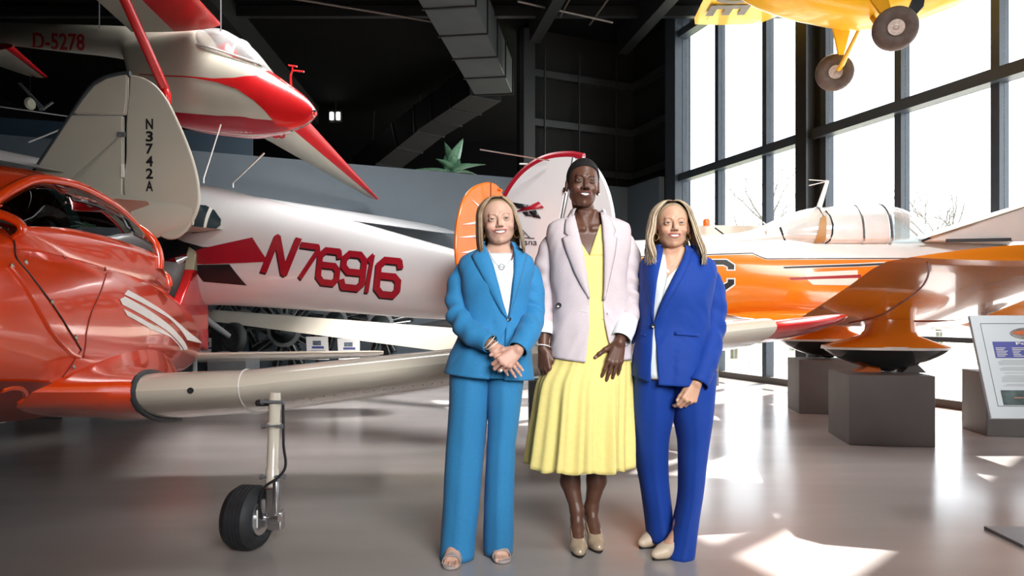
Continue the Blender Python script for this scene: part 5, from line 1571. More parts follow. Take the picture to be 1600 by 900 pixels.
def surface(groups, h, k=.018):
    """surface nets on sparse blocks; returns vertices and quads"""
    f, lo, hi = field(groups, k)
    lo = lo - 3 * h; B = 8
    nb = np.ceil((hi + 3 * h - lo) / (B * h)).astype(int)
    bi = np.stack(np.meshgrid(*[np.arange(n) for n in nb], indexing='ij'), -1).reshape(-1, 3)
    d = f(lo + (bi + .5) * B * h)
    bi = bi[np.abs(d) < B * h * 1.0 + .003]
    g9 = np.stack(np.meshgrid(*[np.arange(9)] * 3, indexing='ij'), -1).reshape(-1, 3)
    N = nb * B + 1
    keys, pos, quads = [], [], []
    off8 = np.array([[i, j, l] for i in (0, 1) for j in (0, 1) for l in (0, 1)])
    ed = [(a, b) for a in range(8) for b in range(a + 1, 8) if np.abs(off8[a] - off8[b]).sum() == 1]
    for c0 in range(0, len(bi), 1500):
        b_ = bi[c0:c0 + 1500]
        gi = b_[:, None, :] * B + g9[None]
        D = f((lo + gi * h).reshape(-1, 3)).reshape(-1, 9, 9, 9)
        I = D < 0
        cn = sum(I[:, o[0]:o[0] + 8, o[1]:o[1] + 8, o[2]:o[2] + 8].astype(np.int8) for o in off8)
        A = np.argwhere((cn > 0) & (cn < 8))
        if len(A) == 0: continue
        vals = np.stack([D[A[:, 0], A[:, 1] + o[0], A[:, 2] + o[1], A[:, 3] + o[2]] for o in off8], 1)
        acc = np.zeros((len(A), 3)); cnt = np.zeros(len(A))
        for a, b in ed:
            m = (vals[:, a] < 0) != (vals[:, b] < 0)
            t = np.where(m, vals[:, a] / np.where(m, vals[:, a] - vals[:, b], 1), 0)
            acc += np.where(m[:, None], off8[a] + (off8[b] - off8[a]) * t[:, None], 0); cnt += m
        cell = b_[A[:, 0]] * B + A[:, 1:]
        pos.append(lo + (cell + acc / cnt[:, None]) * h)
        keys.append((cell[:, 0] * N[1] + cell[:, 1]) * N[2] + cell[:, 2])
        for ax in range(3):
            o = [0, 0, 0]; o[ax] = 1
            I0 = I[:, :8, :8, :8]; I1 = I[:, o[0]:o[0] + 8, o[1]:o[1] + 8, o[2]:o[2] + 8]
            E = np.argwhere(I0 != I1)
            if len(E) == 0: continue
            s = I0[E[:, 0], E[:, 1], E[:, 2], E[:, 3]]
            p = b_[E[:, 0]] * B + E[:, 1:]
            u, v = [(1, 2), (2, 0), (0, 1)][ax]
            q = []
            for du, dv in ((-1, -1), (0, -1), (0, 0), (-1, 0)):
                c = p.copy(); c[:, u] += du; c[:, v] += dv
                q.append((c[:, 0] * N[1] + c[:, 1]) * N[2] + c[:, 2])
            q = np.stack(q, 1); q[~s] = q[~s][:, ::-1]
            quads.append(q)
    keys = np.concatenate(keys); pos = np.concatenate(pos); quads = np.concatenate(quads)
    order = np.argsort(keys); ks = keys[order]
    ix = np.searchsorted(ks, quads); ix = np.clip(ix, 0, len(ks) - 1)
    ok = np.all(ks[ix] == quads, axis=1)
    F = order[ix[ok]]
    e = .0007
    for _ in range(2):
        d0 = f(pos)
        g = np.stack([f(pos + np.eye(3)[a] * e) - d0 for a in range(3)], 1) / e
        gn = np.maximum((g * g).sum(1), .2)
        pos = pos - np.clip(d0 / gn, -h, h)[:, None] * g
    return pos, F

def sdf_obj(name, groups, h, m, parent, paint=None, k=.018):
    v, F = surface(groups, h, k)
    me = bpy.data.meshes.new(name)
    me.vertices.add(len(v)); me.vertices.foreach_set('co', v.ravel())
    me.loops.add(len(F) * 4); me.loops.foreach_set('vertex_index', F.ravel().astype(np.int32))
    me.polygons.add(len(F)); me.polygons.foreach_set('loop_start', np.arange(0, len(F) * 4, 4, dtype=np.int32))
    me.update(calc_edges=True); me.validate()
    me.shade_smooth(); me.materials.append(m)
    if paint is not None:
        c = np.ones((len(v), 4), np.float32); c[:, :3] = paint(v)
        ca = me.color_attributes.new('Col', 'FLOAT_COLOR', 'POINT'); ca.data.foreach_set('color', c.ravel())
    o = bpy.data.objects.new(name, me); COL.objects.link(o)
    return adopt(o, parent)

def rot(roll=0, yaw=0, pitch=0):
    """head frame: columns are the local axes (x to the picture's right, y back, z up)"""
    M = Matrix.Rotation(yaw, 3, 'Z') @ Matrix.Rotation(pitch, 3, 'X') @ Matrix.Rotation(roll, 3, 'Y')
    return np.array(M)

# ------------------------------------------------------------------ heads
def head_field(fw=1.0, jaw=1.0, smile=.027, open_=.0065, nose=1.0, lip=1.0, fold=True, chin=1.0, cheek=1.0):
    zm = -.060
    def bent(f):
        def g(Q):
            q = Q.copy(); q[:, 2] = q[:, 2] - 9.0 * q[:, 0] ** 2; q[:, 1] = q[:, 1] - 9.0 * q[:, 0] ** 2
            return f(q)
        return g
    e_l = ell((0, -.0905, zm), (smile * 1.22, .012, .0118 * lip)); e_o = ell((0, -.1035, zm - .0005), (smile, .016, open_))
    lo, hi = np.array((-.045, -.12, zm - .03)), np.array((.045, -.05, zm + .03))
    n = U(.02, ell((0, .012, .032), (.074 * fw, .095, .080)), ell((0, -.022, -.022), (.064 * fw, .064, .080)),
          ell((0, -.036, -.068), (.048 * fw * jaw, .046, .036)))
    n = U(.016, n, cap((0, -.068, -.093 * chin), (0, -.066, -.090 * chin), .015), cap((.048 * jaw * fw, -.005, -.055), (.02 * jaw, -.055, -.088 * chin), .014),
          cap((-.048 * jaw * fw, -.005, -.055), (-.02 * jaw, -.055, -.088 * chin), .014))
    n = U(.018, n, *[ell((s * .038 * fw, -.064, -.031), (.021, .022 * cheek, .018)) for s in (1, -1)])
    n = U(.012, n, ell((0, -.070, zm), (.031, .024, .024)), cap((-.034 * fw, -.074, .020), (-.012, -.081, .020), .009), cap((.034 * fw, -.074, .020), (.012, -.081, .020), .009))
    n = S(.014, n, U(.001, *[ell((s * .031 * fw, -.102, .001), (.017, .017, .011)) for s in (1, -1)]))
    n = U(.009, n, cap((0, -.084, .010), (0, -.1085, -.029), .0075, .0095 * nose))
    n = U(.009, n, *[ell((s * .0118 * nose, -.0965, -.0345), (.0062, .0095, .0058)) for s in (1, -1)])
    n = S(.003, n, U(.001, *[cap((s * .006, -.105, -.043), (s * .006, -.100, -.036), .0032) for s in (1, -1)]))
    # lids with an almond opening
    lids = U(.001, *[ell((s * .031 * fw, -.0775, 0), (.0152, .0150, .0142)) for s in (1, -1)])
    n = U(.004, n, lids)
    slit = U(.0005, *[ell((s * .031 * fw, -.0945, -.0006), (.0132, .013, .0034)) for s in (1, -1)])
    n = S(.0016, n, slit)
    n = U(.006, n, fn(bent(lambda q: ev(e_l, q)), lo, hi))
    if fold:
        n = S(.006, n, U(.001, *[cap((s * .019, -.099, -.036), (s * .040, -.080, -.066), .0032) for s in (1, -1)]))
    n = S(.0015, n, fn(bent(lambda q: ev(e_o, q)), lo, hi))
    for s in (1, -1):
        c, q = math.cos(.25), s * math.sin(.25)
        R = np.array([[c, -q, 0], [q, c, 0], [0, 0, 1.0]])
        ear = S(.004, ell((s * .076 * fw, .012, -.010), (.009, .018, .031), R), ell((s * .084 * fw, .006, -.006), (.007, .011, .019), R))
        n = U(.006, n, ear)
    return n

def head_paint(v, c, o, R, s, p):
    q = ((v - o) @ R) / s
    near = (np.abs(q[:, 0]) < .1) & (np.abs(q[:, 2]) < .13) & (np.abs(q[:, 1]) < .13)
    fw, zm = p.get('fw', 1), -.060
    def blend(mask, col, a=1.0):
        w = (np.clip(mask, 0, 1) * a * near)[:, None]
        c[:] = c * (1 - w) + np.array(col) * w
    front = q[:, 1] < -.03
    # cheeks and nose warmth
    for sg in (1, -1):
        d = np.linalg.norm((q - (sg * .04, -.075, -.032)) / (.024, .03, .02), axis=1)
        blend(np.clip(1.3 - d, 0, 1), p['blush'], .45)
    xb = q[:, 0]; zb = q[:, 2] - 9 * xb ** 2 - zm
    sm, op = p.get('smile', .027), p.get('open_', .0065)
    e_out = np.sqrt((xb / (sm * 1.2)) ** 2 + (zb / (op + .0062 * p.get('lip', 1))) ** 2)
    blend(np.clip((1.06 - e_out) * 8, 0, 1) * (q[:, 1] < -.065), p['lips'])
    e_in = np.sqrt((xb / sm) ** 2 + (zb / op) ** 2)
    blend(np.clip((.97 - e_in) * 9, 0, 1) * (q[:, 1] < -.06), (.05, .012, .012))
    for sg in (1, -1):
        x = (q[:, 0] * sg - .031 * fw)
        # brows
        zc = .0215 - 14 * (x - .003) ** 2
        blend(np.clip((.0032 - np.abs(q[:, 2] - zc)) / .0016, 0, 1) * (np.abs(x) < .0185) * front, p['brow'], p.get('brow_a', .8))
        # lash line and lid shade
        e = np.sqrt((x / .0142) ** 2 + ((q[:, 2] + .0006) / .0047) ** 2)
        blend(np.clip(1.25 - np.abs(e - 1.08) * 4.2, 0, 1) * (q[:, 2] > .0002) * front, p['lash'], .95)
        blend(np.clip(1 - np.abs(e - 1.0) * 6.5, 0, 1) * (q[:, 2] <= -.001) * front, p['lash'], .5)
        d = np.linalg.norm((q - (sg * .0062, -.103, -.0405)) / (.0042, .01, .003), axis=1)
        blend(np.clip((1.2 - d) * 3, 0, 1), p['lash'], .7)
    if 'scalp' in p:
        hl = np.minimum(p['hairline'](q), np.where(q[:, 2] < .024, .0685 * fw - np.abs(q[:, 0]), 1))
        blend(np.clip(hl / .004, 0, 1), p['scalp'])
    return c

def face_parts(body, o, R, s, p, eye_col, M_eye, M_teeth):
    fw = p.get('fw', 1)
    for sg in (1, -1):
        c = np.array((sg * .031 * fw, -.0785, 0))
        b = MB(); rings = []; cols = []
        for i in range(15):
            a = .04 + (PI - .08) * i / 14
            r_ = []
            for k in range(20):
                t = 2 * PI * k / 20
                q = c + .0128 * np.array((math.sin(a) * math.cos(t), -math.cos(a), math.sin(a) * math.sin(t)))
                r_.append(o + R @ (q * s))
                cols.append((*((.006, .006, .007) if a < .24 else eye_col if a < .52 else (.44, .41, .39)), 1))
            rings.append(r_)
        b.loft(rings); b.build('eye', M_eye, body, sharp=0, cols=cols)
    G = []
    sm, op = p.get('smile', .027), p.get('open_', .0065)
    for x in np.linspace(-sm * .97, sm * .97, 17):
        col = []
        e = math.sqrt(1 - (x / sm) ** 2)
        for z in np.linspace(op * 1.0, -op * .72, 4):
            z *= e
            col.append(o + R @ (np.array((x, -.0930 + 9 * x * x + .10 * abs(z), -.0605 + z + 9 * x * x)) * s))
        G.append(col)
    b = MB(); b.grid(G); b.build('teeth', M_teeth, body, sharp=0)

# ------------------------------------------------------------------ hands
def hand(w, d, n, t, s=1.0, curl=(.3, .3, .3, .3), curl2=None, spread=.06, thumb=(.55, .75, -.25), tcurl=.25, fl=1.0):
    """w wrist, d towards the knuckles, n out of the back of the hand, t towards the thumb"""
    d = nv(d); n = np.array(n, float); n = nv(n - d * n.dot(d)); t0 = np.array(t, float); t = np.cross(d, n); t = t if t.dot(t0) > 0 else -t
    w = np.array(w, float)
    K = [(.029, .088), (.010, .093), (-.010, .088), (-.028, .078)]
    Ls = [(.042, .026, .021), (.047, .030, .022), (.044, .028, .021), (.034, .021, .019)]
    rr = [.0086, .0088, .0083, .0072]
    pal, fin, tips = [], [], []
    for i, (kx, ky) in enumerate(K):
        k = w + t * kx * s + d * ky * s + n * (.002 if i in (1, 2) else 0) * s
        pal.append(cap(w + t * kx * .55 * s + d * .008 * s, k, .0125 * s, (.0108 if i < 3 else .0098) * s))
        a = 0; p = k; seg = []
        c1 = curl[i]; c2 = (curl2[i] if curl2 else curl[i] * 1.15)
        tilt = t * spread * (1.5, .4, -.6, -1.7)[i]
        for j, L in enumerate(Ls[i]):
            a += (c1, c2, c2 * .7)[j]
            dv = nv(d * math.cos(a) - n * math.sin(a) + tilt * max(.2, math.cos(a)))
            q = p + dv * L * s * fl
            seg.append(cap(p, q, rr[i] * (1.04, .97, .88)[j] * s, rr[i] * (.98, .88, .74)[j] * s)); p = q
        tips.append((p - dv * .004 * s + (n * math.cos(a) + d * math.sin(a)) * rr[i] * .8 * s, dv))
        fin.append(U(.004 * s, *seg))
    tb = w + d * .018 * s + t * .022 * s - n * .008 * s
    v1 = nv(d * thumb[0] + t * thumb[1] + n * thumb[2]); p1 = tb + v1 * .040 * s
    v2 = nv(v1 + d * tcurl - t * tcurl * .5 - n * tcurl * .3); p2 = p1 + v2 * .032 * s
    v3 = nv(v2 + d * tcurl * .6 - t * tcurl * .4); p3 = p2 + v3 * .024 * s
    th = U(.006 * s, cap(tb, p1, .0135 * s, .0112 * s), cap(p1, p2, .0105 * s, .0092 * s), cap(p2, p3, .0094 * s, .0072 * s))
    tips.append((p3 - v3 * .004 * s + n * .006 * s, v3))
    palm = U(.013 * s, *pal)
    palm = U(.008 * s, palm, ell(w + d * .045 * s - n * .008 * s, (.032 * s, .04 * s, .012 * s), np.stack([t, d, n], 1)))
    return U(.007 * s, palm, th, U(.0006, *fin)), tips

def nails(v, c, tips, col, r=.0065):
    for p, dv in tips:
        d = np.linalg.norm(v - p, axis=1)
        w = (np.clip((r - d) / .002, 0, 1) * .85)[:, None]
        c[:] = c * (1 - w) + np.array(col) * w

# ------------------------------------------------------------------ clothes
def cloth_noise(p, sc=9.0, amp=.004, seed=0.0, stretch=(1, 1, 1)):
    q = Vector((p[0] * stretch[0] * sc + seed, p[1] * stretch[1] * sc - seed, p[2] * stretch[2] * sc + seed * .3))
    return (noise.noise(q) + .45 * noise.noise(q * 2.3)) * amp

class Torso:
    """garment shell: rows of (py, px left, px right, depth in front, depth behind)"""
    def __init__(self, rows, Y0, n=2.35):
        self.Y0 = Y0; self.n = n
        z = [CAM_Z - (r[0] - HOR) * Y0 / FPX for r in rows]
        xl = [(r[1] - 800) / FPX * Y0 for r in rows]; xr = [(r[2] - 800) / FPX * Y0 for r in rows]
        zz = z[::-1]
        self.z0, self.z1 = zz[0], zz[-1]
        self.xl, self.xr = pchip(zz, xl[::-1]), pchip(zz, xr[::-1])
        self.yf, self.yb = pchip(zz, [r[3] for r in rows][::-1]), pchip(zz, [r[4] for r in rows][::-1])
        q = np.linspace(self.z0, self.z1, 500)
        l, r = self.xl(q), self.xr(q)
        self.tab = np.stack([(l + r) / 2, (r - l) / 2, self.yf(q), self.yb(q)], 1).tolist()
    def sec(self, z):
        u = min(max((z - self.z0) / (self.z1 - self.z0), 0), 1) * 499
        i = min(int(u), 498); f = u - i
        a, b = self.tab[i], self.tab[i + 1]
        return [p + (q - p) * f for p, q in zip(a, b)]
    def front(self, x, z):
        cx, a, f, b = self.sec(z)
        u = min(.999, abs((x - cx) / a))
        return self.Y0 - f * (1 - u ** self.n) ** (1 / self.n)
    def hit(self, px, py):
        x, z, Y = 0, 0, self.Y0 - .1
        for _ in range(5):
            x = (px - 800) / FPX * Y; z = CAM_Z - (py - HOR) * Y / FPX
            Y = self.front(x, min(max(z, self.z0), self.z1))
        return x, z
    def at(self, phi, z, off=0.0):
        cx, a, f, b = self.sec(z)
        s, c = math.sin(phi), math.cos(phi)
        e = 2 / self.n
        return np.array((cx + (a + off) * math.copysign(abs(s) ** e, s), self.Y0 - (f + off if c > 0 else b + off) * math.copysign(abs(c) ** e, c), z))
    def phi(self, x, z):
        cx, a, f, b = self.sec(z)
        u = max(-1, min(1, (x - cx) / a))
        return math.asin(math.copysign(abs(u) ** (self.n / 2), u))

def edge_fn(T, pts):
    q = sorted([T.hit(*p)[::-1] for p in pts])
    z = [a for a, _ in q]; x = [b for _, b in q]
    for i in range(1, len(z)):
        if z[i] <= z[i - 1]: z[i] = z[i - 1] + 1e-4
    f = pchip(z, x); q = np.linspace(z[0], z[-1], 300); t = f(q).tolist()
    def g(zz):
        u = min(max((zz - z[0]) / (z[-1] - z[0]), 0), 1) * 299
        i = min(int(u), 298)
        return t[i] + (t[i + 1] - t[i]) * (u - i)
    return g

def jacket_shell(T, Lp, Rp, name, m, parent, hem=None, nr=70, nc=100, amp=.004, seed=0, thick=.005, ztop=None):
    """open-fronted shell; Lp and Rp are the front edges in pixels, hem = function x -> z"""
    L, R = edge_fn(T, Lp), edge_fn(T, Rp)
    zt = T.z1 if ztop is None else ztop
    G = []
    for i in range(nr):
        row = []
        t = i / (nr - 1)
        for j in range(nc):
            u = j / (nc - 1)
            zb = T.z0
            z = zt + (zb - zt) * t
            for _ in range(2):
                p0, p1 = T.phi(float(R(z)), z), T.phi(float(L(z)), z) + 2 * PI
                # columns crowd towards the open front
                ph = p0 + (p1 - p0) * (u + .06 * math.sin(2 * PI * u) * -1)
                x = T.at(ph, z)[0]
                if hem is not None: zb = hem(x)
                z = zt + (zb - zt) * t
            p = T.at(ph, z)
            nrm = np.array((math.sin(ph), -math.cos(ph), 0))
            w = cloth_noise(p, 6, amp, seed, (1, 1, .55)) + cloth_noise((p[0] + .6 * p[2] * (1 if p[0] > T.sec(z)[0] else -1), p[1], p[2]), 13, amp * .8, seed + 3, (1, 1, .45))
            row.append(p + nrm * w * min(1, t * 6 + .2))
        G.append(row)
    b = MB(); b.grid(G)
    return b.build(name, m, parent, sharp=0, solid=thick, offset=-1)

def cloth_patch(T, Lp, Rp, name, m, parent, off=.006, bulge=.008, n=24, k=6, thick=.004, edge_lift=0.0):
    """strip between two pixel polylines lying on the front of the garment"""
    def samp(pl):
        pl = np.array(pl, float)
        d = np.r_[0, np.cumsum(np.linalg.norm(np.diff(pl, axis=0), axis=1))]; d /= d[-1]
        t = np.linspace(0, 1, n)
        return np.c_[np.interp(t, d, pl[:, 0]), np.interp(t, d, pl[:, 1])]
    A, B = samp(Lp), samp(Rp)
    G = []
    for i in range(n):
        row = []
        for j in range(k + 1):
            u = j / k
            px, py = A[i] * (1 - u) + B[i] * u
            x, z = T.hit(px, py)
            zz = min(max(z, T.z0), T.z1)
            row.append((x, T.front(x, zz) - off - bulge * math.sin(PI * u) - edge_lift * u, z))
        G.append(row)
    b = MB(); b.grid(G)
    return b.build(name, m, parent, sharp=0, solid=thick, offset=1)

def sleeve(pts, radii, name, m, parent, seg=26, n=46, amp=.005, seed=0, elbow=None, flat=1.0, thick=.004, folds=.007, head=True):
    q, t = smooth_path(pts, n)
    rr = pchip(np.linspace(0, 1, len(radii)), radii)(t)
    tan = np.gradient(q, axis=0); tan /= np.linalg.norm(tan, axis=1)[:, None]
    u = np.cross(tan[0], (0, 1.0, 0)); u /= np.linalg.norm(u)
    G = []
    for i in range(n):
        u = u - tan[i] * u.dot(tan[i]); u /= np.linalg.norm(u); w = np.cross(tan[i], u)
        row = []
        dome = math.sqrt(max(.0, 1 - (1 - min(1, t[i] / .12)) ** 2)) if head else 1
        for k in range(seg):
            a = 2 * PI * k / seg
            dr = u * math.cos(a) + w * math.sin(a) * flat
            p = q[i] + dr * rr[i] * max(.05, dome)
            e = 0 if elbow is None else math.exp(-((t[i] - elbow) / .16) ** 2)
            f = folds * (.35 + e) * math.sin(t[i] * 40 + 2.6 * math.sin(a + seed) + seed) * (.55 + .45 * math.sin(a * 2 + seed)) * dome
            row.append(p + dr * (cloth_noise(p, 11, amp, seed) + f * min(1, (1 - t[i]) * 8)))
        G.append(row)
    b = MB(); b.grid(G, wrap=True)
    # close the shoulder end
    i0 = len(b.v); b.v.append(tuple(q[0])); 
    for k in range(seg): b.f.append((i0, (k + 1) % seg, k)); b.mi.append(0)
    return b.build(name, m, parent, sharp=0, solid=thick, offset=-1)

def leg_rings(rows, Y0, n=48, seg=36, crease=.010, amp=.004, seed=0, ex=2.3):
    """rows: (py, px left, px right, depth half, Y offset)"""
    z = [CAM_Z - (r[0] - HOR) * (Y0) / FPX for r in rows][::-1]
    fl = pchip(z, [(r[1] - 800) / FPX * (Y0 + r[4]) for r in rows][::-1]); fr = pchip(z, [(r[2] - 800) / FPX * (Y0 + r[4]) for r in rows][::-1])
    fd = pchip(z, [r[3] for r in rows][::-1]); fy = pchip(z, [Y0 + r[4] for r in rows][::-1])
    G = []
    for zz in np.linspace(z[-1], z[0], n):
        l, r, d, y = float(fl(zz)), float(fr(zz)), float(fd(zz)), float(fy(zz))
        cx, a = (l + r) / 2, (r - l) / 2
        row = []
        for k in range(seg):
            t = 2 * PI * k / seg
            s, c = math.sin(t), math.cos(t)
            p = np.array((cx + a * math.copysign(abs(s) ** (2 / ex), s), y - d * math.copysign(abs(c) ** (2 / ex), c), zz))
            nrm = np.array((s, -c, 0))
            cr = crease * math.exp(-(math.atan2(s, c) / .16) ** 2) + crease * .5 * math.exp(-((abs(t - PI)) / .16) ** 2)
            row.append(p + nrm * (cr + cloth_noise(p, 7, amp, seed, (1, 1, .35)) + cloth_noise(p, 15, amp * .35, seed + 5, (1, 1, .6))))
        G.append(row)
    return G

# ------------------------------------------------------------------ hair in locks
def hair_locks(o, R, s, spec, cols, seed, nloc, M, parent, name='hair'):
    """spec: part x, lengths by side, flare; locks sweep from the parting over the scalp and fall"""
    rnd = random.Random(seed)
    b = MB(); vc = []
    c0 = np.array((0, .012, .034)); rx, ry, rz = .0785, .099, .084
    def w(q): return o + R @ (np.array(q) * s)
    for i in range(nloc):
        az = rnd.uniform(-1, 1) * spec['az']
        fa = abs(az) / spec['az']
        sg = 1 if az > 0 else -1
        vl = spec['vol'](az); lift = 1 + rnd.uniform(-.01, .03) + vl * rnd.uniform(.1, 1)
        lz = 1 + rnd.uniform(-.01, .02) + spec.get('top', .03)
        ys = (.06 - .112 * fa ** 1.2) + rnd.uniform(-.008, .008)
        xs = spec['part'] + sg * rnd.uniform(.0, .006)
        zt = c0[2] + rz * math.sqrt(max(.02, 1 - ((ys - c0[1]) / ry) ** 2 - (xs / rx) ** 2))
        zt = max(zt, c0[2] + rz * .86)
        pts = [np.array((xs, ys, zt - .001 + rz * spec.get('top', .03) * .8))]
        for e in (66, 46, 24, 6):
            er = math.radians(e)
            az_e = az * (1 + spec.get('front', .2) * (e / 66) - .04)
            dx, dy = math.sin(az_e), math.cos(az_e)
            sw = spec.get('sweep', 0) * fa * math.sin(er)
            pts.append(c0 + np.array((rx * math.cos(er) * dx * lift, ry * math.cos(er) * dy * (1 + (lift - 1) * .4) - sw, rz * math.sin(er) * lz)))
        L = spec['len'](az) * rnd.uniform(.86, 1.04); fl = spec['flare'](az); fw = spec['fwd'](az)
        base = pts[-1]
        ph = az * 4 + rnd.uniform(-.5, .5); wav = spec.get('wave', .0)
        for q in np.linspace(.2, 1, 7):
            cu = wav * math.sin(q * 7 + ph) * q
            pts.append(base + np.array((sg * (fl * math.sin(q * 1.9) + cu) + spec.get('tuck', 0) * sg * -1 * q ** 3, fw * q ** 1.4 + cu * .6, -L * q)))
        nrm_pts, t = smooth_path(pts, 20)
        W = rnd.uniform(.007, .013) * spec.get('fat', 1)
        prof = np.interp(t, [0, .1, .5, .85, 1], [.5, .9, 1, .75, .12]) * W
        tan = np.gradient(nrm_pts, axis=0); tan /= np.linalg.norm(tan, axis=1)[:, None]
        col = np.array(cols[rnd.randrange(len(cols))]) * rnd.uniform(.8, 1.15)
        rings = []
        for k in range(20):
            out = nrm_pts[k] - np.array((0, .015, min(nrm_pts[k][2], .03))); out = out - tan[k] * out.dot(tan[k])
            out /= np.linalg.norm(out) + 1e-9; sd_ = np.cross(tan[k], out)
            rings.append([w(nrm_pts[k] + sd_ * prof[k] * math.cos(a) + out * prof[k] * .38 * math.sin(a)) for a in np.linspace(0, 2 * PI, 6, endpoint=False)])
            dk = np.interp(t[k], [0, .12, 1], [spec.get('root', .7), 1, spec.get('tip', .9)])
            vc += [(*(col * dk), 1)] * 6
        b.loft(rings)
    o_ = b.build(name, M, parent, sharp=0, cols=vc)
    cb = ell((0, .012, .032), (.074 * spec['fw'] + .0016, .0967, .0817))
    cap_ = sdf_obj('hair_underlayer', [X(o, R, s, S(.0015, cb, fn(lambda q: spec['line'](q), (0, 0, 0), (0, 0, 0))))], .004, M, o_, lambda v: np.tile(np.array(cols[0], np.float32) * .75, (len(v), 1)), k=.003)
    return o_
# ------------------------------------------------------------------ the three women
M_skin = mat('skin', (.5, .3, .2), .46, var=.05, scale=30, bump=.03, bscale=350, sss=.10, attr=True, spec=.4)
M_skind = mat('skin_deep', (.1, .05, .03), .42, var=.06, scale=30, bump=.03, bscale=350, sss=.04, attr=True, spec=.45)
M_eye = mat('eye', (.6, .6, .6), .4, attr=True, var=.0, spec=.25)
M_teeth = mat('teeth', (.74, .71, .65), .25, var=.02)
M_hair = mat('hair', (.4, .3, .2), .42, attr=True, var=.28, scale=60, stretch=(3, 3, .25), spec=.45)
M_gold = mat('gold', (.72, .48, .20), .25, 1.0)
M_pearl = mat('pearl', (.78, .76, .74), .2, coat=.6)
M_sky = mat('sky_blue_suiting', (.028, .205, .44), .74, var=.07, scale=120, bump=.12, bscale=900, sheen=.08, spec=.25)
M_royal = mat('royal_blue_crepe', (.004, .040, .27), .70, var=.05, scale=90, bump=.08, bscale=900, sheen=.05, spec=.25)
M_pink = mat('pale_pink_linen', (.57, .50, .525), .78, var=.05, scale=140, bump=.14, bscale=800, spec=.25)
M_lining = mat('white_lining', (.76, .79, .82), .7, bump=.08, bscale=500)
M_yellow = mat('lemon_cotton', (.78, .66, .235), .72, var=.04, scale=50, bump=.1, bscale=600, spec=.25)
M_top = mat('white_blouse', (.72, .78, .80), .65, var=.04, bump=.12, bscale=260)
M_suede = mat('grey_suede', (.40, .34, .32), .8, bump=.1, bscale=500)
M_patent = mat('taupe_patent', (.42, .32, .22), .16, var=.05, coat=1.0)
M_nude = mat('beige_leather', (.58, .46, .34), .45, var=.04, coat=.1)
M_btn = mat('dark_button', (.02, .02, .022), .25, coat=.5)
M_sole = mat('dark_sole', (.02, .018, .016), .6)

def torso_leaf(T, inset, zlo, zhi):
    def f(Q):
        z = np.clip(Q[:, 2], T.z0, T.z1)
        l, r = T.xl(z), T.xr(z)
        a = (r - l) / 2 - inset; cx = (l + r) / 2
        fd = np.where(Q[:, 1] < T.Y0, T.yf(z), T.yb(z)) - inset
        u = np.abs((Q[:, 0] - cx) / a) ** T.n + np.abs((Q[:, 1] - T.Y0) / fd) ** T.n
        d = (np.maximum(u, 1e-9) ** (1 / T.n) - 1) * np.minimum(a, fd) * .85
        return np.maximum(d, np.maximum(zlo - Q[:, 2], Q[:, 2] - zhi))
    zz = np.linspace(zlo, zhi, 30)
    return fn(f, (float(np.min(T.xl(zz))), T.Y0 - float(np.max(T.yf(zz))), zlo), (float(np.max(T.xr(zz))), T.Y0 + float(np.max(T.yb(zz))), zhi))

def foot(toe, f, heel_h, knee, ankle_r=.031, toes=False, L=.235, calf=None):
    """bare foot: toe tip on the floor, f forward; returns a node"""
    f = nv((f[0], f[1], 0)); s = np.array((-f[1], f[0], 0)); T = np.array((toe[0], toe[1], 0))
    up = np.array((0, 0, 1.0))
    B = T - f * .065 + up * .030; Mid = T - f * .14 + up * (.045 + .45 * heel_h); H = T - f * (L - .03) + up * (.032 + heel_h)
    A = T - f * (L - .055) + up * (.085 + heel_h)
    parts = [cap(B - s * .016, Mid, .022, .027), cap(B + s * .016, Mid, .022, .027), cap(Mid, H, .028, .028), cap(Mid, A, .027, ankle_r), cap(H, A, .028, ankle_r)]
    if calf is not None:
        parts += [cap(A, calf[0], ankle_r, calf[1]), cap(calf[0], knee, calf[1], calf[2])]
    else:
        parts += [cap(A, knee, ankle_r, .038)]
    base = U(.018, *parts)
    if toes:
        tt = []
        for k, (o, r, l) in enumerate(((.026, .0125, .062), (.009, .0092, .062), (-.006, .0088, .056), (-.019, .0082, .048), (-.030, .0078, .040))):
            sg = toes
            tt.append(cap(B + s * o * sg * .8 - up * .010, T - f * (.062 - l) + s * o * sg - f * .012 + up * .013, r, r * .92))
        base = U(.008, base, U(.0008, *tt))
    else:
        base = U(.015, base, cap(B - s * .012, T - f * .035 + up * .02, .018, .012), cap(B + s * .012, T - f * .035 + up * .02, .018, .012))
    return base, (A, H, B, Mid)

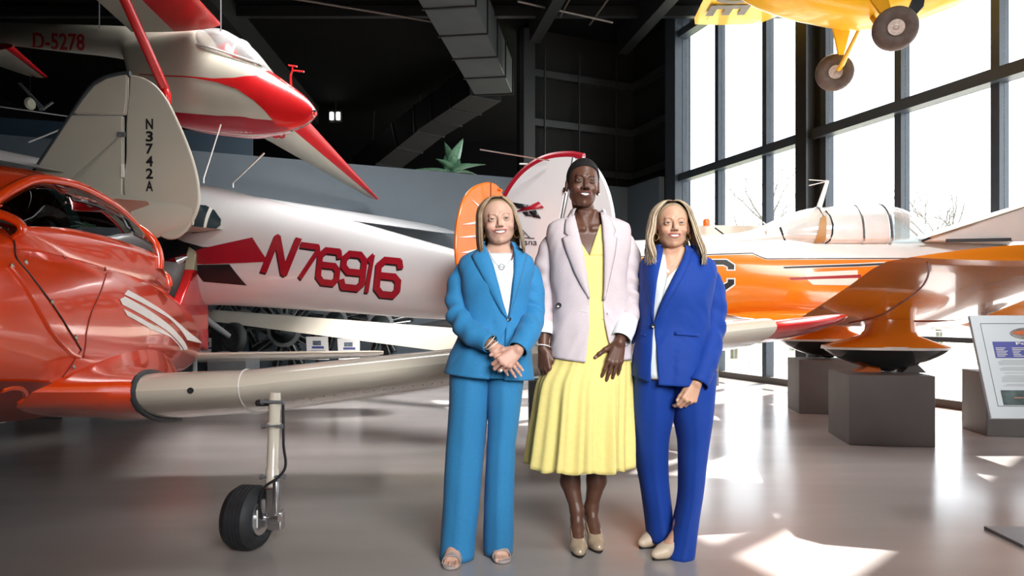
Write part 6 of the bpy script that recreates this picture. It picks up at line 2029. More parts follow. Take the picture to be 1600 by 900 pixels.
def pump(toe, f, heel_h, m, parent, point=.6, name='shoe', L=.245, heel='slim', label=None):
    f = nv((f[0], f[1], 0)); s = np.array((-f[1], f[0], 0)); up = np.array((0, 0, 1.0)); T = np.array((toe[0], toe[1], 0))
    R = np.stack([s, f, up], 1)
    B = T - f * .075 + up * .034; Mid = T - f * .15 + up * (.045 + .45 * heel_h); H = T - f * (L - .03) + up * (.036 + heel_h)
    out = U(.022, ell(T - f * .052 + up * .026, (.037 - .006 * point, .053, .027), R), cap(B - s * .013, Mid, .028, .026), cap(B + s * .013, Mid, .028, .026), cap(Mid, H, .033, .033))
    cut = U(.02, cap(T - f * .098 + up * (.088 + .03 * heel_h), Mid + up * .06, .033, .036), cap(Mid + up * .06, H + up * .06, .036, .038), ell(H + up * .065, (.026, .026, .05), R))
    lo = out
    g = S(.004, out, cut)
    g = S(.002, g, fn(lambda q: q[:, 2] - .004, (0, 0, 0), (0, 0, 0)))
    o = sdf_obj(name, [g], .0032, m, parent, k=.003)
    b = MB()
    ring = []
    for a in np.linspace(0, 2 * PI, 28, endpoint=False):
        c, q = math.cos(a), math.sin(a)
        ring.append(T - f * .080 + f * (.080 if c > 0 else .05) * c * .96 + s * (.0355 - .012 * max(0, c)) * q)
    b.loft([[p + up * 0 for p in ring], [p + up * .006 for p in ring]]); b.build('sole', M_sole, o)
    b = MB()
    if heel == 'block':
        b.loft([[H + s * x + f * y - up * .025 for x, y in ((-.024, -.022), (.024, -.022), (.024, .02), (-.024, .02))],
                [(H * np.array((1, 1, 0))) + s * x + f * y for x, y in ((-.021, -.018), (.021, -.018), (.021, .018), (-.021, .018))]])
    else:
        b.loft([[H + (s * math.cos(a) + f * math.sin(a)) * .028 - up * .02 for a in np.linspace(0, 2 * PI, 14, endpoint=False)],
                [H - up * (.035 + heel_h) * .55 + (s * math.cos(a) + f * math.sin(a)) * .014 for a in np.linspace(0, 2 * PI, 14, endpoint=False)],
                [H * np.array((1, 1, 0)) + (s * math.cos(a) + f * math.sin(a)) * .010 for a in np.linspace(0, 2 * PI, 14, endpoint=False)]])
    b.build('heel', m, o)
    return o

def ring_obj(name, c, axis, R, r, m, parent, seg=28, flat=None):
    a = nv(axis); ref = np.array((0, 0, 1.0)) if abs(a[2]) < .9 else np.array((1.0, 0, 0))
    u = nv(np.cross(a, ref)); v = np.cross(a, u); c = np.array(c, float)
    e = (1, 1) if flat is None else flat
    pts = [c + (u * math.cos(t) * e[0] + v * math.sin(t) * e[1]) * R for t in np.linspace(0, 2 * PI, seg)]
    b = MB(); b.tube(pts, r, 6, cap=False); return b.build(name, m, parent)

def button(T, px, py, parent, r=.011, m=None, off=.008):
    x, z = T.hit(px, py); y = T.front(x, z) - off
    b = MB(); b.lathe((x, y + .004, z), (0, -1, 0), [(0, r), (.004, r), (.006, r * .8), (.005, r * .55), (.005, .001)], 16)
    return b.build('button', m or M_btn, parent)

def bead_string(T, pts, n, r, m, parent, off=.004, name='necklace'):
    q, _ = smooth_path([(p[0], p[1], 0) for p in pts], n)
    b = MB()
    for k, (px, py, _) in enumerate(q):
        x, z = T.hit(px, py); zz = min(max(z, T.z0), T.z1)
        c = np.array((x, T.front(x, zz) - off, z))
        b.lathe(c - np.array((0, 0, r)), (0, 0, 1), [(0, r * .3), (r * .5, r * .87), (r, r), (r * 1.5, r * .87), (2 * r, r * .3)], 8)
    o = b.build(name, m, parent); o['kind'] = 'stuff'
    return o

def col_const(c): return lambda v: np.tile(np.array(c, np.float32), (len(v), 1))

# ================================================================== woman in sky blue
Y1 = 3.25
W1 = empty('person', ((758 - 800) / FPX * Y1, Y1, 0), 'smiling woman with shoulder-length blond hair in sky blue trouser suit, hands clasped', 'person')
T1 = Torso([(382, 758, 800, .055, .07), (389, 748, 808, .066, .08), (396, 731, 823, .082, .09), (404, 720, 833, .098, .10), (418, 716, 836, .115, .105),
            (445, 721, 831, .138, .11), (470, 724, 827, .132, .105), (500, 722, 826, .126, .105), (530, 712, 828, .136, .115), (560, 700, 831, .15, .13), (596, 690, 835, .158, .14)], Y1)
R1 = rot(roll=math.radians(-5), yaw=math.radians(3), pitch=math.radians(-3))
s1 = 1.0
o1 = np.array(P(780, 342, 3.165)) + R1 @ np.array((0, .08, 0)) * s1
par1 = dict(fw=1.05, jaw=.96, smile=.0285, open_=.0058, lip=.85, blush=(.62, .27, .21), lips=(.50, .19, .17), brow=(.25, .15, .09), brow_a=.75, lash=(.07, .04, .03),
            scalp=(.34, .22, .12), hairline=lambda q: q[:, 2] - (.091 - 1.2 * np.clip(q[:, 1] + .06, 0, 1) - 6 * q[:, 0] ** 2))
z1 = lambda py: CAM_Z - (py - HOR) * Y1 / FPX
headn = X(o1, R1, s1, head_field(1.05, .96, .0285, .0058, nose=1.05, lip=.85))
neck = cap(o1 + R1 @ np.array((0, .020, -.06)), (float(P(779, 402, Y1).x), Y1 + .015, z1(404)), .050, .056)
torso1 = torso_leaf(T1, .024, z1(575), z1(384))
aL = [P(732, 418, 3.27), P(717, 490, 3.235), P(770, 541, 3.04)]
aR = [P(823, 418, 3.27), P(833, 492, 3.235), P(810, 546, 3.03)]
hR_, tipsA = hand(aL[2], nv((.66, -.06, -.72)), (.2, -.95, .25), (.7, 0, .65), .94, (.12, .16, .2, .25), spread=.03, thumb=(.8, .4, -.2))
hL_, tipsB = hand(aR[2], nv((-.66, -.25, -.62)), (.12, -1, .12), (-.6, -.1, .75), 1.0, (.75, .8, .85, .85), (.9, .9, .95, .95), spread=.02, thumb=(.75, .55, -.15))
armL = U(.02, cap(aL[0], aL[1], .038, .034), cap(aL[1], aL[2], .032, .024)); armR = U(.02, cap(aR[0], aR[1], .038, .034), cap(aR[1], aR[2], .032, .024))
f1, ft1 = foot(P(703, 889, 3.075), (-.06, -1), .055, P(716, 690, 3.25), toes=1)
f2, ft2 = foot(P(786, 881, 3.15), (.16, -1), .055, P(783, 690, 3.25), toes=-1)
legs = [U(.02, f1, cap(P(716, 690, 3.25), P(738, 575, 3.25), .038, .07)), U(.02, f2, cap(P(783, 690, 3.25), P(778, 575, 3.25), .038, .07))]
def paint1(v):
    c = np.tile(np.array((.60, .375, .285)), (len(v), 1))
    head_paint(v, c, o1, R1, s1, par1)
    nails(v, c, tipsA + tipsB, (.72, .55, .50), .0062)
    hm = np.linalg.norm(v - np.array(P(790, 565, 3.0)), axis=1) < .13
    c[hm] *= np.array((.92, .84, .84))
    return c
body1 = sdf_obj('body', [U(.02, torso1, neck), headn, U(.008, armL, hR_), U(.008, armR, hL_)] + legs, .0028, M_skin, W1, paint1, k=.006)
face_parts(body1, o1, R1, s1, par1, (.055, .05, .04), M_eye, M_teeth)
hair_cols = [(.33, .225, .135), (.40, .285, .18), (.25, .165, .10), (.21, .14, .085), (.44, .33, .22)]
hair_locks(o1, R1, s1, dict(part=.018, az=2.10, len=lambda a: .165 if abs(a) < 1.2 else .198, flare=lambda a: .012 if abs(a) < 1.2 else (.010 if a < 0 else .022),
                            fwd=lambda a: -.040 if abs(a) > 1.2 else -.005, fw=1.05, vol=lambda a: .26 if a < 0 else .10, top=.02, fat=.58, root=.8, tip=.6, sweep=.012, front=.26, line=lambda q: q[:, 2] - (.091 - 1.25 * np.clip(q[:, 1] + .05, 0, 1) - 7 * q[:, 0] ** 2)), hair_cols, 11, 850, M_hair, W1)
# clothes
hem1 = lambda x: float(np.interp(x, [(691 - 800) / FPX * Y1, (765 - 800) / FPX * Y1, (834 - 800) / FPX * Y1], [z1(581), z1(588), z1(592)]))
L1e = [(757, 384), (764, 400), (770, 415), (776, 438), (784, 470), (791, 490), (794, 500), (787, 520), (775, 548), (764, 590)]
R1e = [(801, 384), (803, 400), (803, 420), (801, 440), (798, 470), (795, 490), (792, 502), (790, 520), (789, 550), (788, 594)]
J1 = jacket_shell(T1, L1e, R1e, 'jacket', M_sky, W1, hem1, seed=1.3, amp=.008)
cloth_patch(T1, [(752, 381), (744, 392), (736, 400), (742, 412), (752, 430), (768, 462), (784, 490), (793, 499)], [(758, 382), (765, 399), (771, 414), (777, 437), (785, 468), (790, 484), (793, 494), (795, 499)], 'lapel', M_sky, J1)
cloth_patch(T1, [(801, 382), (804, 398), (804, 420), (802, 440), (799, 468), (796, 488), (795, 498)], [(806, 381), (816, 390), (825, 398), (821, 412), (816, 430), (806, 465), (799, 488), (796, 499)], 'lapel', M_sky, J1)
def collar(T, a0, a1, z, h, m, parent, off=.008):
    G = []
    for ph in np.linspace(a0, a1, 28):
        p = T.at(ph, z, off)
        inn = np.array((T.sec(z)[0], T.Y0, 0)); d = nv((p - inn) * np.array((1, 1, 0)))
        G.append([p + np.array((0, 0, -.022)) + d * .012, p + np.array((0, 0, -.004)) + d * .006, p + np.array((0, 0, h * .7)) - d * .003, p + np.array((0, 0, h)) - d * .010])
    b = MB(); b.grid(G); return b.build('collar', m, parent, sharp=0, solid=.004)
collar(T1, .85, 2 * PI - .85, T1.z1 - .012, .020, M_sky, J1)
sleeve([P(737, 411, 3.27), P(721, 440, 3.27), P(716, 484, 3.23), P(728, 512, 3.14), P(767, 538, 3.045)], [.058, .060, .056, .055, .043], 'sleeve', M_sky, J1, seed=2, elbow=.55, folds=.009)
sleeve([P(818, 411, 3.27), P(829, 440, 3.27), P(833, 486, 3.24), P(829, 512, 3.15), P(808, 548, 3.035)], [.058, .058, .054, .054, .046], 'sleeve', M_sky, J1, seed=5, elbow=.55, folds=.009)
button(T1, 795, 498, J1)
cloth_patch(T1, [(760, 395), (766, 408), (772, 425), (780, 455), (786, 486), (788, 520)], [(806, 395), (806, 408), (806, 425), (804, 455), (802, 486), (800, 520)], 'blouse', M_top, W1, off=-.012, bulge=.003)
cloth_patch(T1, [(778, 511), (770, 545), (760, 592)], [(800, 511), (803, 545), (804, 592)], 'trousers_front', M_sky, W1, off=-.011, bulge=.002, n=12)
bead_string(T1, [(764, 392), (772, 407), (784, 417), (797, 407), (801, 390)], 40, .0022, M_pearl, W1, off=-.004)
bead_string(T1, [(800, 383), (802, 395), (800, 405)], 14, .0035, mat('dark_bead', (.12, .03, .03), .3), W1, off=.002)
ring_obj('pendant', (T1.hit(784, 417)[0], T1.front(*T1.hit(784, 417)) - .002, T1.hit(784, 417)[1]), (0, 1, .1), .012, .0014, M_grey, W1)
b = MB()
LL = [(560, 703, 771, .112, 0), (620, 702, 765, .11, 0), (660, 700, 761, .10, 0), (700, 697, 757, .09, 0), (780, 693, 750, .085, 0), (840, 689, 744, .09, 0), (868, 687, 741, .095, -.01)]
RL = [(560, 759, 822, .112, 0), (620, 761, 816, .11, 0), (660, 762, 811, .10, 0), (700, 760, 806, .09, 0), (780, 757, 803, .085, 0), (840, 756, 802, .088, .03), (867, 756, 801, .088, .05)]
b.grid(leg_rings(LL, Y1, seed=1), wrap=True); b.grid(leg_rings(RL, Y1, seed=4), wrap=True)
b.build('trousers', M_sky, W1, sharp=0, solid=.004, offset=-1)
# sandals: broad vamp strap, footbed, block heel
def sandal(toe, f, heel_h, A, parent):
    f = nv((f[0], f[1], 0)); s = np.array((-f[1], f[0], 0)); up = np.array((0, 0, 1.0)); T = np.array((toe[0], toe[1], 0))
    G = []
    for t in np.linspace(0, 1, 30) ** 1.5:
        hgt = .004 + (heel_h) * (1 / (1 + math.exp(-(t - .52) * 14)))
        wd = .041 * math.sqrt(max(.02, 1 - (1 - t / .22) ** 2)) if t < .22 else .041 - .013 * (t - .22) / .78
        c = T + f * .008 - f * .235 * t
        G.append([c - s * wd + up * hgt, c + s * wd + up * hgt, c + s * wd + up * (hgt + .012), c - s * wd + up * (hgt + .012)])
    b = MB(); b.loft(G); o = b.build('shoe', M_suede, parent, sharp=50)
    G = []
    for t in np.linspace(0, 1, 8):
        row = []
        for a in np.linspace(0, PI, 16):
            c = T - f * (.040 + .045 * t) + up * .012
            row.append(c + s * math.cos(a) * (.041 + .001 * t) + up * math.sin(a) ** .8 * (.036 + .012 * t))
        G.append(row)
    b = MB(); b.grid(G); b.build('vamp_strap', M_suede, o, sharp=0, solid=.004)
    H = T - f * .205
    b = MB(); b.loft([[H + s * x + f * y for x, y in ((-.024, -.02), (.024, -.02), (.024, .02), (-.024, .02))], [H + s * x * 1.15 + f * y * 1.2 + up * heel_h for x, y in ((-.024, -.02), (.024, -.02), (.024, .02), (-.024, .02))]]); b.build('heel', M_dark, o)
sandal(P(703, 889, 3.075), (-.06, -1), .055, ft1[0], W1); sandal(P(786, 881, 3.15), (.16, -1), .055, ft2[0], W1)
for sg, R_ in ((-1, .017), (1, .020)):
    ring_obj('earring', o1 + R1 @ np.array((sg * .079 * 1.0, -.004, -.058)), R1 @ np.array((.55, .8, 0)), R_, .0024, M_gold, W1, flat=(.75, 1))
wr = np.array(aL[2]); dv = nv((.66, -.06, -.72))
for k in range(4): ring_obj('bracelet', wr - dv * (.004 + .009 * k), dv + np.array((.1 * (k - 1.5), .12, .05 * k)), .032 + .0015 * k, .0019, M_gold if k % 2 else M_pearl, W1)
q = tipsB[2][0]
kn = np.array(aR[2]) + nv((-.66, -.25, -.62)) * .105 + np.array((.0, -.012, -.018))
b = MB(); b.lathe(kn, (0, -1, .2), [(0, .004), (.003, .0065), (.006, .003)], 8); b.build('ring', M_pearl, W1)

# ================================================================== woman in pale pink and yellow
Y2 = 3.38
z2 = lambda py: CAM_Z - (py - HOR) * Y2 / FPX
W2 = empty('person', ((918 - 800) / FPX * Y2, Y2, 0), 'tallest woman with cropped black hair in pale pink blazer over yellow dress', 'person')
T2 = Torso([(330, 899, 937, .055, .07), (338, 888, 950, .066, .08), (345, 866, 972, .080, .09), (352, 857, 983, .092, .10), (368, 853, 986, .108, .105),
            (400, 856, 983, .128, .11), (440, 860, 979, .122, .105), (480, 862, 980, .116, .105), (520, 860, 983, .122, .11), (570, 857, 986, .134, .125)], Y2)
R2 = rot(roll=math.radians(3.5), yaw=math.radians(3), pitch=math.radians(-2))
s2 = 1.075
par2 = dict(fw=.93, jaw=.95, smile=.0235, open_=.0055, lip=1.25, blush=(.16, .062, .040), lips=(.13, .045, .042), brow=(.012, .008, .007), brow_a=.8, lash=(.010, .006, .005),
            scalp=(.008, .007, .007), hairline=lambda q: np.minimum(q[:, 2] - (.070 - 1.6 * np.clip(q[:, 1] + .045, 0, 1) - 5 * q[:, 0] ** 2), q[:, 2] + .055))
o2 = np.array(P(915, 282.5, 3.29)) + R2 @ np.array((0, .08, 0)) * s2
head2 = X(o2, R2, s2, head_field(.93, .95, .0235, .0055, nose=1.15, lip=1.25, chin=1.02, cheek=1.05, fold=False))
neck = U(.02, cap(o2 + R2 @ np.array((0, .022, -.06)) * s2, (float(P(918, 345, Y2).x), Y2 + .01, z2(352)), .049, .055),
         cap(P(907, 330, Y2 - .035), P(914, 353, Y2 - .062), .008), cap(P(931, 330, Y2 - .035), P(923, 353, Y2 - .062), .008),
         cap(P(870, 354, Y2 - .05), P(912, 357, Y2 - .082), .009), cap(P(968, 354, Y2 - .05), P(926, 357, Y2 - .082), .009))
torso2 = torso_leaf(T2, .022, z2(568), z2(333))
bL = [P(868, 372, 3.40), P(853, 458, 3.415), P(849, 545, 3.34)]
bR = [P(970, 372, 3.40), P(986, 470, 3.385), P(968, 535, 3.245)]
h2L, tC = hand(bL[2], nv((.07, -.05, -1)), (-.70, -.72, .0), (.70, -.70, 0), 1.05, (.30, .32, .36, .42), (.30, .32, .36, .4), spread=.01, thumb=(.9, .32, -.25), tcurl=.15)
h2R, tD = hand(bR[2], nv((-.26, -.06, -1)), (.08, -1, .02), (-1, 0, .15), 1.06, (.14, .16, .2, .25), (.16, .2, .25, .3), spread=.06, thumb=(.66, .68, -.1), tcurl=.12)
k1, k2 = P(893, 690, 3.40), P(931, 690, 3.40)
g1, gt1 = foot(P(906, 872, 3.22), (-.02, -1), .085, k1, .030, calf=(P(891, 752, 3.435), .047, .052), L=.235)
g2, gt2 = foot(P(937, 864, 3.285), (.10, -1), .085, k2, .030, calf=(P(932, 750, 3.44), .047, .052), L=.235)
def paint2(v):
    c = np.tile(np.array((.108, .047, .029)), (len(v), 1))
    head_paint(v, c, o2, R2, s2, par2)
    nails(v, c, tC + tD, (.42, .26, .20), .0066)
    return c
body2 = sdf_obj('body', [U(.02, torso2, neck), head2, U(.008, U(.02, cap(bL[0], bL[1], .034, .032), cap(bL[1], bL[2], .031, .025)), h2L),
                         U(.008, U(.02, cap(bR[0], bR[1], .034, .032), cap(bR[1], bR[2], .031, .025)), h2R),
                         U(.02, g1, cap(k1, P(905, 570, Y2), .055, .075)), U(.02, g2, cap(k2, P(932, 570, Y2), .055, .075))], .0028, M_skind, W2, paint2, k=.006)
face_parts(body2, o2, R2, s2, par2, (.016, .010, .008), M_eye, M_teeth)
# cropped hair
def hairfield():
    base = ell((0, .014, .034), (.0775 * .95, .1005, .0875))
    def hl(q):
        x, y, z = q[:, 0], q[:, 1], q[:, 2]
        return np.minimum(z - (.069 - 1.55 * np.clip(y + .045, 0, 1) - 5 * x ** 2 + .0012 * np.sin(x * 800)), z + .062 - .4 * np.clip(.02 - y, 0, 1))
    return S(.004, base, fn(lambda q: hl(q), (0, 0, 0), (0, 0, 0)))
M_crop = mat('cropped_hair', (.008, .007, .008), .75, var=.3, scale=200, bump=1.0, bscale=260, spec=.3)
sdf_obj('hair', [X(o2, R2, s2, hairfield())], .0032, M_crop, W2, k=.003)
L2e = [(896, 333), (900, 350), (908, 385), (914, 410), (919, 445), (921, 470), (921, 500), (919, 530), (915, 568)]
R2e = [(939, 333), (941, 355), (943, 390), (944, 430), (943, 470), (944, 495), (948, 520), (954, 543), (961, 566)]
hem2 = lambda x: float(np.interp(x, [(858 - 800) / FPX * Y2, (916 - 800) / FPX * Y2, (986 - 800) / FPX * Y2], [z2(557), z2(564), z2(560)]))
J2 = jacket_shell(T2, L2e, R2e, 'blazer', M_pink, W2, hem2, seed=7.7, amp=.008)
cloth_patch(T2, [(890, 332), (882, 346), (881, 364), (888, 369), (877, 371), (884, 395), (897, 427), (910, 452), (919, 467)], [(897, 333), (901, 350), (905, 366), (906, 371), (908, 377), (912, 398), (917, 428), (920, 450), (922, 466)], 'lapel', M_pink, J2)
cloth_patch(T2, [(938, 333), (941, 350), (942, 366), (942, 372), (943, 378), (944, 400), (944, 428), (944, 450), (943, 468)], [(945, 332), (955, 346), (962, 362), (957, 369), (964, 371), (961, 395), (954, 427), (948, 452), (944, 469)], 'lapel', M_pink, J2)
collar(T2, .85, 2 * PI - .85, T2.z1 - .014, .022, M_pink, J2)
sleeve([P(872, 366, 3.40), P(858, 396, 3.41), P(853, 440, 3.42), P(852, 480, 3.40), P(849, 512, 3.365)], [.054, .056, .052, .048, .040], 'sleeve', M_pink, J2, seed=9, elbow=.6, folds=.008)
sleeve([P(966, 366, 3.40), P(981, 396, 3.405), P(986, 440, 3.40), P(985, 480, 3.365), P(977, 512, 3.295)], [.054, .056, .052, .050, .044], 'sleeve', M_pink, J2, seed=12, elbow=.6, folds=.009)
sleeve([P(849.5, 504, 3.372), P(849.5, 512, 3.366), P(849, 522, 3.358)], [.0445, .046, .044], 'turned_cuff', M_lining, J2, seed=3, n=14, head=False, folds=.002, amp=.002)
sleeve([P(982, 499, 3.325), P(976, 514, 3.292), P(970, 530, 3.258)], [.047, .051, .047], 'turned_cuff', M_lining, J2, seed=6, n=18, head=False, folds=.004, amp=.003)
button(T2, 873, 477, J2, .013); button(T2, 950, 489, J2, .005, M_lining)
b = MB(); x0, z0 = T2.hit(908, 486); x1_, z1_ = T2.hit(918, 487); b.tube([(x0, T2.front(x0, z0) - .004, z0), (x1_, T2.front(x1_, z1_) - .004, z1_)], .0012, 5); b.build('buttonhole', M_lining, J2)
# dress
cloth_patch(T2, [(894, 399), (900, 430), (903, 470), (902, 500)], [(950, 399), (954, 430), (955, 470), (957, 500)], 'dress_bodice', M_yellow, W2, off=-.010, bulge=.002, n=30, k=14, thick=.003)
cloth_patch(T2, [(898, 372), (899, 399.5)], [(905, 373), (921.5, 399.5)], 'dress_bodice', M_yellow, W2, off=-.010, bulge=.001, n=10, k=5, thick=.003)
cloth_patch(T2, [(938, 350), (921, 399.5)], [(950, 349), (950, 399.5)], 'dress_bodice', M_yellow, W2, off=-.010, bulge=.001, n=14, k=5, thick=.003)
SK = Torso([(436, 872, 968, .104, .09), (470, 871, 971, .109, .09), (500, 870, 974, .111, .09), (530, 867, 979, .114, .095), (562, 859, 984, .124, .115), (600, 840, 986, .150, .15), (650, 833, 986, .175, .175), (700, 827, 987, .195, .195), (727, 823, 988, .205, .205)], Y2, n=2.1)
def skirt():
    G = []
    for i in range(50):
        t = i / 49; z = SK.z1 + (SK.z0 - SK.z1) * t
        row = []
        for j in range(200):
            ph = 2 * PI * j / 200
            a = (ph + PI) % (2 * PI) - PI
            k = min(1, max(0, (t - .32) * 1.9))
            ple = .014 * math.sin(ph * 11 + 1.2 * math.sin(ph * 3) + .4) + .008 * math.sin(ph * 19 + 2 + 1.5 * t)
            ple += -.016 * math.exp(-((a + .38) / .05) ** 2) - .018 * math.exp(-((a - .18) / .055) ** 2) - .012 * math.exp(-((a + .02) / .04) ** 2) - .012 * math.exp(-((a - .62) / .05) ** 2)
            p = SK.at(ph, z)
            nrm = np.array((math.sin(ph), -math.cos(ph), 0))
            dz = .006 * math.sin(ph * 11 + .4) * t ** 4
            row.append(p + nrm * (ple * k * 1.0 + cloth_noise(p, 6, .006 * k, 4.4, (1, 1, .3))) + np.array((0, 0, dz)))
        G.append(row)
    b = MB(); b.grid(G, wrap=True); return b.build('dress_skirt', M_yellow, W2, sharp=0, solid=.003, offset=-1)
skirt()
pump(P(906, 873, 3.215), (-.02, -1), .085, M_patent, W2); pump(P(937, 865, 3.28), (.10, -1), .085, M_patent, W2)
for sg in (-1, 1):
    c = o2 + R2 @ (np.array((sg * .0745, -.004, -.040)) * s2)
    b = MB(); b.lathe(c, (0, -1, 0), [(-.005, .002), (-.003, .0045), (0, .0055), (.003, .0045), (.005, .002)], 10); b.build('earring', M_pearl, W2)
ring_obj('bracelet', np.array(bL[2]) + np.array((0, 0, .012)), (.15, .25, 1), .033, .0028, M_pearl, W2)
q = np.array(tD[2][0]); kn = np.array(bR[2]); rp = kn + (q - kn) * .66 + np.array((.004, -.008, 0))
b = MB(); b.lathe(rp, (0, -1, .2), [(0, .004), (.003, .0068), (.006, .003)], 8); b.build('ring', M_pearl, W2)

# ================================================================== woman in royal blue
Y3 = 3.33
z3 = lambda py: CAM_Z - (py - HOR) * Y3 / FPX
W3 = empty('person', ((1050 - 800) / FPX * Y3, Y3, 0), 'woman with long wavy blond hair in royal blue trouser suit, one leg crossed forward', 'person')
T3 = Torso([(385, 1032, 1076, .055, .07), (393, 1020, 1088, .070, .08), (401, 1007, 1102, .086, .09), (410, 1001, 1114, .102, .10), (425, 1000, 1118, .122, .11),
            (455, 1001, 1112, .148, .115), (490, 1000, 1106, .138, .11), (515, 998, 1104, .132, .11), (550, 992, 1101, .142, .12), (606, 986, 1098, .152, .135)], Y3)
R3 = rot(roll=math.radians(.5), yaw=math.radians(-4), pitch=math.radians(-3))
s3 = 1.0
par3 = dict(fw=1.0, jaw=1.0, smile=.0255, open_=.0058, lip=.95, blush=(.60, .25, .17), lips=(.52, .17, .15), brow=(.22, .13, .08), brow_a=.75, lash=(.05, .03, .025),
            scalp=(.34, .23, .13), hairline=lambda q: q[:, 2] - (.086 - 1.3 * np.clip(q[:, 1] + .06, 0, 1) - 6 * q[:, 0] ** 2))
o3 = np.array(P(1054, 348.3, 3.245)) + R3 @ np.array((0, .08, 0)) * s3
head3 = X(o3, R3, s3, head_field(1.0, 1.0, .0255, .0058, nose=1.0, lip=.95))
neck = U(.02, cap(o3 + R3 @ np.array((0, .020, -.06)), (float(P(1053, 405, Y3).x), Y3 + .012, z3(408)), .048, .054),
         cap(P(1043, 392, Y3 - .04), P(1048, 411, Y3 - .07), .007), cap(P(1063, 392, Y3 - .04), P(1057, 411, Y3 - .07), .007))
torso3 = torso_leaf(T3, .022, z3(590), z3(388))
cL = [P(1016, 424, 3.36), P(1002, 490, 3.45), P(966, 535, 3.56)]
cR = [P(1099, 424, 3.36), P(1114, 503, 3.345), P(1088, 598, 3.20)]
h3L, tE = hand(cL[2], nv((-1, .15, -.1)), (.1, 1, .1), (0, .1, 1), .95, (.15,) * 4)
h3R, tF = hand(cR[2], nv((-.42, -.12, -.9)), (.25, -.95, .18), (-.9, -.25, .45), .98, (.55, .75, .95, 1.1), (.6, .85, 1.0, 1.1), spread=.03, thumb=(.95, .25, -.18), tcurl=.1)
e1, et1 = foot(P(1000, 857, 3.345), (-.70, -.6), .05, P(1018, 720, 3.42), calf=None)
e2, et2 = foot(P(1020, 876, 3.195), (-.84, -.54), .05, P(1082, 720, 3.34), calf=None)
def paint3(v):
    c = np.tile(np.array((.58, .335, .225)), (len(v), 1))
    head_paint(v, c, o3, R3, s3, par3)
    nails(v, c, tE + tF, (.74, .62, .58), .0062)
    return c
body3 = sdf_obj('body', [U(.02, torso3, neck), head3, U(.008, U(.02, cap(cL[0], cL[1], .037, .034), cap(cL[1], cL[2], .033, .025)), h3L),
                         U(.008, U(.02, cap(cR[0], cR[1], .037, .034), cap(cR[1], cR[2], .033, .025)), h3R),
                         U(.02, e1, cap(P(1018, 720, 3.42), P(1024, 590, 3.36), .038, .07)), U(.02, e2, cap(P(1082, 720, 3.34), P(1080, 590, 3.34), .038, .07))], .0028, M_skin, W3, paint3, k=.006)
face_parts(body3, o3, R3, s3, par3, (.05, .06, .07), M_eye, M_teeth)
hair_cols3 = [(.48, .37, .25), (.56, .45, .32), (.38, .28, .18), (.30, .21, .135), (.60, .50, .38)]
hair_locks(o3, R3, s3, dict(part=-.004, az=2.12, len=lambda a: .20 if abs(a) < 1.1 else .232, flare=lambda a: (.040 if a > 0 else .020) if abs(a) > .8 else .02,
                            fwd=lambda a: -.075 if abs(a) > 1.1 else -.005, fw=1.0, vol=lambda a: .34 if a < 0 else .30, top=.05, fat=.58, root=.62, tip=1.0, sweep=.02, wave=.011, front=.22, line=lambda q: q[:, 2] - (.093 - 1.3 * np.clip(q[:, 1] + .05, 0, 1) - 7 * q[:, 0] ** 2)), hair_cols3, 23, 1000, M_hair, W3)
L3e = [(1036, 388), (1034, 402), (1029, 425), (1025, 450), (1022, 480), (1020, 508), (1019, 530), (1018, 560), (1016, 603)]
R3e = [(1072, 388), (1066, 405), (1052, 432), (1036, 465), (1026, 488), (1022, 505), (1024, 530), (1027, 560), (1029, 603)]
hem3 = lambda x: float(np.interp(x, [(986 - 800) / FPX * Y3, (1016 - 800) / FPX * Y3, (1098 - 800) / FPX * Y3], [z3(586), z3(597), z3(601)]))
J3 = jacket_shell(T3, L3e, R3e, 'jacket', M_royal, W3, hem3, seed=15.1, amp=.0075)
cloth_patch(T3, [(1026, 388), (1014, 400), (1006, 416), (1006, 436), (1011, 465), (1016, 488), (1020, 505)], [(1036, 389), (1034, 402), (1030, 420), (1026, 440), (1023, 468), (1021, 488), (1021, 506)], 'lapel', M_royal, J3)
cloth_patch(T3, [(1071, 389), (1066, 404), (1056, 424), (1043, 450), (1031, 476), (1024, 496), (1021, 506)], [(1082, 389), (1080, 404), (1072, 424), (1058, 450), (1041, 478), (1028, 498), (1022, 507)], 'lapel', M_royal, J3)
collar(T3, .9, 2 * PI - .9, T3.z1 - .014, .020, M_royal, J3)
sleeve([P(1020, 418, 3.36), P(1008, 446, 3.40), P(1002, 488, 3.45), P(988, 518, 3.51), P(968, 534, 3.555)], [.056, .056, .052, .05, .043], 'sleeve', M_royal, J3, seed=21, elbow=.55)
sleeve([P(1095, 417, 3.36), P(1111, 448, 3.36), P(1114, 500, 3.35), P(1106, 550, 3.28), P(1089, 601, 3.205)], [.058, .061, .060, .059, .053], 'sleeve', M_royal, J3, seed=25, elbow=.5, folds=.006)
button(T3, 1020, 509, J3)
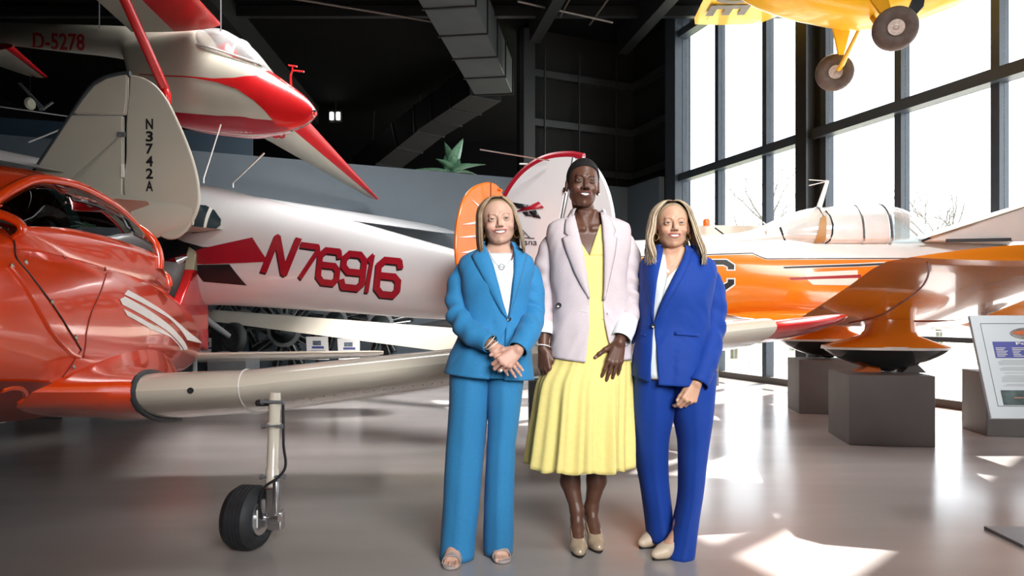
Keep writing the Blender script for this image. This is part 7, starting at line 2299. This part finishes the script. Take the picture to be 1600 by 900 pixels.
for Lp, Rp in (([(1054, 518), (1054, 523)], [(1092, 521), (1092, 526)]), ([(996, 519), (996, 523)], [(1008, 522), (1008, 526)])):
    cloth_patch(T3, Lp, Rp, 'pocket_welt', M_royal, J3, off=.004, bulge=.002, n=4, k=8, thick=.003)
cloth_patch(T3, [(1030, 396), (1027, 425), (1023, 450), (1020, 480), (1017, 520), (1016, 592)], [(1040, 398), (1043, 424), (1041, 442), (1034, 482), (1032, 520), (1032, 592)], 'blouse', M_top, W3, off=-.011, bulge=.002)
cloth_patch(T3, [(1042, 434), (1034, 470)], [(1072, 405), (1040, 470)], 'blouse', M_top, W3, off=-.010, bulge=.001, n=10)
bead_string(T3, [(1037, 394), (1040, 410), (1045, 421), (1055, 413), (1064, 402)], 34, .0015, M_pearl, W3, off=-.016)
b = MB(); x, z = T3.hit(1044, 424); b.lathe((x, T3.front(x, z) + .012, z), (0, -1, 0), [(0, .006), (.003, .008), (.006, .003)], 10); b.build('pendant', M_pearl, W3)
b = MB()
LL = [(580, 988, 1058, .115, .02), (640, 987, 1053, .11, .03), (700, 990, 1044, .095, .06), (760, 999, 1045, .088, .09), (810, 1007, 1050, .086, .09), (850, 1012, 1056, .092, .08)]
RL = [(580, 1046, 1118, .115, .0), (640, 1051, 1114, .11, .0), (700, 1061, 1106, .095, .0), (760, 1061, 1099, .088, -.01), (810, 1053, 1091, .088, -.03), (861, 1037, 1083, .096, -.06)]
b.grid(leg_rings(LL, Y3, seed=8), wrap=True); b.grid(leg_rings(RL, Y3, seed=13), wrap=True)
b.build('trousers', M_royal, W3, sharp=0, solid=.004, offset=-1)
pump(P(999, 857, 3.345), (-.70, -.6), .05, M_nude, W3, point=1.2, heel='block'); pump(P(1019, 876, 3.19), (-.84, -.54), .05, M_nude, W3, point=1.2, heel='block')
for sg in (-1, 1):
    ring_obj('earring', o3 + R3 @ np.array((sg * .074, -.004, -.054)), R3 @ np.array((.5, .85, 0)), .016, .0020, M_gold, W3, flat=(.75, 1))
ring_obj('ring', np.array(cR[2]) + nv((-.42, -.12, -.9)) * .088 + np.array((.004, -.012, -.006)), nv((-.42, -.12, -.9)), .009, .0015, M_gold, W3)
